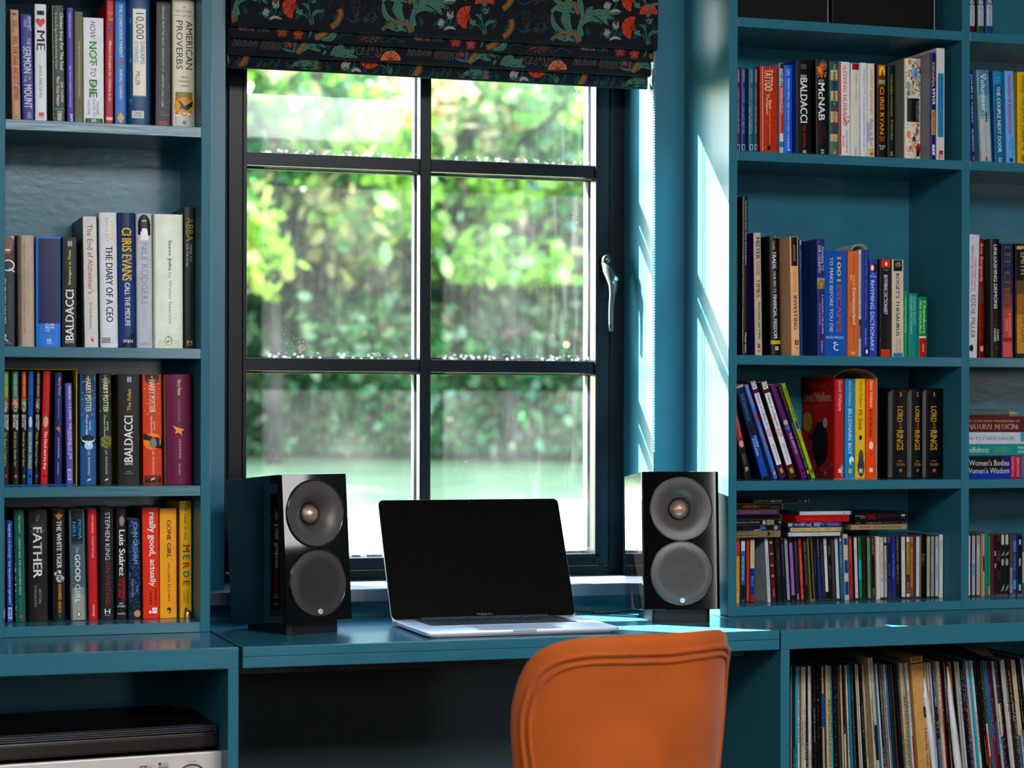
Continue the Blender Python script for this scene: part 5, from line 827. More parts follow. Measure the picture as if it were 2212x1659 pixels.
def cd_row(o, s, z, cds, where, group, rnd):
    prev = -9
    for i, cd in enumerate(cds):
        desc, x0, x1, yt, lean, color, marks = cd[:7]; card = len(cd) > 7
        px0, px1 = o[0] + x0 / s, o[0] + x1 / s; pyt = o[1] + yt / s
        yf = CDY + rnd.uniform(-.002, .003)
        X0, X1 = PY(px0, pyt, yf)[0], PY(px1, pyt, yf)[0]
        zt = PY((px0 + px1) / 2, pyt, yf)[2]; h = .1248 if not card else min(max(zt - z, .122), .136)
        yb = o[1] + yt / s + 137; Xb = PY(px0 + lean / s, yb, yf)[0]
        an = math.atan2(X0 - Xb, h) if abs(lean) > 3 else 0.0
        if an == 0: Xb = X0
        w = max(X1 - X0, .0045)
        if Xb < prev + .0002: Xb = prev + .0002
        # never run the top of one case into the one before it
        prev = Xb + w
        dz = w * math.sin(an) if an > 0 else 0
        cd_obj('disc_case', ('%s, %s from left %s' % (desc, ordinal(i + 1), where)) if len(desc.split()) < 8 else '%s, %s from left' % (desc, ordinal(i + 1)), 'disc case', group, Xb, yf, z + dz, w, h, .142, color, marks, an, card)
def tx(s, c='2a2a2a', a=.1, b=.6, u0=.3, u1=.7, f=''): return T(s, c, u0, u1, a, b, f)
A = 5.72; B_ = 6.284
CD1 = [
 ('orange and yellow card case with a brown edge', 178, 216, 702, 0, 'd09a38', [R('c03a1a', .05, .95, .02, .28), tx('STRUT GUIDE TO DISCO - Vol. 2', '4a1a10', .2, .84), R('b8a888', .1, .9, .88, .98), tx('HHR', '2a2a2a', .9, .96)], 1),
 ('blue and white case', 230, 286, 720, 0, '2a6a98', [R('b8c4d0', .1, .9, .05, .2), tx('ROBERT MILES DREAMLAND', 'b8d0e0', .28, .66), R('0a2030', .1, .9, .72, .95)]),
 ('bright orange case', 300, 336, 728, 0, 'c8400f', [tx('SUNSHINE MIX', '7a2008', .1, .7)]),
 ('cream blue and red case', 345, 400, 728, 0, 'c8c0a0', [tx('MANY FACES OF DISCO', '9a2a20', .07, .42), R('143a8a', .08, .94, .47, .88), tx('BILLY', 'b0b8d0', .6, .75), R('a82420', .08, .94, .88, .97)]),
 ('plain white case leaning at the end of a gap', 524, 562, 706, 40, 'bcbdc0', [tx('GLADYS KNIGHT AND THE PIPS GOLD', '3a3a3a', .22, .76), tx('UMTV', '8a8a8a', .82, .95)], 1),
 ('dark red patterned case', 574, 620, 716, 44, '6e1620', [R('9a8a80', .1, .9, .06, .1), R('9a8a80', .1, .9, .24, .27), R('9a8a80', .1, .9, .42, .45), R('9a8a80', .1, .9, .58, .61), tx('BARRY WHITE', 'c8a8a0', .8, .92)]),
 ('dark brown case with grey lettering', 656, 702, 716, 42, '26201e', [tx('THE BEST OF LTRAX', '6a6260', .15, .6)]),
 ('navy case', 722, 752, 722, 42, '171e42', [tx('MOVING ON SOUNDS', '6a78a8', .1, .6)]),
 ('grey-lilac case', 762, 800, 718, 42, '9a98a6', [tx('CHILLED IBIZA', '6a6878', .1, .4), S(30, '6a6878', .1, .9, .5, .95)]),
 ('lilac spined case', 820, 862, 740, 40, '1c1a20', [R('9a68b0', .08, .95, .09, .9), tx('CLASSICS', '6a3a80', .28, .48)]),
 ('dark grey-brown case', 882, 920, 716, 38, '34302c', [tx('Everyday Soul Classics', '8a8478', .08, .5), R('9a9a98', .3, .7, .88, .97)]),
 ('bright red case', 934, 972, 718, 40, 'b81a1a', [tx('SANTANA THE ULTIMATE COLLECTION', 'd8a8a0', .18, .76), tx('DISC ONE', 'd8a8a0', .8, .95)]),
 ('black case with slanted white lettering', 996, 1030, 722, 38, '181c1a', [tx('café del mar', 'b8c0b8', .08, .24, f='i'), tx('another sound system beyond mind', 'c0c8c0', .26, .74, f='b')]),
 ('tan card slip with dark middle', 1048, 1102, 682, 44, '8a7a50', [R('1c1f1a', .22, .8, .03, .97)], 1),
 ('blackish case', 1116, 1146, 700, 36, '14181c', [tx('DEEP HOUSE', '5a6a70', .2, .6)]),
 ('navy case with a row of white dots', 1158, 1194, 706, 36, '1f3c88', [R('0e1226', .08, .94, .03, .34)] + [E('b8b8b8', .35, .65, .04 + .033 * k, .055 + .033 * k) for k in range(9)]),
 ('violet-brown case', 1200, 1232, 712, 34, '262450', [tx('JAZZ FUNK', '8a6a40', .1, .6), R('5a4428', .6, .95, .3, .95)]),
 ('white case with a black foot', 1246, 1284, 706, 34, 'c2c3c6', [tx('THE THE', '1c1c1c', .03, .15, .25, .75, 'b'), tx('SOUL MINING', '7a7a7a', .18, .35), R('141414', .08, .94, .86, .97)]),
 ('black case showing a grey disc edge', 1298, 1336, 706, 30, '1a1918', [E('5a5048', .0, .9, .14, .3), tx('the best of funk', '8a8a8a', .45, .65)]),
 ('mid grey case', 1342, 1372, 708, 28, '4a4b4e', []),
 ('white case with tiny lettering', 1382, 1424, 708, 30, 'b8babf', [tx('ALL THE GREATEST', '8a8a90', .05, .42)]),
 ('teal blue case', 1438, 1476, 706, 28, '186a92', [E('b8c8d0', .2, .7, .03, .08), tx('BALEARIC', '8ab0c0', .15, .5)]),
 ('taller beige and blue chequered case', 1494, 1546, 656, 24, 'b8b0a0', [R('1a4a8a', .1, .9, .06 + .33 * k, .1 + .16 + .33 * k - (.1 if k == 0 else 0)) for k in range(3)] + [tx('QUIET STORM SOUL', 'a8c0d8', .2, .4)], 1),
 ('brick red case', 1560, 1598, 706, 22, 'ac2a1c', [tx('KOOL AND THE GANG', 'c88a80', .05, .4)]),
 ('white case with pale lettering', 1622, 1660, 706, 22, 'bfc0c2', [tx('MASSIVE SOUNDS OF HOUSE', '8a8a90', .2, .8), tx('CD 1', '5a5a5a', .88, .96)]),
 ('green and turquoise case', 1674, 1712, 704, 20, '14805a', [R('18a0b0', .1, .9, .38, .68), tx('FUNK', '0a3a2a', .08, .3)]),
 ('dark brown unlabelled case', 1732, 1764, 704, 14, '322820', []),
 ('sage green case', 1784, 1824, 706, 14, '6c9068', [tx('Café Apres Midi', '2a3a28', .05, .3), tx('JAZZ ORANGE', '2a3a28', .4, .75)]),
 ('black case with white lettering', 1838, 1880, 708, 12, '161413', [tx('ALL SAINTS', 'a8a8a8', .04, .3), tx('SAINTS', 'a8a8a8', .82, .95)]),
 ('white and orange edged taller case', 1892, 1940, 684, 12, 'c4bfb4', [R('b0602a', 0, .12, 0.01, .99)], 1),
]
def conv(l):   # second list was read from a different enlargement
    r = []
    for c in l:
        c = list(c); f = lambda x: ((1860 + x / B_) - 1560) * A; g = lambda y: ((1080 + y / B_) - 1040) * A
        c[1], c[2], c[3], c[4] = f(c[1]), f(c[2]), g(c[3]), c[4] * A / B_; r.append(tuple(c))
    return r
CD2 = conv([
 ('white case with red title', 246, 300, 520, 10, 'bdb9b0', [tx('ROOT', '3a3a3a', .04, .1), tx('HARRY CONNICK, JR.', 'b02828', .24, .62, f='b'), tx('SHE', '2a2a2a', .66, .73, f='b')]),
 ('white and dark striped case', 306, 342, 520, 10, 'a8a8aa', [R('1c1c20', .1, .9, .12, .16), S(20, '1c1c20', .1, .9, .2, .9), tx('FUNK BOX', '1c1c20', .4, .7)]),
 ('navy case with violet lettering', 350, 402, 515, 10, '1b1e4c', [tx('NINA', '8a8ac0', .03, .12), tx('LIFE DEEP', '6a6ab0', .44, .64), tx('NINA SIMONE', '6a6ab0', .68, .96)]),
 ('royal blue case', 411, 462, 515, 8, '27379a', [tx('Sade  The 12 Inches', '8a98d0', .28, .66)]),
 ('black case with white and yellow lettering', 472, 512, 515, 6, '14120f', [tx('THE ESSENCE', 'b8b0a0', .03, .25), tx('GROOVE', 'b89a20', .27, .42), tx('VARIOUS', 'b8b0a0', .45, .62), tx('VOL II', 'b89a20', .64, .76)]),
 ('pale grey case', 540, 596, 508, 8, 'bcbdb8', [tx('BEDROCK', '8a8a88', .08, .24), tx('CLASSICS', '8a8a88', .4, .55)]),
 ('white mustard and brown case', 598, 648, 513, 4, 'bdbdba', [R('8a7a12', .08, .94, .11, .62), R('6a3424', .08, .94, .62, .92), tx('THE OLD MAN', 'c8b870', .14, .4), tx('DISCO', 'c8b8a8', .75, .9)]),
 ('copper brown case', 660, 714, 508, 2, '93522c', [tx('OSI II', 'c8b0a0', .03, .13), tx('THE COLLECTION OF RARE TUNES', 'c8a890', .2, .82)]),
 ('slim grey case', 718, 741, 510, 2, '3c4248', []),
 ('white case beside a black taller one', 745, 795, 510, 2, 'b7b9be', [tx('THE BIG CHILL', '9a9aa0', .3, .7)]),
 ('taller black case with tan worn edge', 802, 880, 474, 0, '0c0c0b', [R('a08050', 0, .14, .01, .99), tx('BONOBO', '8a8a88', .3, .42), tx('MIGRATION', '2a6a50', .43, .5)], 1),
 ('cream case', 886, 928, 512, 2, 'aba68c', [tx('THE VERY BEST OF DEEP SOUL CLASSICS', '6a6448', .15, .85)]),
 ('silver grey case', 944, 993, 512, 2, '8f9396', [tx('LIGHT OF THE WORLD', '6a6e78', .08, .36), tx('SUMMER', '6a6e78', .6, .9)]),
 ('white case before the last', 1005, 1050, 512, 2, 'a9afae', [tx('PORTISHEAD', '3a3a3a', .04, .2), tx('ROSELAND NYC', '3a3a3a', .46, .72)]),
 ('taller white card case at the end of the row', 1064, 1110, 474, 0, 'bdbdbe', [tx('ZERO', '7a7a80', .08, .3), tx('DEEP SOUL', '9a9aa0', .33, .56)], 1),
])
CD3 = conv([
 ('white case half hidden by the divider', 1448, 1484, 497, 0, 'b8b8b8', [], ),
 ('pale grey case with a blue patch', 1503, 1550, 497, 2, 'a3a3a8', [R('5a8ab8', .2, .8, .47, .66)]),
 ('grey-white case with black initials', 1565, 1615, 500, 2, 'a8a8ab', [tx('STOK', '1a1a1a', .04, .17, f='b'), tx('ENO & FIRST PROBABLE', '6a6a70', .5, .92)]),
 ('tan card case', 1619, 1642, 460, 2, 'a07c50', [], 1),
 ('cream card case', 1644, 1674, 466, 4, 'a89c84', [R('141210', .3, .9, .35, .6)], 1),
 ('turquoise card case', 1680, 1716, 447, 8, '0b7f88', [], 1),
 ('green and amber case', 1718, 1738, 470, 4, '2f8f3c', [R('b88a20', .05, .95, .84, .98)]),
 ('maroon case', 1744, 1796, 467, 6, '6c2436', [tx('Ron Trent', '2a1018', .35, .65), R('140a0c', .3, .6, .88, .92)]),
 ('slim black case with white marks', 1798, 1824, 480, 4, '141416', [R('a8a8a8', .2, .8, .28, .36), R('a8a8a8', .2, .8, .48, .55)]),
 ('dark red-black case with orange lettering', 1828, 1884, 480, 0, '1c0f10', [R('7a1818', .3, .7, .05, .12), tx('DUB', 'b86a20', .28, .44, .25, .75, 'b'), tx('HEAT', 'a02018', .6, .76)]),
 ('black case with white block and swirls', 1888, 1938, 478, 2, '171516', [R('b0b0aa', .15, .85, .02, .18), P([(0, 1), (1, 0), (1, .6), (.3, 1)], '9a9a98', .1, .9, .28, .36), E('9a9a98', .15, .85, .4, .52), P([(0, 1), (1, 0), (1, .5), (.4, 1)], '9a9a98', .1, .9, .8, .92)]),
 ('second black case with white block and swirls', 1952, 2004, 478, 0, '171516', [R('b0b0aa', .15, .85, .02, .18), P([(0, 1), (1, 0), (1, .6), (.3, 1)], '9a9a98', .1, .9, .28, .36), E('9a9a98', .15, .85, .4, .52), P([(0, 1), (1, 0), (1, .5), (.4, 1)], '9a9a98', .1, .9, .8, .92)]),
 ('tan and grey case', 2012, 2056, 465, 0, '5f4f30', [R('8a8a84', .1, .9, .55, .95), tx('CARNIVAL', '3a3a38', .6, .8)]),
 ('blue mottled case', 2062, 2106, 485, 0, '34479c', [R('5a7ac8', .1, .9, .12, .3), R('4a9ac0', .1, .9, .75, .9), tx('CAFE BLUE', '8a9ad8', .35, .6)]),
 ('black case with three white marks', 2112, 2176, 480, 0, '121012', [R('b0b0ac', .3, .7, .1, .18), R('a0a09c', .3, .65, .4, .52), R('b0b0ac', .3, .7, .82, .92)]),
 ('blue and grey case at the edge of view', 2184, 2232, 455, 0, '1f5f98', [R('9aa0a0', .1, 1, .3, .8)], 1),
])
RN = random.Random(5)
cd_row((1560, 1040), A, SZ[0], CD1 + CD2, 'on the lowest right shelf', 'disc cases on the lowest right shelf', RN)
cd_row((1560, 1040), A, SZ[0], CD3, 'beside the lowest divider', 'disc cases at the right edge', RN)

def lie(label, x0, x1, yt, yb, yf, color, marks, z, rz=0.0, case=True, D=.125, s=A, group='disc cases lying on top of the upright ones'):
    px0, px1 = 1560 + x0 / s, 1560 + x1 / s; pyt, pyb_ = 1040 + yt / s, 1040 + yb / s
    a = PY(px0, (pyt + pyb_) / 2, yf); q = PY(px1, (pyt + pyb_) / 2, yf); w = q[0] - a[0]
    h = PY(px0, pyt, yf)[2] - PY(px0, pyb_, yf)[2] - .0003
    X0 = a[0]
    b = MB(); c = lin(color)
    if case:
        b.box(0, w, 0, D, 0, h, (.02, .02, .02), 0); b.poly([(.003, -.0003, h * .1), (w - .004, -.0003, h * .1), (w - .004, -.0003, h * .92), (.003, -.0003, h * .92)], c, 1)
    else: b.box(0, w, 0, D, 0, h, c, 1)
    m2 = MB(); spine_print(m2, marks, w, h, lambda v: h * (1 - v), None, -.0004)
    n = len(b.v); b.v += m2.v; b.f += [tuple(i + n for i in f) for f in m2.f]; b.c += m2.c; b.m += [1] * len(m2.f)
    o = b.build('disc_case', [M_CASE, M_PRINT]); o.location = (max(X0, 1.6836), yf, z + .0002); o.rotation_euler = (0, 0, rz)
    tag(o, label, 'disc case', group); return z + .0002 + h
zt0 = SZ[0] + .1258; zt2 = SZ[0] + .1372
z = zt0 + .0008
z = lie('tan card case, lowest of the left pile lying on the upright cases', 100, 722, 617, 703, 3.802, '8a7458', [T('DISCOHOLICS', '6a2a20', .1, .4, .05, .4, 'h'), T('Classical Side by Ron Love', '1a1410', .1, .55, .55, .85, 'h'), P([(.2, 0), (.6, .3), (1, .2), (.7, .6), (.9, 1), (.3, .8), (0, 1), (.3, .5)], '2a2018', .72, .8, .1, .9), R('2a2018', .85, .855, .1, .9)], z, case=False)
z = lie('black case with blue and white scraps, second in the left pile', 100, 722, 548, 614, 3.800, '101014', [P([(.1, 1), (.3, 0), (.8, .1), (1, .8)], '1a6aa8', .55, .72, .1, .95), E('a8a090', .45, .62, .8, 1), E('8a9a98', .86, .94, .1, .9), R('141c5a', .25, .5, .3, .8)], z)
z = lie('black case with white title, third in the left pile', 100, 738, 476, 546, 3.804, '12100f', [T('Deep Down & Discofied', 'c8c0b4', .12, .56, .28, .72, 'hb'), E('b8a490', .62, .68, .1, .95)] + [R('c0b0a0', .7 + .025 * k, .712 + .025 * k, .08, .95) for k in range(6)] + [E('a09080', .93, .97, .3, .7)], z)
z = lie('thick black case without visible title in the left pile', 100, 738, 408, 470, 3.812, '0b0908', [], z)
z = lie('dull purple case in the left pile', 100, 706, 342, 404, 3.800, '5f3c66', [T('CONTEMPORARY VOLUME II', '9a7a3a', .22, .6, .25, .6, 'h'), T('SOUL JAZZ', '9a7a3a', .76, .94, .3, .6, 'h')], z)
z = lie('black case with orange block letters, near the top of the left pile', 100, 748, 262, 340, 3.802, '141110', [R('7a5a34', 0, 1, .0, .05), R('7a5a34', 0, 1, .95, 1), R('7a5a34', .985, 1, 0, 1), T('FUTURE DISCO', 'c87a18', .24, .56, .28, .72, 'hb'), R('5a5a58', .6, .94, .45, .5), T('needs music', '8a8a88', .78, .9, .55, .72, 'h')], z, case=False)
z = lie('black case askew on top of the left pile', 385, 1080, 205, 262, 3.80, '0f0c0b', [T('GENIUS OF TIME', '7a8a20', .04, .28, .3, .7, 'hb'), T('LARRY LEVAN', 'b8b8b4', .3, .5, .3, .7, 'hb'), T('nuphonic', '9a9a98', .8, .87, .4, .65, 'h'), T('&', 'b0b0ae', .91, .94, .3, .7, 'h')], z, rz=.0)
z = zt0 + .0008; g2 = .0
z = lie('white case, lowest of the middle pile', 800, 1480, 615, 672, 3.800, 'b8b8b8', [T('inspired', '5a5a5a', .03, .1, .3, .7, 'hi'), T('CITY OF GOD', 'a8885a', .41, .6, .25, .7, 'h'), R('9a9a9a', .86, .97, .5, .56)], z)
z = lie('cream case, second in the middle pile', 826, 1495, 548, 608, 3.800, 'b8a878', [T("THE BEST OF 'N' VOICE", '2a2420', .05, .3, .3, .62, 'h'), T('A DANCE UPDATE', '2a2420', .4, .58, .3, .62, 'h'), T('VOLUME 4', '2a2420', .66, .78, .3, .62, 'h'), T('DSC 24088', '2a2420', .86, .96, .3, .62, 'h')], z)
z = lie('violet and blue mottled case, third in the middle pile', 812, 1480, 480, 545, 3.800, '2f3162', [R('6a9ac0', .48, .6, .1, .8), S(60, '8a90c0', .2, .9, .1, .9, 'b'), T('REFLECTIONS IN THE SUN', 'b8bcd8', .12, .42, .3, .7, 'h'), R('5a60a8', .75, .95, .2, .8), R('8aa8b8', 0, .08, .2, .8)], z)
z = lie('scarlet card case in the middle pile', 914, 1570, 394, 478, 3.796, 'a8161c', [T('MADE LOVESICK TRADING HITS OF THE SIXTIES', 'c06058', .12, .62, .42, .6, 'h'), T('CAPITOL', 'c06058', .72, .82, .42, .6, 'h')], z, case=False)
z = lie('white case on top of the middle pile', 940, 1608, 336, 390, 3.796, 'b8b8ba', [T('Random Hill Live at The Hope Vol 1', '2a3a48', .02, .38, .3, .6, 'h'), T('2K', '1a1a1a', .82, .86, .25, .7, 'hb'), T('records', '4a9ab0', .88, .97, .35, .65, 'h')], z)
z = zt2 + .0008
S3 = 3.393
z = lie('tan card case, lowest of the right pile', 944, 1352, 363, 400, 3.802, 'a08868', [T('TESTIFYING • THE COUNTRY SOUL REVUE', '2a1c10', .14, .9, .3, .75, 'h')], z, case=False, s=S3)
z = lie('slim black case with white lettering, second in the right pile', 977, 1354, 337, 361, 3.804, '0f0c0a', [T('THE BRAND NEW HEAVIES', 'b0b0ac', .2, .5, .3, .7, 'hb'), T('THE BEST OF 20 YEARS', '7a6a58', .52, .8, .3, .7, 'h'), R('6a5a30', .02, .1, .3, .7), T('LONDON', '8a8a88', .88, .96, .4, .65, 'h')], z, s=S3)
z = lie('thick black case with pink lettering on top of the right pile', 967, 1350, 268, 335, 3.800, '0c0809', [T('CHRIS SULLIVAN', '9a9a9a', .02, .22, .3, .48, 'h'), T('PRESENTS', '9a9a9a', .12, .22, .54, .66, 'h'), T('WAG.', 'b81a40', .24, .42, .15, .8, 'hb'), T('ATOMIC TUNES FROM THE WAG CLUB', '7a1a30', .43, .85, .28, .45, 'h'), T('1983 - 1987', '7a1a30', .43, .58, .52, .68, 'h'), E('a8a8a8', .89, .98, .25, .45), T('COOKING VINYL', '8a8a8a', .9, .97, .55, .62, 'h')], z, case=False, s=S3)

# ------------------------------------------------------------------ record sleeves in the lower right cabinet
def sleeves():
    rn = random.Random(11)
    pal = dict(black=['0c0b0b', '121110', '0a0c10', '16130f'], cream=['b5a68c', 'a89878', 'b8ac96', 'a8a08c'], white=['bdb9b2', 'b4b2ae', 'a8a8a8'], blue=['1a4a7a', '2a6a9a', '16244a', '5a98b8'], grey=['4a4a4a', '6a6a68', '303234'], brown=['5a3a20', '3a2818', '7a5030'], green=['1a4038', '2a5a48'], red=['8a1a18', '6a1c24'], yellow=['c8a030', 'b89a3a'], turquoise=['0a7a98', '2a9ab0'], orange=['b0602a'], purple=['3a1c50', '4a2a60'])
    # colours read off the photograph from left to right at the top of the row
    seq = ('grey blue turquoise white cream white black white grey black brown black black black cream black white yellow turquoise black black grey brown cream black brown white turquoise grey black black cream white black black cream black yellow black grey turquoise white black blue grey cream blue black green grey red black black blue cream yellow blue white white BOX white grey cream cream white green blue yellow cream white red black cream brown orange green black grey white white black blue blue white turquoise white black cream black black green red turquoise blue purple red black white grey blue').split()
    n = 0; yf0 = WY - .01 - .313; i = 0
    def lean_at(px): return np.interp(px, [1707, 1800, 1880, 1960, 2030, 2110, 2212, 2300], [0.0, .030, .075, .085, .085, .115, .120, .13])
    # x positions are worked out along the row tops, so that each sleeve leans on its neighbour
    x = PY(1709, 1437, yf0)[0]; prevb = 1.6712; zt = LPF + .313
    while n < 124:
        k = seq[n % len(seq)] if n < len(seq) else rn.choice(['black', 'cream', 'white', 'grey', 'brown', 'blue', 'black'])
        box = k == 'BOX'
        w = .0255 if box else rn.choice([.0030, .0033, .0036, .0040, .0046])
        if k in ('yellow', 'turquoise', 'white') and rn.random() < .5: w = .0052
        yf = yf0 + rn.uniform(-.003, .004); h = .313 + rn.uniform(-.0015, .0015)
        tall = n in (36, 37)
        if tall: yf -= .012; h += .013
        if box: yf -= .006; h += .012
        pxn = 1106 + F_PX * ((np.array([x, yf, zt]) - CP) @ RT) / ((np.array([x, yf, zt]) - CP) @ FW)
        an = float(lean_at(pxn)); wt = w / math.cos(an)
        xb = x + h * math.sin(an)             # foot of the sleeve, out of view
        if xb < prevb: xb = prevb
        an = math.asin(max(min((xb - x) / h, .3), 0))
        if xb + wt > 2.456: break
        k = 'cream' if tall else k; col = 'b8935f' if box else rn.choice(pal[k]); b = MB()
        b.box(0, w - .0003, 0, .313, 0, h, lin(col))
        mk = []
        lum = sum(lin(col))
        if box: mk = [T('VINYL RECORDS', '2a2018', .1, .9, .0, .02, 'h'), R('1a1410', 0, 1, .035, .042), E('1a1410', .72, 1.0, .29, .36), T('12', 'a37c4c', .78, .96, .31, .34, 'h'), T('Handle with Care', '1a1410', .72, .9, .42, .75), T('this way', '1a1410', .1, .9, .012, .028, 'h')]
        else:
            ink = '1a1a1a' if lum > .5 else rn.choice(['b8b4a8', 'a89878', '8aa0b0'])
            if lum <= .5: mk.append(S(rn.randint(12, 45), rn.choice(['a8a090', '6a6458', '8a8478']), 0, 1, 0, 1))
            else: mk.append(S(8, '4a4030', 0, 1, 0, 1))
            if n == 3: mk.append(T('PRESSURE DROP TEARING THE SILENCE', ink, .2, .8, .02, .45, 'b'))
            elif k == 'yellow': mk.append(T('RED HOT ON IMPORTS', ink, .25, .75, .2, .62, 'b'))
            elif w > .0030 and rn.random() < .6:      # lettering too small to read: a broken line of ink
                q = rn.uniform(.05, .5); e_ = q + rn.uniform(.12, .35); u_ = rn.uniform(.3, .42)
                while q < e_:
                    st = rn.uniform(.004, .010); mk.append(R(ink, u_, u_ + .26, q, q + st)); q += st + (.003 if rn.random() < .8 else .012)
            if rn.random() < .15: mk.append(R(rn.choice(['0a5a98', '1a1a1a', 'a02020', 'b8b0a0']), 0, 1, (q := rn.uniform(0, .5)), q + .2))
            if k == 'blue' and rn.random() < .4: mk.append(S(120, 'b8682a', 0, 1, 0, 1, 'b'))
        spine_print(b, mk, w, h, lambda v: h * (1 - v), None, -.0003)
        o = b.build('record_sleeve' if not box else 'record_box', M_MATTP, bevel=0)
        o.location = (xb, yf, LPF + .0006 + (0)); o.rotation_euler = (0, -an, 0)
        n += 1
        if box: tag(o, 'brown cardboard record mailer with black print among the record sleeves', 'box')
        else: tag(o, '%s record sleeve, %s from the left in the lower right cabinet' % (k, ordinal(n)), 'record sleeve', 'record sleeves in the lower right cabinet')
        prevb = xb + wt; x = x + wt + .0002
sleeves()
# crumpled white inner sleeves standing out on both sides of the mailer, and a loose sheet on top
def inner(label, pts, yf, seed):
    """pts: centre line top to bottom (px, py) and half width in px"""
    b = MB(); rows = []; rn = random.Random(seed); n = 26; c0 = PY(pts[0][0], pts[0][1], yf)
    for i in range(n + 1):
        t = i / n * (len(pts) - 1); k = min(int(t), len(pts) - 2); f_ = t - k
        px_, py_, hw = [pts[k][q] * (1 - f_) + pts[k + 1][q] * f_ for q in range(3)]
        yy = yf + .0022 * math.sin(i * .9 + seed) + .0015 * rn.random()
        a, q_ = PY(px_ - hw, py_, yy + .004), PY(px_ + hw, py_, yy + .002); m = PY(px_, py_, yy - .003)
        rows.append([a, m, q_])
    vs = [tuple(p - c0) for r_ in rows for p in r_] + [tuple(p - c0 + np.array([0, .0005, 0])) for r_ in rows for p in r_]; N_ = 3 * (n + 1)
    fs = [(i * 3 + j, i * 3 + j + 1, i * 3 + j + 4, i * 3 + j + 3) for i in range(n) for j in range(2)]; fs = fs + [tuple(x + N_ for x in f[::-1]) for f in fs]
    fs += [(i * 3, (i + 1) * 3, (i + 1) * 3 + N_, i * 3 + N_) for i in range(n)] + [((i + 1) * 3 + 2, i * 3 + 2, i * 3 + 2 + N_, (i + 1) * 3 + 2 + N_) for i in range(n)]
    b.mesh(vs, fs); o = b.build('inner_sleeve', mat('white_paper', (.62, .62, .66), .7), smooth='all'); o.location = tuple(c0); tag(o, label, 'paper sleeve')
inner('crumpled white paper sleeve poking out left of the cardboard mailer', [(1995, 1462, 1), (2000, 1510, 6), (2010, 1580, 7), (2016, 1640, 6), (2022, 1700, 4), (2030, 1760, 2)], 3.632, 1)
inner('white paper sleeve curling out right of the cardboard mailer', [(2046, 1440, 2), (2052, 1500, 5), (2060, 1570, 7), (2068, 1640, 8), (2076, 1700, 7), (2084, 1780, 4)], 3.622, 2)
b = MB(); q0 = PY(2046, 1402, 3.84); q1 = PY(2116, 1402, 3.84); q2 = PY(2146, 1432, 3.68); q3 = PY(2120, 1428, 3.70); c0 = np.array([q3[0], q3[1], LPF + .3150])
vs = [(p[0] - c0[0], p[1] - c0[1], max(z_, .0005)) for p, z_ in ((q0, .014), (q1, .012), (q2, .0015), (q3, .0010))]
b.mesh(vs + [(x, y, z - .0004) for x, y, z in vs], [(3, 2, 1, 0), (4, 5, 6, 7), (0, 1, 5, 4), (1, 2, 6, 5), (2, 3, 7, 6), (3, 0, 4, 7)])
o = b.build('loose_sheet', mat('grey_white_sheet', (.4, .4, .42), .7)); o.location = tuple(c0); tag(o, 'loose grey-white sheet lying on top of the record sleeves', 'paper')

# brass dome nut on the lowest left shelf
p = PZ(1660 / 4.096, 1060 + 1130 / 4.096, SZ[0])
r = empty('dome_nut', (p[0], p[1], SZ[0] + .0003)); tag(r, 'small brass dome nut on the shelf before the yellow book', 'nut')
b = MB(); b.prism([(.0068 * math.cos(k * math.pi / 3), .0068 * math.sin(k * math.pi / 3)) for k in range(6)], 0, .0062); b.build('hex_base', M_BRASS, r, bevel=.0004)
b = MB(); b.lathe([(.0062, .0062), (.0060, .009), (.0050, .0125), (.003, .0148), (0.0001, .0155)], 20); b.build('dome', M_BRASS, r, smooth='all')

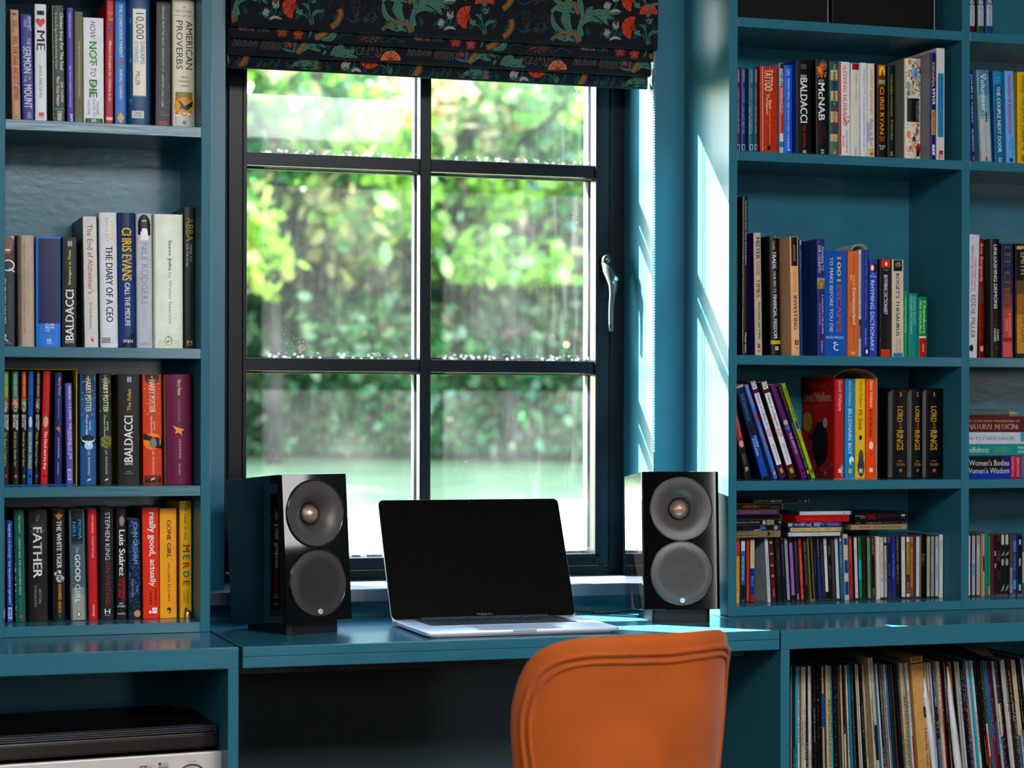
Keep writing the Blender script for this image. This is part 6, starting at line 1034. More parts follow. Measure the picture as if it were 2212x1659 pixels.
# ------------------------------------------------------------------ loudspeakers
def speaker(label, x, y, rz, w, d, h, tilt, zb):
    r = empty('loudspeaker', (x, y, TOP), rz); tag(r, label, 'loudspeaker', 'pair of black loudspeakers on the desk')
    Mt = Matrix.Translation((0, 0, zb - TOP)) @ Matrix.Rotation(-tilt, 4, 'X')     # whole cabinet leans back
    def put(mb, name, m, par=None, **k):
        o = mb.build(name, m, None, **k); o.parent = par or r
        if par is None: o.matrix_local = Mt
        return o
    # cabinet with rounded vertical front edges
    def rr(w_, d_, ra, n=7):
        pts = []
        for cx, cy, a0 in ((w_ - ra, ra, -math.pi / 2), (w_ - ra, d_ - ra, 0), (ra, d_ - ra, math.pi / 2), (ra, ra, math.pi)):
            for i in range(n + 1): an = a0 + math.pi / 2 * i / n; pts.append((cx + ra * math.cos(an), cy + ra * math.sin(an)))
        return pts
    b = MB(); b.prism(rr(w, d, .0065), 0, h); cab = b.build('cabinet', M_GLOSS, None, smooth=True, bevel=.0008)
    fr = lambda cx, cz, dy=0: Matrix.Translation((cx, dy, cz)) @ Matrix.Rotation(math.pi / 2, 4, 'X')   # local z -> out of the front
    R1_ = .0565; c1 = h - .068; c2 = .0655; cx = w / 2
    # let the two drive units into the front
    for cz, dp in ((c1, .034), (c2, .012)):
        c_ = MB(); n_ = 64; c_.prism([(cx + (R1_ + .0004) * math.cos(2 * math.pi * k / n_), cz + (R1_ + .0004) * math.sin(2 * math.pi * k / n_)) for k in range(n_)], -.02, dp, axis='y')
        co = c_.build('cutter', M_DARK); md = cab.modifiers.new('cut', 'BOOLEAN'); md.operation = 'DIFFERENCE'; md.solver = 'EXACT'; md.object = co
        bmx = bmesh.new(); bmx.from_mesh(co.data); bmesh.ops.recalc_face_normals(bmx, faces=bmx.faces); bmx.to_mesh(co.data); bmx.free()
        bpy.context.view_layer.update(); dg = bpy.context.evaluated_depsgraph_get()
        nm = bpy.data.meshes.new_from_object(cab.evaluated_get(dg)); cab.modifiers.clear(); cab.data = nm; bpy.data.objects.remove(co)
    cab.data.polygons.foreach_set('use_smooth', [p.area < 3e-4 for p in cab.data.polygons])
    cab.parent = r; cab.matrix_local = Mt
    # horn: flare from rim to throat, seen as a dish let into a raised ring
    b = MB(); b.lathe([(R1_ + .0022, 0), (R1_ + .0022, .0022), (R1_ + .0006, .0032), (R1_ - .0006, .0022)], 64, fr(cx, c1)); put(b, 'horn_ring', M_GLOSS, smooth='all')
    prof = []
    for i in range(25):
        q = i / 24; rad = R1_ - .0006 - (R1_ - .020) * q; prof.append((rad, .0022 - .0030 * q - .0165 * q ** 3.0))
    prof += [(.0192, -.0200), (.0190, -.030)]; Mt_ = fr(cx, c1, .0150)
    Mh = fr(cx, c1, 0)
    b = MB(); b.lathe(prof, 64, Mh); put(b, 'horn', M_HORN, smooth='all')
    b = MB(); b.lathe([(.0190, -.0030), (.019, .0), (.0165, .0015), (.0150, .0010)], 40, Mt_); put(b, 'throat_ring', M_DARK, smooth='all')
    b = MB(); b.lathe([(.0150, .0), (.0120, .0055), (.008, .0085), (.0001, .0100)], 32, Mt_); dome = put(b, 'tweeter_dome', M_COPPER, smooth='all')
    # fine protective mesh over the dome: raised dots ring by ring
    b = MB()
    for ring, (rad, zz, nn) in enumerate(((.0172, .0035, 34), (.0158, .0056, 32), (.0142, .0076, 29), (.0125, .0092, 25), (.0106, .0106, 21), (.0086, .0116, 17), (.0066, .0123, 13), (.0045, .0128, 9), (.0024, .0130, 5))):
        for k in range(nn):
            an = 2 * math.pi * (k + .5 * (ring % 2)) / nn; c = Mt_ @ Vector((rad * math.cos(an), rad * math.sin(an), zz)); q = .00072
            nx, nz = math.cos(an), math.sin(an)
            v = []
            for (da, dr) in ((-1, 0), (-.5, .85), (.5, .85), (1, 0), (.5, -.85), (-.5, -.85)):
                v.append(Mt_ @ Vector(((rad + dr * q) * math.cos(an + da * q / rad), (rad + dr * q) * math.sin(an + da * q / rad), zz - dr * q * .5)))
            v2 = []
            for (da, dr) in ((-1, 0), (-.5, .85), (.5, .85), (1, 0), (.5, -.85), (-.5, -.85)):
                q2 = q * .55; v2.append(Mt_ @ Vector(((rad + dr * q2) * math.cos(an + da * q2 / rad), (rad + dr * q2) * math.sin(an + da * q2 / rad), zz - dr * q2 * .5)))
            b.mesh(v + v2, [(i, (i + 1) % 6, 6 + (i + 1) % 6, 6 + i) for i in range(6)])
    o = put(b, 'dome_mesh', mat('dark_mesh', (.16, .13, .12), .3, metal=.8)); o['kind'] = 'stuff'
    # woofer grille: outer dish plus perforated plate over the cone
    M2 = fr(cx, c2)
    b = MB(); b.lathe([(R1_ + .0022, 0), (R1_ + .0022, .0020), (R1_ + .0006, .0030), (R1_ - .0004, .0020)], 64, M2); put(b, 'grille_ring', M_GLOSS, smooth='all')
    b = MB(); b.lathe([(R1_ - .0004, .0022), (.050, .0031), (.0455, .0034)], 64, M2); put(b, 'grille_rim', M_GRILLE, smooth='all')
    b = MB(); pitch = .00285; rad_m = .0475
    for j in range(-20, 21):
        for i in range(-20, 21):
            px_ = (i + .5 * (j % 2)) * pitch; pz_ = j * pitch * .866; rr_ = math.hypot(px_, pz_)
            if rr_ > rad_m: continue
            ho = pitch * .40 * (1 if rr_ < .0385 else max(.42, 1 - (rr_ - .0385) / .009 * .6))
            ou = pitch / math.sqrt(3) * 1.002; zz = .0036 + .0022 * (1 - (rr_ / rad_m) ** 2)
            v = []
            for rad in (ou, ho):
                for k in range(6): an = math.pi / 6 + k * math.pi / 3; v.append(M2 @ Vector((px_ + rad * math.cos(an), pz_ + rad * math.sin(an), zz)))
            for k in range(6): an = math.pi / 6 + k * math.pi / 3; v.append(M2 @ Vector((px_ + ho * math.cos(an), pz_ + ho * math.sin(an), zz - .0012)))
            b.mesh(v, [(k, (k + 1) % 6, 6 + (k + 1) % 6, 6 + k) for k in range(6)] + [(6 + k, 6 + (k + 1) % 6, 12 + (k + 1) % 6, 12 + k) for k in range(6)])
    o = put(b, 'perforated_plate', M_GRILLE); o['kind'] = 'stuff'
    b = MB(); b.lathe([(.0555, -.0005), (.049, .0005), (.044, -.0010), (.014, -.0065), (.012, -.0060), (.0001, -.0040)], 48, M2); put(b, 'woofer_cone', mat('woofer_cone_grey', (.02, .018, .02), .5), smooth='all')
    b = MB(); b.lathe([(0.0001, .0062), (.0040, .0062), (.0044, .0056), (.0044, .003)], 32, fr(cx, c2 - .0490)); bd = put(b, 'badge', mat('white_enamel', (.8, .8, .8), .3), smooth=True)
    b = MB(); v, f = glyphs('m', 'b'); mm = fr(cx, c2 - .0490)
    b.mesh([mm @ Vector(((p - .5) * .0040, (q - .5) * .0032, .0064)) for p, q in v], f)
    n = 24; ring = [mm @ Vector((rr_ * math.cos(2 * math.pi * k / n), rr_ * math.sin(2 * math.pi * k / n), .00635)) for rr_ in (.0033, .0029) for k in range(n)]
    b.mesh(ring, [(k, (k + 1) % n, n + (k + 1) % n, n + k) for k in range(n)]); put(b, 'badge_mark', M_DARK)
    # matt plinth: wedge between desk and leaning cabinet
    x0, x1, y0, y1 = .020, w - .014, .022, d - .022
    zt = lambda yy: (zb - TOP) - math.tan(tilt) * yy + .0004
    b = MB(); n_ = 6; ra = .009; pts = []
    for cx_, cy_, a0 in ((x1 - ra, y0 + ra, -math.pi / 2), (x1 - ra, y1 - ra, 0), (x0 + ra, y1 - ra, math.pi / 2), (x0 + ra, y0 + ra, math.pi)):
        for i in range(n_ + 1): an = a0 + math.pi / 2 * i / n_; pts.append((cx_ + ra * math.cos(an), cy_ + ra * math.sin(an)))
    N_ = len(pts); v = [(p, q, .0003) for p, q in pts] + [(p, q, zt(q)) for p, q in pts]
    b.mesh(v, [tuple(range(N_ - 1, -1, -1)), tuple(range(N_, 2 * N_))] + [(i, (i + 1) % N_, N_ + (i + 1) % N_, N_ + i) for i in range(N_)])
    b.build('plinth', mat('matt_black_plinth', (.006, .006, .007), .42, spec=.25), r, smooth=True)
    return r
speaker('glossy black loudspeaker left of the laptop, turned to the right', .7925, 3.6265, .3573, .1412, .178, .2529, .0796, .7731)
speaker('glossy black loudspeaker right of the laptop, beside the sunlit panel', 1.4599, 3.6619, -.1992, .1427, .190, .2502, .0776, .7759)

# ------------------------------------------------------------------ laptop
def laptop():
    w, d = .349, .241
    r = empty('laptop', (1.0141, 3.5294, TOP), -.0128); tag(r, 'open silver laptop with black screen between the loudspeakers', 'laptop')
    def rrect(x0, x1, y0, y1, ra, n=6):
        pts = []
        for cx, cy, a0 in ((x1 - ra, y0 + ra, -math.pi / 2), (x1 - ra, y1 - ra, 0), (x0 + ra, y1 - ra, math.pi / 2), (x0 + ra, y0 + ra, math.pi)):
            for i in range(n + 1): an = a0 + math.pi / 2 * i / n; pts.append((cx + ra * math.cos(an), cy + ra * math.sin(an)))
        return pts
    b = MB(); b.prism(rrect(0, w, 0, d, .010), .0045, .0105); base = b.build('base', M_ALU, r, smooth=True, bevel=.0010)
    b = MB(); b.prism(rrect(.008, w - .008, .008, d - .006, .012), .0012, .0045); b.build('underside', M_ALU, r, smooth=True)
    for px_, py_ in ((.03, .03), (w - .03, .03), (.03, d - .03), (w - .03, d - .03)):
        b = MB(); b.lathe([(0.0001, .0002), (.006, .0002), (.007, .0014)], 16, Matrix.Translation((px_, py_, 0))); b.build('foot', M_RUBBER, r)
    kb = MB(); kb.prism(rrect(.038, w - .038, .112, .222, .002), .0104, .01065); kbo = kb.build('keyboard', M_KEY, r)
    key = None; rows = [13, 14, 14, 13, 12]; kd = .0178
    for j, nk in enumerate(rows):
        widths = [1.0] * nk
        if j == 1: widths[-1] = 1.5
        if j == 2: widths[0] = 1.5
        if j == 3: widths[0] = 1.8; widths[-1] = 1.8
        if j == 4: widths = [2.3] + [1] * 10 + [2.3]
        tot = sum(widths); xx = .040; unit = (w - .080) / tot
        for ww in widths:
            k = MB(); k.box(.0008, unit * ww - .0008, .0008, kd - .0012, 0, .0009); o = k.build('key', M_KEY, kbo, bevel=.0004, seg=1, loc=(xx, .2035 - j * kd - .0185 + .0165, .01066)); xx += unit * ww
    widths = [1, 1, 1, 1.3, 5.6, 1.3, 1, 1, 1]; tot = sum(widths); xx = .040; unit = (w - .080) / tot
    for ww in widths:
        k = MB(); k.box(.0008, unit * ww - .0008, .0008, kd - .0012, 0, .0009); k.build('key', M_KEY, kbo, bevel=.0004, seg=1, loc=(xx, .2035 - 5 * kd - .002, .01066)); xx += unit * ww
    # tiny white legends
    lg = MB(); rn = random.Random(3)
    for j in range(5):
        for i in range(13):
            s_ = 'QWERTYUIOPASDFGHJKLZXCVBNM1234567890'[(i + 13 * j) % 36]; v, f = glyphs(s_, '')
            lg.mesh([(.0455 + i * .0200 + p * .0030, .2035 - j * kd + .004 + q * .0032, .01162) for p, q in v], f)
    lg.build('key_legends', mat('white_legend', (.6, .6, .6), .5), kbo)
    b = MB(); b.prism(rrect(w / 2 - .074, w / 2 + .074, .008, .098, .004), .0104, .01056); b.build('trackpad', mat('trackpad_glass', (.60, .61, .66), .3, metal=.4), r)
    b = MB(); b.prism(rrect(w / 2 - .022, w / 2 + .022, -.0003, .004, .0015, 3), .0058, .01057); b.build('finger_notch', mat('notch_shadow', (.33, .31, .30), .5, metal=.3), r)
    for k, (yy, ln) in enumerate(((.206, .009), (.190, .009))):
        b = MB(); b.box(-.0002, .0010, yy, yy + ln, .0066, .0092); b.build('port', M_DARK, r, bevel=.0004)
    for xx in (.016, w - .030):
        b = MB()
        for j in range(26):
            for i in range(3): b.lathe([(0.0001, .01060), (.00055, .01060)], 6, Matrix.Translation((xx + i * .0045, .125 + j * .0037, 0)))
        o = b.build('speaker_holes', M_DARK, r); o['kind'] = 'stuff'
    b = MB(); b.tube([(.055, d - .006, .0085), (w - .055, d - .006, .0085)], .0052, 16); b.build('hinge', mat('hinge_black', (.02, .02, .022), .4), r, smooth=True)
    la = .4655; ll = .2347
    hb = Vector((0, d - .006, .0112)); up = Vector((0, math.sin(la), math.cos(la))); nn = Vector((0, math.cos(la), -math.sin(la)))
    Ml = Matrix(((1, 0, 0, 0), (0, up.y, nn.y, hb.y), (0, up.z, nn.z, hb.z), (0, 0, 0, 1)))   # x, up the lid, out of the back
    b = MB(); b.prism(rrect(0, w, -.002, ll, .010), .0006, .0052); lid = b.build('lid', M_ALU, r, smooth=True, bevel=.0008); lid.matrix_local = Ml
    b = MB(); b.prism(rrect(.0007, w - .0007, -.001, ll - .0008, .0095), .0000, .0007); o = b.build('screen', M_SCREEN, r, smooth=True); o.matrix_local = Ml
    b = MB(); v, f = glyphs('MacBook Pro', ''); b.mesh([(w / 2 - .0140 + p * .029, .0045 + q * .0036, -.00015) for p, q in v], [t[::-1] for t in f]); o = b.build('bezel_lettering', mat('grey_print', (.22, .2, .2), .5), r); o.matrix_local = Ml
    b = MB(); b.lathe([(0.0001, -.0001), (.0016, -.0001)], 12, Matrix.Translation((w / 2, ll - .006, 0))); o = b.build('webcam', mat('lens', (.02, .02, .03), .1), r); o.matrix_local = Ml
laptop()

# cable trailing on the desk behind the laptop
pts = [PZ(1235, 1317, TOP + .004), PZ(1262, 1318, TOP + .004), PZ(1290, 1322, TOP + .004), PZ(1320, 1321, TOP + .004), PZ(1352, 1317, TOP + .004), PZ(1385, 1316, TOP + .004)]
b = MB(); sm = []
for i in range(len(pts) - 1):
    for k in range(5): sm.append(tuple(pts[i] * (1 - k / 5) + pts[i + 1] * k / 5))
b.tube([(x_, y_, TOP + .0030) for x_, y_, z_ in sm], .0026, 8); o = b.build('cable', M_RUBBER, smooth='all'); tag(o, 'thin black cable lying on the desk behind the laptop', 'cable')

# ------------------------------------------------------------------ hi-fi units in the lower left cabinet
def hifi():
    rz = math.radians(6.6); c = PY(483, 1622, 3.552)
    fx, fy = math.cos(rz), math.sin(rz); W_ = .435
    ox, oy = c[0] - W_ * fx, c[1] - W_ * fy
    zt = c[2]; zs = .4025; H_ = zt - zs
    r = empty('receiver', (ox, oy, zs), rz); tag(r, 'silver fronted amplifier with a round volume knob in the lower left cabinet', 'amplifier')
    b = MB(); b.box(.004, W_ - .004, .012, .31, .010, H_ - .004); b.build('casing', M_METALB, r, bevel=.002)
    b = MB(); b.box(0, W_, 0, .012, .010, H_); b.build('front_panel', M_SILVERP, r, bevel=.0015)
    for a, q in ((.03, .03), (W_ - .03, .03), (.03, .28), (W_ - .03, .28)):
        b = MB(); b.lathe([(.014, 0.0002), (.014, .0102)], 16, Matrix.Translation((a, q, 0))); b.build('foot', M_RUBBER, r)
    kp = PY(415.6, 1682, fy * .37 + oy); kx = W_ - .054; kz = H_ - .0437
    F_ = Matrix.Translation((kx, 0, kz)) @ Matrix.Rotation(math.pi / 2, 4, 'X')
    b = MB(); b.lathe([(.0262, .0002), (.0262, .0012), (.0235, .0012), (.0235, .0002)], 48, F_); b.build('knob_surround', M_DARK, r, smooth=True)
    b = MB(); b.lathe([(.0228, 0), (.0228, .018), (.0215, .020), (0.0001, .0195)], 48, F_); b.build('volume_knob', M_SILVERP, r, smooth=True)
    def tl(s_, x0, x1, z0, z1, f=''):
        v, fc = glyphs(s_, f); return ([(x0 + (x1 - x0) * p, -.0003, z0 + (z1 - z0) * q) for p, q in v], fc)
    b = MB(); b.mesh(*tl('VOLUME', kx - .0075, kx + .0075, H_ - .0150, H_ - .0125)); e = W_
    b.box(e - .141, e - .128, -.0003, .0001, H_ - .0205, H_ - .0158); b.mesh(*tl('ES', e - .126, e - .122, H_ - .0200, H_ - .0182)); b.mesh(*tl('DTS 96/24', e - .1255, e - .115, H_ - .0180, H_ - .0162))
    b.box(e - .110, e - .1055, -.0003, .0001, H_ - .0165, H_ - .0125); b.mesh(*tl('DOLBY', e - .104, e - .093, H_ - .0160, H_ - .0130)); b.mesh(*tl('DIGITAL EX', e - .110, e - .093, H_ - .0195, H_ - .0172)); b.box(e - .110, e - .093, -.0003, .0001, H_ - .0212, H_ - .0200)
    b.box(e - .213, e - .198, -.0004, .0001, H_ - .0250, H_ - .0210)
    b.build('panel_lettering', M_DARK, r)
    b = MB(); v, fc = glyphs('dts', 'b'); b.mesh([(W_ - .1405 + .012 * p, -.0005, H_ - .0198 + .0032 * q) for p, q in v], fc); b.build('logo_lettering', M_SILVERP, r)
    # black disc player on top of it
    d0 = PY(470, 1563.5, 3.565); W2 = .43; ox2, oy2 = d0[0] - W2 * fx, d0[1] - W2 * fy; z0 = zt + .0004; H2 = d0[2] - z0
    r2 = empty('disc_player', (ox2, oy2, z0), rz); tag(r2, 'slim black disc player lying on the silver amplifier', 'disc player')
    b = MB(); b.box(.003, W2 - .003, .012, .27, .004, H2 - .0006); b.build('casing', mat('black_casing', (.003, .003, .003), .35, spec=.1), r2, bevel=.0015)
    b = MB(); b.box(0, W2, 0.003, .012, .004, H2 - .014); b.build('front_panel', mat('gloss_black_panel', (.008, .007, .007), .12), r2, bevel=.0008)
    for k, zz in enumerate((.0030, .0065, .0100)):
        b = MB(); b.box(0.0, W2, .001 + k * .001, .012, H2 - zz - .0016, H2 - zz); b.build('trim_strip', mat('dark_blue_metal', (.06, .065, .09), .25, metal=.7), r2, bevel=.0003)
    b = MB(); b.box(.062, W2, -.0006, .003, H2 - .0150, H2 - .0136); b.build('silver_line', M_CHROME, r2)
    b = MB(); b.box(.066, W2 - .006, .0008, .003, .008, H2 - .017); b.build('disc_tray', mat('tray_black', (.012, .010, .010), .2), r2, bevel=.0006)
    for a, q in ((.03, .03), (W2 - .03, .03), (.03, .24), (W2 - .03, .24)):
        b = MB(); b.lathe([(.010, 0.0002), (.010, .0042)], 12, Matrix.Translation((a, q, 0))); b.build('foot', M_RUBBER, r2)
hifi()

# ------------------------------------------------------------------ orange chair
def chair():
    r = empty('chair', CH_POS, -CH_AZ); tag(r, 'orange velvet chair with piped curved back, pushed up to the desk', 'chair')
    n = 72
    def outline(s_):     # flat outline of the back: a along the curve, z up
        an = 2 * math.pi * s_
        ca, sa = math.cos(an), math.sin(an); e = .42
        a = .212 * math.copysign(abs(ca) ** e, ca); zz = .20 * math.copysign(abs(sa) ** (.50 if sa > 0 else .6), sa)
        z_ = .605 + zz
        k = 1.0 if z_ > .70 else 1.0 - .26 * ((.70 - z_) / .29) ** 1.25
        return a * k, z_
    def place(a, z_, dd):
        R_ = .205 - .010 * max(0, (.80 - z_) / .4) ; ph = a / R_
        lean = (z_ - .45) * .10
        flare = .012 * max(0, (z_ - .72) / .08) ** 2
        rad = R_ + dd + flare
        return (rad * math.sin(ph), -rad * math.cos(ph) + .02 - lean, z_ * 1.028)
    th = .019
    def shell(name, m):
        b = MB(); vs = []; rings = [0.0, .25, .5, .7, .83, .91, .96, .985, 1.0]
        out = [outline(i / n) for i in range(n)]
        for side in (1, -1):
            for k in rings:
                off = th * (1 - k ** 7) ** .5 * side
                for a, z_ in out: vs.append(place(a * k, .60 + (z_ - .60) * k, off))
        fs = []; NR = len(rings)
        for sd in (0, 1):
            for i in range(NR - 1):
                for j in range(n):
                    q = sd * NR * n; a_, b_, c_, d_ = q + i * n + j, q + i * n + (j + 1) % n, q + (i + 1) * n + (j + 1) % n, q + (i + 1) * n + j
                    fs.append((a_, b_, c_, d_) if sd == 0 else (d_, c_, b_, a_))
        b.mesh(vs, fs); return b.build(name, m, r, smooth='all')
    back = shell('backrest', M_VELVET)
    for q, rad in ((.875, .0042), (.815, .0036)):
        b = MB(); pts = []
        for i in range(n + 1):
            a, z_ = outline(i / n); k = 1 - (1 - q) * (.20 / max(.12, math.hypot(a, z_ - .60)))
            k = min(k, .93); off = th * (1 - k ** 7) ** .5 + .0008; pts.append(place(a * k, .60 + (z_ - .60) * k, off))
        b.tube(pts, rad, 8, cap=False); b.build('piping', M_VELVET, r, smooth='all')
    b = MB(); pts = [(.215 * math.copysign(abs(math.cos(t)) ** .6, math.cos(t)), .05 + .215 * math.copysign(abs(math.sin(t)) ** .7, math.sin(t))) for t in [2 * math.pi * i / 40 for i in range(40)]]
    vs = []; prof = [(.93, .385), (1.0, .40), (1.01, .43), (.98, .455), (.9, .468), (.6, .474), (.0, .476)]
    for k, z_ in prof: vs += [(x_ * k, .05 + (y_ - .05) * k, z_) for x_, y_ in pts]
    fs = [(i * 40 + j, i * 40 + (j + 1) % 40, (i + 1) * 40 + (j + 1) % 40, (i + 1) * 40 + j) for i in range(len(prof) - 1) for j in range(40)] + [tuple(range(39, -1, -1))]
    b.mesh(vs, fs); b.build('seat', M_VELVET, r, smooth='all')
    for sx, sy in ((-1, -1), (1, -1), (-1, 1), (1, 1)):
        b = MB(); b.tube([(sx * .15, .05 + sy * .15, .392), (sx * .205, .05 + sy * .205, .0005)], [.013, .009], 12); b.build('leg', M_METALB, r, smooth=True)
CH_AZ = math.radians(-14); CH_POS = (1.088, 3.01, 0)
chair()

# brass trumpet vase standing on the floor at the right edge of the view
c = PY(2262, 1584, 3.25)
r = empty('floor_vase', (c[0], c[1], .0003)); tag(r, 'tall flared brass vase at the right edge before the record sleeves', 'vase')
zt = c[2]; b = MB()
b.lathe([(0.0001, 0), (.075, 0), (.08, .006), (.06, .02), (.028, .06), (.024, .2), (.026, zt - .16), (.032, zt - .06), (.040, zt - .012), (.0425, zt), (.0405, zt), (.038, zt - .012), (.030, zt - .06), (.022, zt - .15)], 48)
b.build('body', M_BRASS, r, smooth='all')
b = MB(); b.tube([(.0415 * math.cos(2 * math.pi * k / 40), .0415 * math.sin(2 * math.pi * k / 40), zt) for k in range(41)], .0017, 8, cap=False); b.build('rim', M_BRASS, r, smooth='all')

# ------------------------------------------------------------------ roman blind
BL0, BL1 = .7575, 1.5965
def blind():
    Ys = [3.938, 3.955, 3.972, 3.990]
    zb = [PY(1000, y, Ys[k])[2] for k, y in enumerate((81, 106, 141, 169))]
    zb = [PY(1000, 81, Ys[0])[2], PY(1000, 106, Ys[1])[2], PY(1000, 141, Ys[2])[2], PY(1000, 169, Ys[3])[2]]
    ztop = [2.085, zb[0] + .016, zb[1] + .016, zb[2] + .016]
    r = empty('roman_blind', (BL0, 3.95, zb[-1])); tag(r, 'dark roman blind with orange flowers and green leaves, drawn up over the window', 'blind')
    ox, oy, oz = BL0, 3.95, zb[-1]
    def surf(k, x, z):
        t = z - zb[k]; sag = .0015 * math.sin(9 * x + k) * max(0, 1 - t / .06)
        return Ys[k] + .10 * max(t, 0) * (1 if k else .03) + .004 * math.exp(-max(t, 0) / .004) - .004 + sag
    BG = tuple(1.3 * q for q in lin('10141f'))
    names = ['top_panel', 'fold', 'fold', 'bottom_panel']
    mbs = [MB() for _ in range(4)]
    nx = 60
    for k in range(4):
        b = mbs[k]; zs = [ztop[k]] + [zb[k] + q for q in (.10, .06, .035, .02, .012, .007, .0035, .0012, 0) if zb[k] + q < ztop[k] - .001]
        prof = [(surf, z) for z in zs]
        cols = []
        for i in range(nx + 1):
            x = BL0 + (BL1 - BL0) * i / nx
            c = [(x, surf(k, x, z), z) for z in zs]
            yb = surf(k, x, zb[k]); c += [(x, yb + .002, zb[k] - .0022), (x, yb + .006, zb[k] - .0028), (x, yb + .0095, zb[k] + .001), (x, yb + .0105, zb[k] + .02)]
            cols.append(c)
        n = len(cols[0]); vs = [(p[0] - ox, p[1] - oy, p[2] - oz) for c in cols for p in c]
        b.mesh(vs, [(i * n + j, i * n + j + 1, (i + 1) * n + j + 1, (i + 1) * n + j) for i in range(nx) for j in range(n - 1)], BG)
    # ---- the printed pattern, one repeat laid out and stepped sideways
    rep = PY(994, 94, 3.965)[0] - PY(621.6, 78, 3.965)[0]
    order = [0] * 4
    def clip(poly, ax, lim, keep_gt):
        out = []
        for i in range(len(poly)):
            a, q = poly[i - 1], poly[i]; ia = (a[ax] >= lim) == keep_gt; iq = (q[ax] >= lim) == keep_gt
            if ia != iq:
                t = (lim - a[ax]) / (q[ax] - a[ax]); out.append((a[0] + (q[0] - a[0]) * t, a[1] + (q[1] - a[1]) * t))
            if iq: out.append(q)
        return out
    def put(k, poly, col, shifts=(-1, 0, 1, 2)):
        order[k] += 1; off = .0003 + (order[k] % 400) * .0000016
        pts0 = [PY(x, y, Ys[k]) for x, y in poly]; pts0 = [(p[0], p[2]) for p in pts0]
        c = tuple(.62 * q for q in lin(col))
        for s_ in shifts:
            pts = [(x + s_ * rep, z) for x, z in pts0]
            if max(p[0] for p in pts) < BL0 or min(p[0] for p in pts) > BL1: continue
            for a in ((0, BL0 + .0005, True), (0, BL1 - .0005, False), (1, zb[k] + .0002, True), (1, ztop[k] - .001, False)):
                pts = clip(pts, *a)
                if len(pts) < 3: break
            if len(pts) < 3: continue
            area_ = sum(pts[i - 1][0] * pts[i][1] - pts[i][0] * pts[i - 1][1] for i in range(len(pts)))
            if abs(area_) < 1e-9: continue
            if area_ > 0: pts = pts[::-1]
            mbs[k].poly([(x - ox, surf(k, x, z) - off - oy, z - oz) for x, z in pts][::-1], c)
    def curve(pts, m=6):
        if len(pts) == 2: return [(pts[0][0] + (pts[1][0] - pts[0][0]) * i / m, pts[0][1] + (pts[1][1] - pts[0][1]) * i / m) for i in range(m + 1)]
        P_ = [pts[0]] + list(pts) + [pts[-1]]; out = []
        for i in range(1, len(P_) - 2):
            a, b_, c, d = P_[i - 1], P_[i], P_[i + 1], P_[i + 2]
            for j in range(m):
                t = j / m; out.append(tuple(.5 * (2 * b_[q] + (c[q] - a[q]) * t + (2 * a[q] - 5 * b_[q] + 4 * c[q] - d[q]) * t * t + (3 * b_[q] - a[q] - 3 * c[q] + d[q]) * t ** 3) for q in (0, 1)))
        return out + [pts[-1]]
    def ribbon(k, pts, wf, col, shifts=(-1, 0, 1, 2)):
        c = curve(pts); n = len(c)
        for i in range(n - 1):
            (x0, y0), (x1, y1) = c[i], c[i + 1]; L = math.hypot(x1 - x0, y1 - y0) or 1; nx_, ny_ = -(y1 - y0) / L, (x1 - x0) / L
            w0, w1 = wf(i / (n - 1)) / 2, wf((i + 1) / (n - 1)) / 2
            put(k, [(x0 + nx_ * w0, y0 + ny_ * w0), (x1 + nx_ * w1, y1 + ny_ * w1), (x1 - nx_ * w1, y1 - ny_ * w1), (x0 - nx_ * w0, y0 - ny_ * w0)], col, shifts)
    def stem(k, pts, w_, col): ribbon(k, pts, lambda t: w_, col)
    SAGE, SAGE2, TEALP, OCH, CRM, ORG, RED, BRZ, BLU, LBL = '5f8a78', '2c4a44', '1c5a58', 'b8702c', 'b4aea2', 'd2552a', 'a8342a', '9a6a50', '1a4a62', '4a7a8a'
    def leaf(k, pts, w_, col=SAGE, rib=True):
        ribbon(k, pts, lambda t: w_ * max(.04, math.sin(math.pi * min(1, t * .94 + .03)) ** .8), col)
        if rib: ribbon(k, pts, lambda t: .9, SAGE2)
    def ochre(k, pts, w_):
        ribbon(k, pts, lambda t: w_ + 5.0, SAGE); ribbon(k, pts, lambda t: w_ + 2.2, '22302c'); ribbon(k, pts, lambda t: w_, OCH)
        c = curve(pts); rn = random.Random(len(pts) * 7 + k)
        for i in range(len(c) - 1):
            for j in range(4):
                t = rn.random(); x = c[i][0] + (c[i + 1][0] - c[i][0]) * t + rn.uniform(-.4, .4) * w_; y = c[i][1] + (c[i + 1][1] - c[i][1]) * t; put(k, [(x - .6, y), (x, y - .6), (x + .6, y), (x, y + .6)], '4a2a14')
    def carn(k, cx, cy, rad, a0, a1, col=ORG):
        """fan of notched petals round (cx, cy)"""
        n = max(3, int((a1 - a0) / 38)); st = (a1 - a0) / n
        for i in range(n):
            b0, b1 = math.radians(a0 + st * i + 2), math.radians(a0 + st * (i + 1) - 2); m = 8; pts = []
            for j in range(m + 1):
                an = b0 + (b1 - b0) * j / m; rr = rad * (1.0 if j % 2 else .93); pts.append((cx + rr * math.cos(an), cy + rr * math.sin(an)))
            mid = (b0 + b1) / 2; pts += [(cx + rad * .28 * math.cos(mid + .25), cy + rad * .28 * math.sin(mid + .25)), (cx + rad * .28 * math.cos(mid - .25), cy + rad * .28 * math.sin(mid - .25))]
            put(k, pts, col)
            for j in (.3, .5, .7):
                an = b0 + (b1 - b0) * j; ribbon(k, [(cx + rad * .4 * math.cos(an), cy + rad * .4 * math.sin(an)), (cx + rad * .86 * math.cos(an), cy + rad * .86 * math.sin(an))], lambda t: .7, 'a03818')
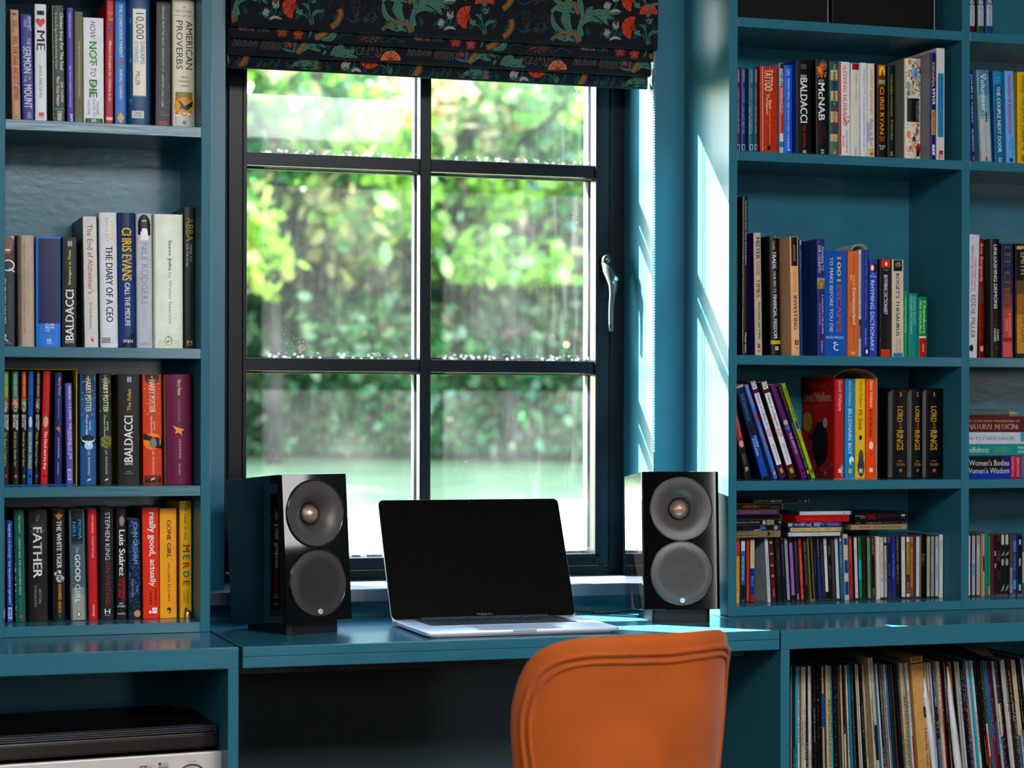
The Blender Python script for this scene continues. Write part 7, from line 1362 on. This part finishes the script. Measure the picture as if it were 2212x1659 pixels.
        put(k, [(cx + rad * .3 * math.cos(math.radians(q)), cy + rad * .3 * math.sin(math.radians(q))) for q in range(0, 360, 45)], 'a8321c')
    def redf(k, cx, cy, rad):
        for i in range(5):
            an = math.radians(-90 + 72 * i); px_, py_ = cx + rad * .6 * math.cos(an), cy + rad * .6 * math.sin(an)
            tip = [(px_ + rad * .42 * math.cos(an + q), py_ + rad * .42 * math.sin(an + q)) for q in (-2.4, -1.5, -.7, -.25)] + [(px_ + rad * .28 * math.cos(an), py_ + rad * .28 * math.sin(an))] + [(px_ + rad * .42 * math.cos(an + q), py_ + rad * .42 * math.sin(an + q)) for q in (.25, .7, 1.5, 2.4)]
            put(k, tip, RED); ribbon(k, [(cx, cy), (px_, py_)], lambda t: 1.2, 'c8a070')
        put(k, [(cx + 2.2 * math.cos(q), cy + 2.2 * math.sin(q)) for q in (0, 1.05, 2.1, 3.14, 4.2, 5.2)], '5a9a9a')
    def tulip(k, cx, cy, s_, tilt=.25):
        c, s2 = math.cos(tilt), math.sin(tilt)
        R_ = lambda pts: [(cx + s_ * (x * c - y * s2), cy + s_ * (x * s2 + y * c)) for x, y in pts]
        put(k, R_([(0, .55), (-.35, .42), (-.52, .1), (-.42, -.2), (-.25, -.62), (-.12, -.3), (.05, -.62), (.15, -.3), (.5, -.55), (.42, -.1), (.45, .15), (.3, .42)]), CRM)
        for q in (-.2, .05, .26): ribbon(k, R_([(q * .5, .45), (q * 1.3, .05), (q, -.4)]), lambda t: .7, '6a6a64')
        put(k, R_([(-.3, .42), (0, .3), (.3, .42), (0, .62)]), '4a8a7a')
    def spray(k, x, y, h, d=1, col=TEALP):
        stem(k, [(x, y), (x + 2 * d, y - h * .5), (x + 6 * d, y - h)], 1.0, col)
        for q, sd in ((.3, -1), (.45, 1), (.62, -1), (.78, 1), (1.0, 0)):
            cx, cy = x + (2 + 4 * q) * d * q, y - h * q; an = sd * 1.0
            leaf(k, [(cx, cy), (cx + 6.5 * math.sin(an), cy - 4.5 * abs(math.cos(an)) - 1.2)], 4.4, col, False)
    def outline(k, pts, col=BRZ, w_=1.1): ribbon(k, pts, lambda t: w_, col)
    A_ = lambda zx, zy: (480 + zx / 8.508, zy / 8.508)
    B2 = lambda zx, zy: (720 + zx / 8.508, zy / 8.508)
    # undergrowth
    rn = random.Random(2)
    for i in range(16):
        spray(0, 508 + i * 23 + rn.uniform(-6, 6), 34 + i * 1.75 + rn.uniform(-2, 2), rn.uniform(14, 24), rn.choice((-1, 1)))
        spray(0, 508 + i * 23 + rn.uniform(-6, 6), 8 + i * 1.75 + rn.uniform(-2, 2), rn.uniform(14, 24), rn.choice((-1, 1)), '133c40')
        for k, y0 in ((1, 63), (2, 99), (3, 147)):
            spray(k, 508 + i * 23 + rn.uniform(-6, 6), y0 + i * 1.3, rn.uniform(12, 22), rn.choice((-1, 1)))
    # top panel
    for y0 in (0, -62, -124, -186, -248):
        S_ = lambda p: (p[0], p[1] + y0)
        for pts, w_, c in (([A_(760, 330), A_(880, 320), A_(960, 260), A_(995, 170)], 1.8, LBL), ([A_(1470, 260), A_(1560, 330), A_(1620, 460)], 2.0, SAGE), ([A_(1570, 60), A_(1600, 260), A_(1640, 460)], 2.0, SAGE), ([A_(1670, 450), A_(1660, 330)], 2.4, SAGE)):
            stem(0, [S_(p) for p in pts], w_, c)
        tulip(0, *S_(A_(805, 235)), 17); tulip(0, *S_(A_(975, 90)), 17, -.15)
        leaf(0, [S_(A_(850, 370)), S_(A_(960, 320)), S_(A_(1085, 355))], 6, CRM, False)
        carn(0, *S_(A_(1310, 130)), 26, 95, 290); put(0, [S_(A_(*p)) for p in ((1340, 240), (1385, 140), (1400, 190), (1470, 180), (1465, 290), (1400, 275))], SAGE)
        carn(0, *S_((673, -17)), 22, 170, 370); put(0, [S_(p) for p in ((664, -8), (668, -3), (674, -6), (679, -3), (684, -9), (680, 7), (669, 7))], SAGE)
        leaf(0, [S_(A_(1640, 320)), S_(A_(1720, 220)), S_(A_(1865, 205))], 8); leaf(0, [S_(A_(1450, 75)), S_(A_(1530, 100)), S_(A_(1570, 190))], 5)
        ochre(0, [S_(p) for p in (A_(2150, 170), A_(2165, 300), A_(2080, 440), A_(2000, 500))], 8)
        ochre(0, [S_(p) for p in (B2(1315, 370), B2(1360, 480), B2(1425, 600))], 5.5)
        ochre(0, [S_(p) for p in (B2(890, 555), B2(1020, 450), B2(1150, 410), B2(1260, 455))], 3)
        for pts, w_ in (([B2(1190, 400), B2(1050, 380), B2(930, 240), B2(905, 40)], 12), ([B2(1330, 470), B2(1220, 330), B2(1190, 180), B2(1250, 70)], 17), ([B2(1160, 320), B2(1120, 180), B2(1180, 40), B2(1290, -20)], 11), ([B2(1460, 600), B2(1425, 400), B2(1460, 200)], 9),
                        ([B2(1440, 430), B2(1480, 250), B2(1640, 160), B2(1770, 190), B2(1875, 260)], 11), ([B2(1460, 330), B2(1560, 120), B2(1760, 30), B2(2050, 10)], 12), ([B2(1700, 60), B2(1850, 110), B2(1990, 280)], 12), ([B2(1850, 40), B2(1960, 110), B2(2110, 160)], 10), ([B2(1880, 0), B2(2040, 40), B2(2210, 60)], 9), ([B2(1480, 180), B2(1490, 80), B2(1500, -60)], 8), ([B2(1560, 120), B2(1600, 0), B2(1700, -60)], 9),
                        ([B2(1270, 545), B2(1150, 520), B2(960, 490)], 13), ([B2(1300, 480), B2(1180, 440), B2(1080, 395)], 9), ([B2(1340, 590), B2(1260, 540), B2(1125, 580)], 7)):
            leaf(0, [S_(p) for p in pts], w_)
        for pts in (([B2(235, 340), B2(350, 400), B2(500, 350)]), ([B2(530, 350), B2(650, 350), B2(820, 330)]), ([B2(690, 220), B2(770, 290), B2(820, 325)]), ([B2(330, 170), B2(380, 250), B2(410, 290), B2(440, 170), B2(330, 140)]), ([B2(440, -10), B2(480, 80), B2(460, 150)]), ([B2(830, 90), B2(810, 160), B2(835, 220)]), ([B2(280, 0), B2(320, 60), B2(380, 20)]), ([B2(110, -20), B2(60, 60)])):
            outline(0, [S_(p) for p in pts], '7a5038')
        for pts in (([B2(250, 360), B2(360, 410), B2(490, 370)]), ([B2(540, 390), B2(600, 400), B2(650, 360)])): leaf(0, [S_(p) for p in pts], 6, BLU, False)
        stem(0, [S_(A_(*p)) for p in ((270, -30), (260, 120), (300, 280))], 7, SAGE)
    # first fold
    ochre(1, [A_(215, 300), A_(250, 400), A_(370, 545)], 5.5)
    put(1, [A_(*p) for p in ((370, 565), (430, 490), (520, 462), (575, 485), (580, 540), (600, 575))], '9a6a50'); put(1, [A_(*p) for p in ((410, 565), (450, 520), (520, 500), (555, 520), (570, 570))], BLU)
    for q in range(5): outline(1, [A_(430 + 28 * q, 565), A_(455 + 26 * q, 520)], '14181f', .9)
    for q in range(6): ribbon(1, [A_(560 + 40 * q, 440 + q * 8), A_(640 + 32 * q, 500 + 6 * q), A_(660 + 32 * q, 590)], lambda t: 3, BLU)
    outline(1, [A_(740, 590), A_(775, 520), A_(850, 590)], BRZ, 1.6)
    redf(1, *A_(1100, 580), 14); redf(1, *A_(1392, 640), 12)
    stem(1, [A_(1635, 490), A_(1630, 580), A_(1590, 690)], 3, SAGE); leaf(1, [A_(1530, 490), A_(1580, 550), A_(1625, 580)], 5)
    ochre(1, [A_(1955, 500), A_(1870, 620), A_(1700, 705)], 9); leaf(1, [A_(2020, 500), A_(2050, 620), A_(1960, 720), A_(1820, 730)], 14)
    put(1, [B2(*p) for p in ((400, 770), (440, 680), (520, 590), (640, 560), (800, 570), (890, 620), (930, 700), (925, 800))], '1c3038')
    for i in range(110):
        x = rn.uniform(430, 910); y = rn.uniform(590, 790)
        if (x - 670) ** 2 / 250 ** 2 + (y - 800) ** 2 / 230 ** 2 > 1: continue
        px_, py_ = B2(x, y); q = rn.uniform(.6, 1.3); put(1, [(px_ - q, py_), (px_, py_ - q), (px_ + q, py_), (px_, py_ + q)], rn.choice([RED, 'c8502a', '4a8a8a', 'b89a5a', RED]))
    outline(1, [B2(445, 765), B2(540, 640), B2(700, 600), B2(830, 650)], '0c1018', 1.6); outline(1, [B2(450, 755), B2(580, 690)], BRZ)
    stem(1, [B2(950, 780), B2(1080, 720), B2(1180, 740), B2(1300, 810)], 2.2, TEALP); stem(1, [B2(1080, 725), B2(1120, 660), B2(1090, 630)], 1.6, TEALP); stem(1, [B2(1190, 740), B2(1290, 760), B2(1330, 700), B2(1290, 690)], 1.6, TEALP); stem(1, [B2(60, 730), B2(180, 640), B2(300, 620)], 2.2, TEALP); leaf(1, [B2(200, 610), B2(260, 640), B2(340, 620)], 5, TEALP, False)
    # second fold
    for x0, h_ in ((205, 120), (300, 90), (400, 130), (500, 100), (600, 110)):
        outline(2, [A_(x0 - 40, 850), A_(x0, 770), A_(x0 + 10, 860 - h_ - 40)], BRZ); outline(2, [A_(x0 + 10, 860 - h_ - 40), A_(x0 + 45, 790), A_(x0 + 20, 860)], BRZ)
        ribbon(2, [A_(x0 - 10, 860), A_(x0 + 15, 780)], lambda t: 4.5, BLU)
    put(2, [A_(*p) for p in ((690, 900), (720, 790), (820, 705), (930, 740), (1010, 715), (1065, 840), (1040, 940), (900, 930))], '14303f')
    for q in range(7): outline(2, [A_(720 + 45 * q, 910 + 4 * q), A_(760 + 42 * q, 800), A_(830 + 30 * q, 725 + (q % 2) * 12)], BRZ)
    outline(2, [A_(700, 850), A_(760, 740), A_(830, 705), A_(930, 742), A_(1010, 715), A_(1062, 830), A_(1040, 935)], BRZ, 1.4)
    for q in ((1320, 700), (1400, 720), (1360, 760)): stem(2, [A_(*q), A_(1325, 850), A_(1310, 960)], 3.4, LBL)
    put(2, [A_(*p) for p in ((1080, 880), (1180, 900), (1300, 930), (1320, 975), (1200, 960), (1120, 920))], LBL)
    redf(2, *A_(1205, 780), 13.5)
    ochre(2, [A_(1555, 700), A_(1480, 820), A_(1370, 990)], 8)
    for pts, w_ in (([A_(1430, 980), A_(1560, 860), A_(1680, 890), A_(1800, 950)], 12), ([A_(1480, 900), A_(1600, 820), A_(1760, 810), A_(1895, 880)], 10), ([A_(1560, 830), A_(1680, 740), A_(1950, 745)], 8), ([A_(1840, 1020), A_(1880, 960), A_(1910, 940)], 6)): leaf(2, pts, w_)
    for pts, w_ in (([B2(-60, 1030), B2(20, 930), B2(60, 850)], 10), ([B2(0, 1030), B2(100, 900), B2(170, 780)], 12), ([B2(60, 980), B2(150, 920), B2(205, 880)], 8), ([B2(20, 1040), B2(180, 980), B2(290, 910)], 11), ([B2(120, 1035), B2(260, 1010), B2(385, 900)], 12), ([B2(200, 1045), B2(320, 1040), B2(440, 1060)], 7)): leaf(2, pts, w_)
    for pts in (([B2(430, 880), B2(420, 950), B2(450, 1010), B2(560, 980)]), ([B2(560, 980), B2(620, 1010), B2(700, 930), B2(720, 850)]), ([B2(740, 930), B2(770, 1010), B2(845, 1050), B2(880, 850)]), ([B2(640, 850), B2(640, 930), B2(580, 970)]), ([B2(790, 850), B2(800, 960), B2(830, 1030)]), ([B2(480, 1000), B2(540, 920), B2(560, 860)])): outline(2, pts, BRZ, 1.5)
    for q in range(4): ribbon(2, [B2(470 + 90 * q, 990), B2(500 + 90 * q, 900)], lambda t: 6, '14303f')
    carn(2, *B2(1045, 1120), 22, 180, 360, 'e08a5c')
    stem(2, [B2(520, 1060), B2(620, 1040), B2(760, 1070)], 2, BLU)
    # bottom panel
    ochre(3, [A_(445, 880), A_(440, 1050), A_(370, 1180), A_(320, 1270)], 9)
    for pts, w_ in (([A_(1640, 1200), A_(1450, 1170), A_(1280, 1200)], 13), ([A_(1560, 1150), A_(1460, 1110), A_(1380, 1090)], 9), ([A_(1700, 1300), A_(1560, 1230), A_(1460, 1290)], 10), ([A_(1620, 1130), A_(1480, 1070), A_(1260, 990)], 7), ([A_(1580, 1010), A_(1600, 1130), A_(1650, 1210)], 9), ([A_(1720, 1000), A_(1740, 1150), A_(1760, 1290)], 8)): leaf(3, pts, w_)
    ochre(3, [A_(1610, 1060), A_(1680, 1180), A_(1750, 1315)], 5); ochre(3, [A_(1240, 1290), A_(1290, 1220)], 3)
    leaf(3, [A_(770, 1150), A_(780, 1200), A_(770, 1270)], 10, TEALP, False)
    for pts in (([A_(700, 960), A_(720, 1020)]), ([A_(1010, 1090), A_(1130, 1020), A_(1060, 980)]), ([A_(830, 1060), A_(830, 1100)])): outline(3, pts, '6a4030')
    tulip(3, *B2(215, 1210), 19); put(3, [B2(*p) for p in ((305, 1070), (440, 1075), (430, 1120), (380, 1145), (320, 1115))], '8f8c84')
    stem(3, [B2(150, 1345), B2(280, 1310), B2(370, 1220), B2(385, 1140)], 2, LBL)
    leaf(3, [B2(330, 1330), B2(400, 1275), B2(505, 1325)], 8, CRM, False)
    carn(3, *B2(660, 1085), 22, 30, 170); put(3, [B2(*p) for p in ((720, 1190), (760, 1120), (790, 1150), (850, 1130), (850, 1220), (790, 1220))], SAGE2)
    for pts in ([B2(850, 1195), B2(960, 1250), B2(1030, 1380)], [B2(980, 1125), B2(1010, 1250), B2(1045, 1385)]): stem(3, pts, 2.2, '5a7a70')
    leaf(3, [B2(1040, 1230), B2(1080, 1150), B2(1170, 1130)], 6, SAGE2); leaf(3, [B2(1060, 1370), B2(1060, 1290), B2(1045, 1240)], 5)
    for k in range(4):
        o = mbs[k].build(names[k], M_FABRIC, r)
        o.data.polygons.foreach_set('use_smooth', [False] * len(o.data.polygons))
    b = MB(); b.box(0, BL1 - BL0, .004, .03, 2.085 - oz - .02, 2.0885 - oz); b.build('headrail', M_FRAME, r)
    b = MB()     # loose thread hanging from the left edge of the hem
    pts = [A_(80, 1030), A_(100, 1060), A_(118, 1075), A_(130, 1110), A_(145, 1150), A_(158, 1175)]; pts = [PY(*p, 3.985) for p in pts]
    b.tube([(BL0 + .0008 - ox + max(-.0015, (p[0] - BL0) * .3), 3.975 - oy, p[2] - oz) for p in pts], .00035, 5); b.build('loose_thread', mat('pale_thread', (.6, .6, .58), .8), r)
blind()
# bead chain of the blind: two strands of tiny steel balls joined in a loop
def chain():
    yc = 3.948
    p0 = PY(1409, 100, yc); p1 = PY(1404.5, 975, yc); x0 = 1.5985
    b = MB(); rad = .0021; pitch = .0052
    zt, zl = 2.07, p1[2]
    def ball(x, y, z):
        vs = [(x, y, z + rad)] + [(x + rad * math.sin(t) * math.cos(a), y + rad * math.sin(t) * math.sin(a), z + rad * math.cos(t)) for t in (.8, 1.57, 2.34) for a in [k * math.pi / 3 for k in range(6)]] + [(x, y, z - rad)]
        fs = [(0, 1 + k, 1 + (k + 1) % 6) for k in range(6)] + [(1 + 6 * i + k, 1 + 6 * i + (k + 1) % 6, 7 + 6 * i + (k + 1) % 6, 7 + 6 * i + k) for i in range(2) for k in range(6)] + [(19, 13 + (k + 1) % 6, 13 + k) for k in range(6)]
        b.mesh(vs, fs)
    xa, xb_ = x0 - .0070, x0 - .0024
    z = zt
    while z > zl + .004:
        ball(xa - .0015 * (1 if z < zl + .03 else 0), yc - .004, z); ball(xb_, yc + .001, z - pitch / 2); z -= pitch
    for k in range(1, 4): ball(xa + (xb_ - xa) * k / 4, yc - .002, zl + .0035 - .004 * math.sin(math.pi * k / 4))
    o = b.build('bead_chain', M_STEEL, smooth=True); tag(o, 'steel bead chain loop hanging at the right edge of the blind', 'chain')
chain()

# ------------------------------------------------------------------ garden
def leaf_mat():
    m = bpy.data.materials.new('leaf_green'); m.use_nodes = True; n = m.node_tree; N = n.nodes; L = n.links; N.clear()
    out = N.new('ShaderNodeOutputMaterial'); at = N.new('ShaderNodeAttribute'); at.attribute_name = 'Col'
    df = N.new('ShaderNodeBsdfDiffuse'); tl = N.new('ShaderNodeBsdfTranslucent'); gl = N.new('ShaderNodeBsdfGlossy'); gl.inputs['Roughness'].default_value = .35
    L.new(at.outputs['Color'], df.inputs[0])
    sc = N.new('ShaderNodeVectorMath'); sc.operation = 'MULTIPLY'; sc.inputs[1].default_value = (1.75, 1.7, 1.4); L.new(at.outputs['Color'], sc.inputs[0]); L.new(sc.outputs[0], tl.inputs[0])
    a = N.new('ShaderNodeMixShader'); a.inputs[0].default_value = .5; L.new(df.outputs[0], a.inputs[1]); L.new(tl.outputs[0], a.inputs[2])
    b = N.new('ShaderNodeMixShader'); b.inputs[0].default_value = .05; L.new(a.outputs[0], b.inputs[1]); L.new(gl.outputs[0], b.inputs[2])
    L.new(b.outputs[0], out.inputs[0]); return m
M_LEAF = leaf_mat()
def ground_z(y): return -.12 + max(0, (y - 5.0)) * .041
def tree(label, cx, cy, rx, ry, z0, z1, n, cols, size, seed, cat='tree', trunk=True, dens=None):
    rs = np.random.RandomState(seed); gz = ground_z(cy)
    r = empty('garden_' + cat, (cx, cy, gz)); tag(r, label, cat, 'trees and shrubs beyond the lawn')
    # leaves gathered in clumps
    nc = max(12, n // 220); c = rs.uniform(-1, 1, (nc, 3)); c[:, 0] *= rx; c[:, 1] *= ry; c[:, 2] = z0 + (c[:, 2] + 1) / 2 * (z1 - z0)
    gz0 = 0; k = rs.randint(0, nc, n); p = c[k] + rs.normal(0, 1, (n, 3)) * np.array([.30, .30, .26]) * (min(rx, 3) * .45 + .1)
    p[:, 2] = np.clip(p[:, 2], z0, z1 + .3)
    nrm = rs.normal(0, 1, (n, 3)); nrm[:, 2] += .6; nrm /= np.linalg.norm(nrm, axis=1)[:, None]
    t = np.cross(nrm, rs.normal(0, 1, (n, 3))); t /= np.linalg.norm(t, axis=1)[:, None]; u = np.cross(nrm, t)
    s = (size * rs.uniform(.6, 1.25, n))[:, None]
    v = np.stack([p - t * s * .5, p - t * s * .1 + u * s * .3, p + t * s * .28 + u * s * .22, p + t * s * .55, p + t * s * .28 - u * s * .22, p - t * s * .1 - u * s * .3], 1).reshape(-1, 3)
    v[:, 2] -= 0
    me = bpy.data.meshes.new('foliage'); me.vertices.add(n * 6); me.vertices.foreach_set('co', v.astype('f').ravel())
    me.loops.add(n * 6); me.loops.foreach_set('vertex_index', np.arange(n * 6, dtype='i')); me.polygons.add(n)
    me.polygons.foreach_set('loop_start', np.arange(0, n * 6, 6, dtype='i'))
    me.materials.append(M_LEAF)
    cc = np.array([lin(q) for q in cols]); ci = cc[(rs.randint(0, len(cols), nc)[k] + (rs.rand(n) < .35) * rs.randint(0, len(cols), n)) % len(cols)] * rs.uniform(.75, 1.3, (n, 1))
    me.update(calc_edges=True)
    ca = me.color_attributes.new('Col', 'FLOAT_COLOR', 'CORNER'); q = np.ones((n, 4), 'f'); q[:, :3] = ci
    ca.data.foreach_set('color', np.repeat(q, 6, 0).ravel())
    o = bpy.data.objects.new('foliage', me); COL.objects.link(o); o.parent = r; o['kind'] = 'stuff'
    if trunk:
        b = MB(); b.tube([(0, 0, -.05), (.03, 0, z0 * .6 + .2), (-.05, .02, z1 * .5), (.04, 0, z1 * .8)], [.09, .075, .05, .02], 8)
        for i in range(6):
            an = i * 1.05; zz = z0 + (z1 - z0) * (.15 + .12 * i); b.tube([(0, 0, zz), (rx * .5 * math.cos(an), ry * .5 * math.sin(an), zz + .35), (rx * .8 * math.cos(an), ry * .8 * math.sin(an), zz + .8)], [.035, .022, .01], 6)
        b.build('trunk', M_BARK, r, smooth='all')
    return r
G_A = ['3c6a40', '4a8048', '62904c', '88a860', '4a7450']
G_B = ['305a3c', '386a44', '4a8050', '406e4a', '66885a', '7a6a58']
G_C = ['5a8840', '8aa854', 'a8b868', '6a9050', 'b0a880', 'b4a488']
def garden():
    b = MB(); n = 24
    ys = [4.22, 5.0, 7, 9, 11, 13, 14.5, 18, 24, 32, 60]
    for i in range(len(ys) - 1): b.poly([(-40, ys[i], ground_z(ys[i])), (45, ys[i], ground_z(ys[i])), (45, ys[i + 1], ground_z(ys[i + 1])), (-40, ys[i + 1], ground_z(ys[i + 1]))])
    m = mat('lawn_grass', (.088, .128, .036), .9, bump=.6, bscale=30, var=.28, vscale=1.3)
    o = b.build('lawn', m); tag(o, 'sloping sunlit lawn outside the window', 'lawn', kind='stuff')
    # the window looks out along (x/y about .27), so the hedge line is centred there
    specs = [
        ('dense dark green hedge shrub straight behind the left panes', 2.55, 14.6, 1.45, .7, .05, 2.25, 13000, G_B, .10, 1, 'shrub'),
        ('dense dark green hedge shrub behind the right panes', 4.75, 14.4, 1.45, .7, .05, 2.25, 13000, G_B, .10, 2, 'shrub'),
        ('dark hedge shrub further left beyond the lawn', .2, 14.8, 1.3, .7, .05, 1.8, 6000, G_B, .11, 3, 'shrub'),
        ('dark hedge shrub further right beyond the lawn', 7.2, 14.3, 1.4, .7, .05, 1.8, 6000, G_B, .11, 4, 'shrub'),
        ('yellow green large leaved tree behind the left panes', 2.9, 13.6, .95, .7, .95, 2.6, 1900, G_C, .15, 5, 'tree'),
        ('tall mid green tree behind the left panes', 2.3, 15.6, 1.6, .9, 1.0, 4.6, 9500, G_A, .12, 6, 'tree'),
        ('tall mid green tree behind the right panes', 4.9, 15.4, 1.5, .9, 1.0, 4.6, 9000, G_A, .12, 7, 'tree'),
        ('pale tipped large leaved tree behind the right panes', 4.5, 13.7, .9, .6, 1.1, 2.3, 1300, G_C, .15, 8, 'tree'),
        ('tall tree at the far left beyond the lawn', -.6, 15.8, 1.7, .9, .9, 4.8, 5500, G_A, .14, 9, 'tree'),
        ('tall tree at the far right beyond the lawn', 7.7, 15.6, 1.7, .9, .9, 4.8, 5500, G_A, .14, 10, 'tree'),
        ('long tall dense hedge far behind the garden trees', 3.6, 17.6, 5.6, .6, .05, 3.0, 26000, G_B, .16, 12, 'hedge'),
    ]
    for s in specs:
        q = 24 / 14.6; s = (s[0], s[1] * q, s[2] * q, s[3] * q, s[4] * q, s[5] * q + (.15 if s[11] == 'tree' else 0), s[6] * q * 1.02, int(s[7] * 1.7), s[8], s[9] * q * .92, s[10], s[11])
        tree(*s[:11], cat=s[11], trunk=s[11] == 'tree')
garden()
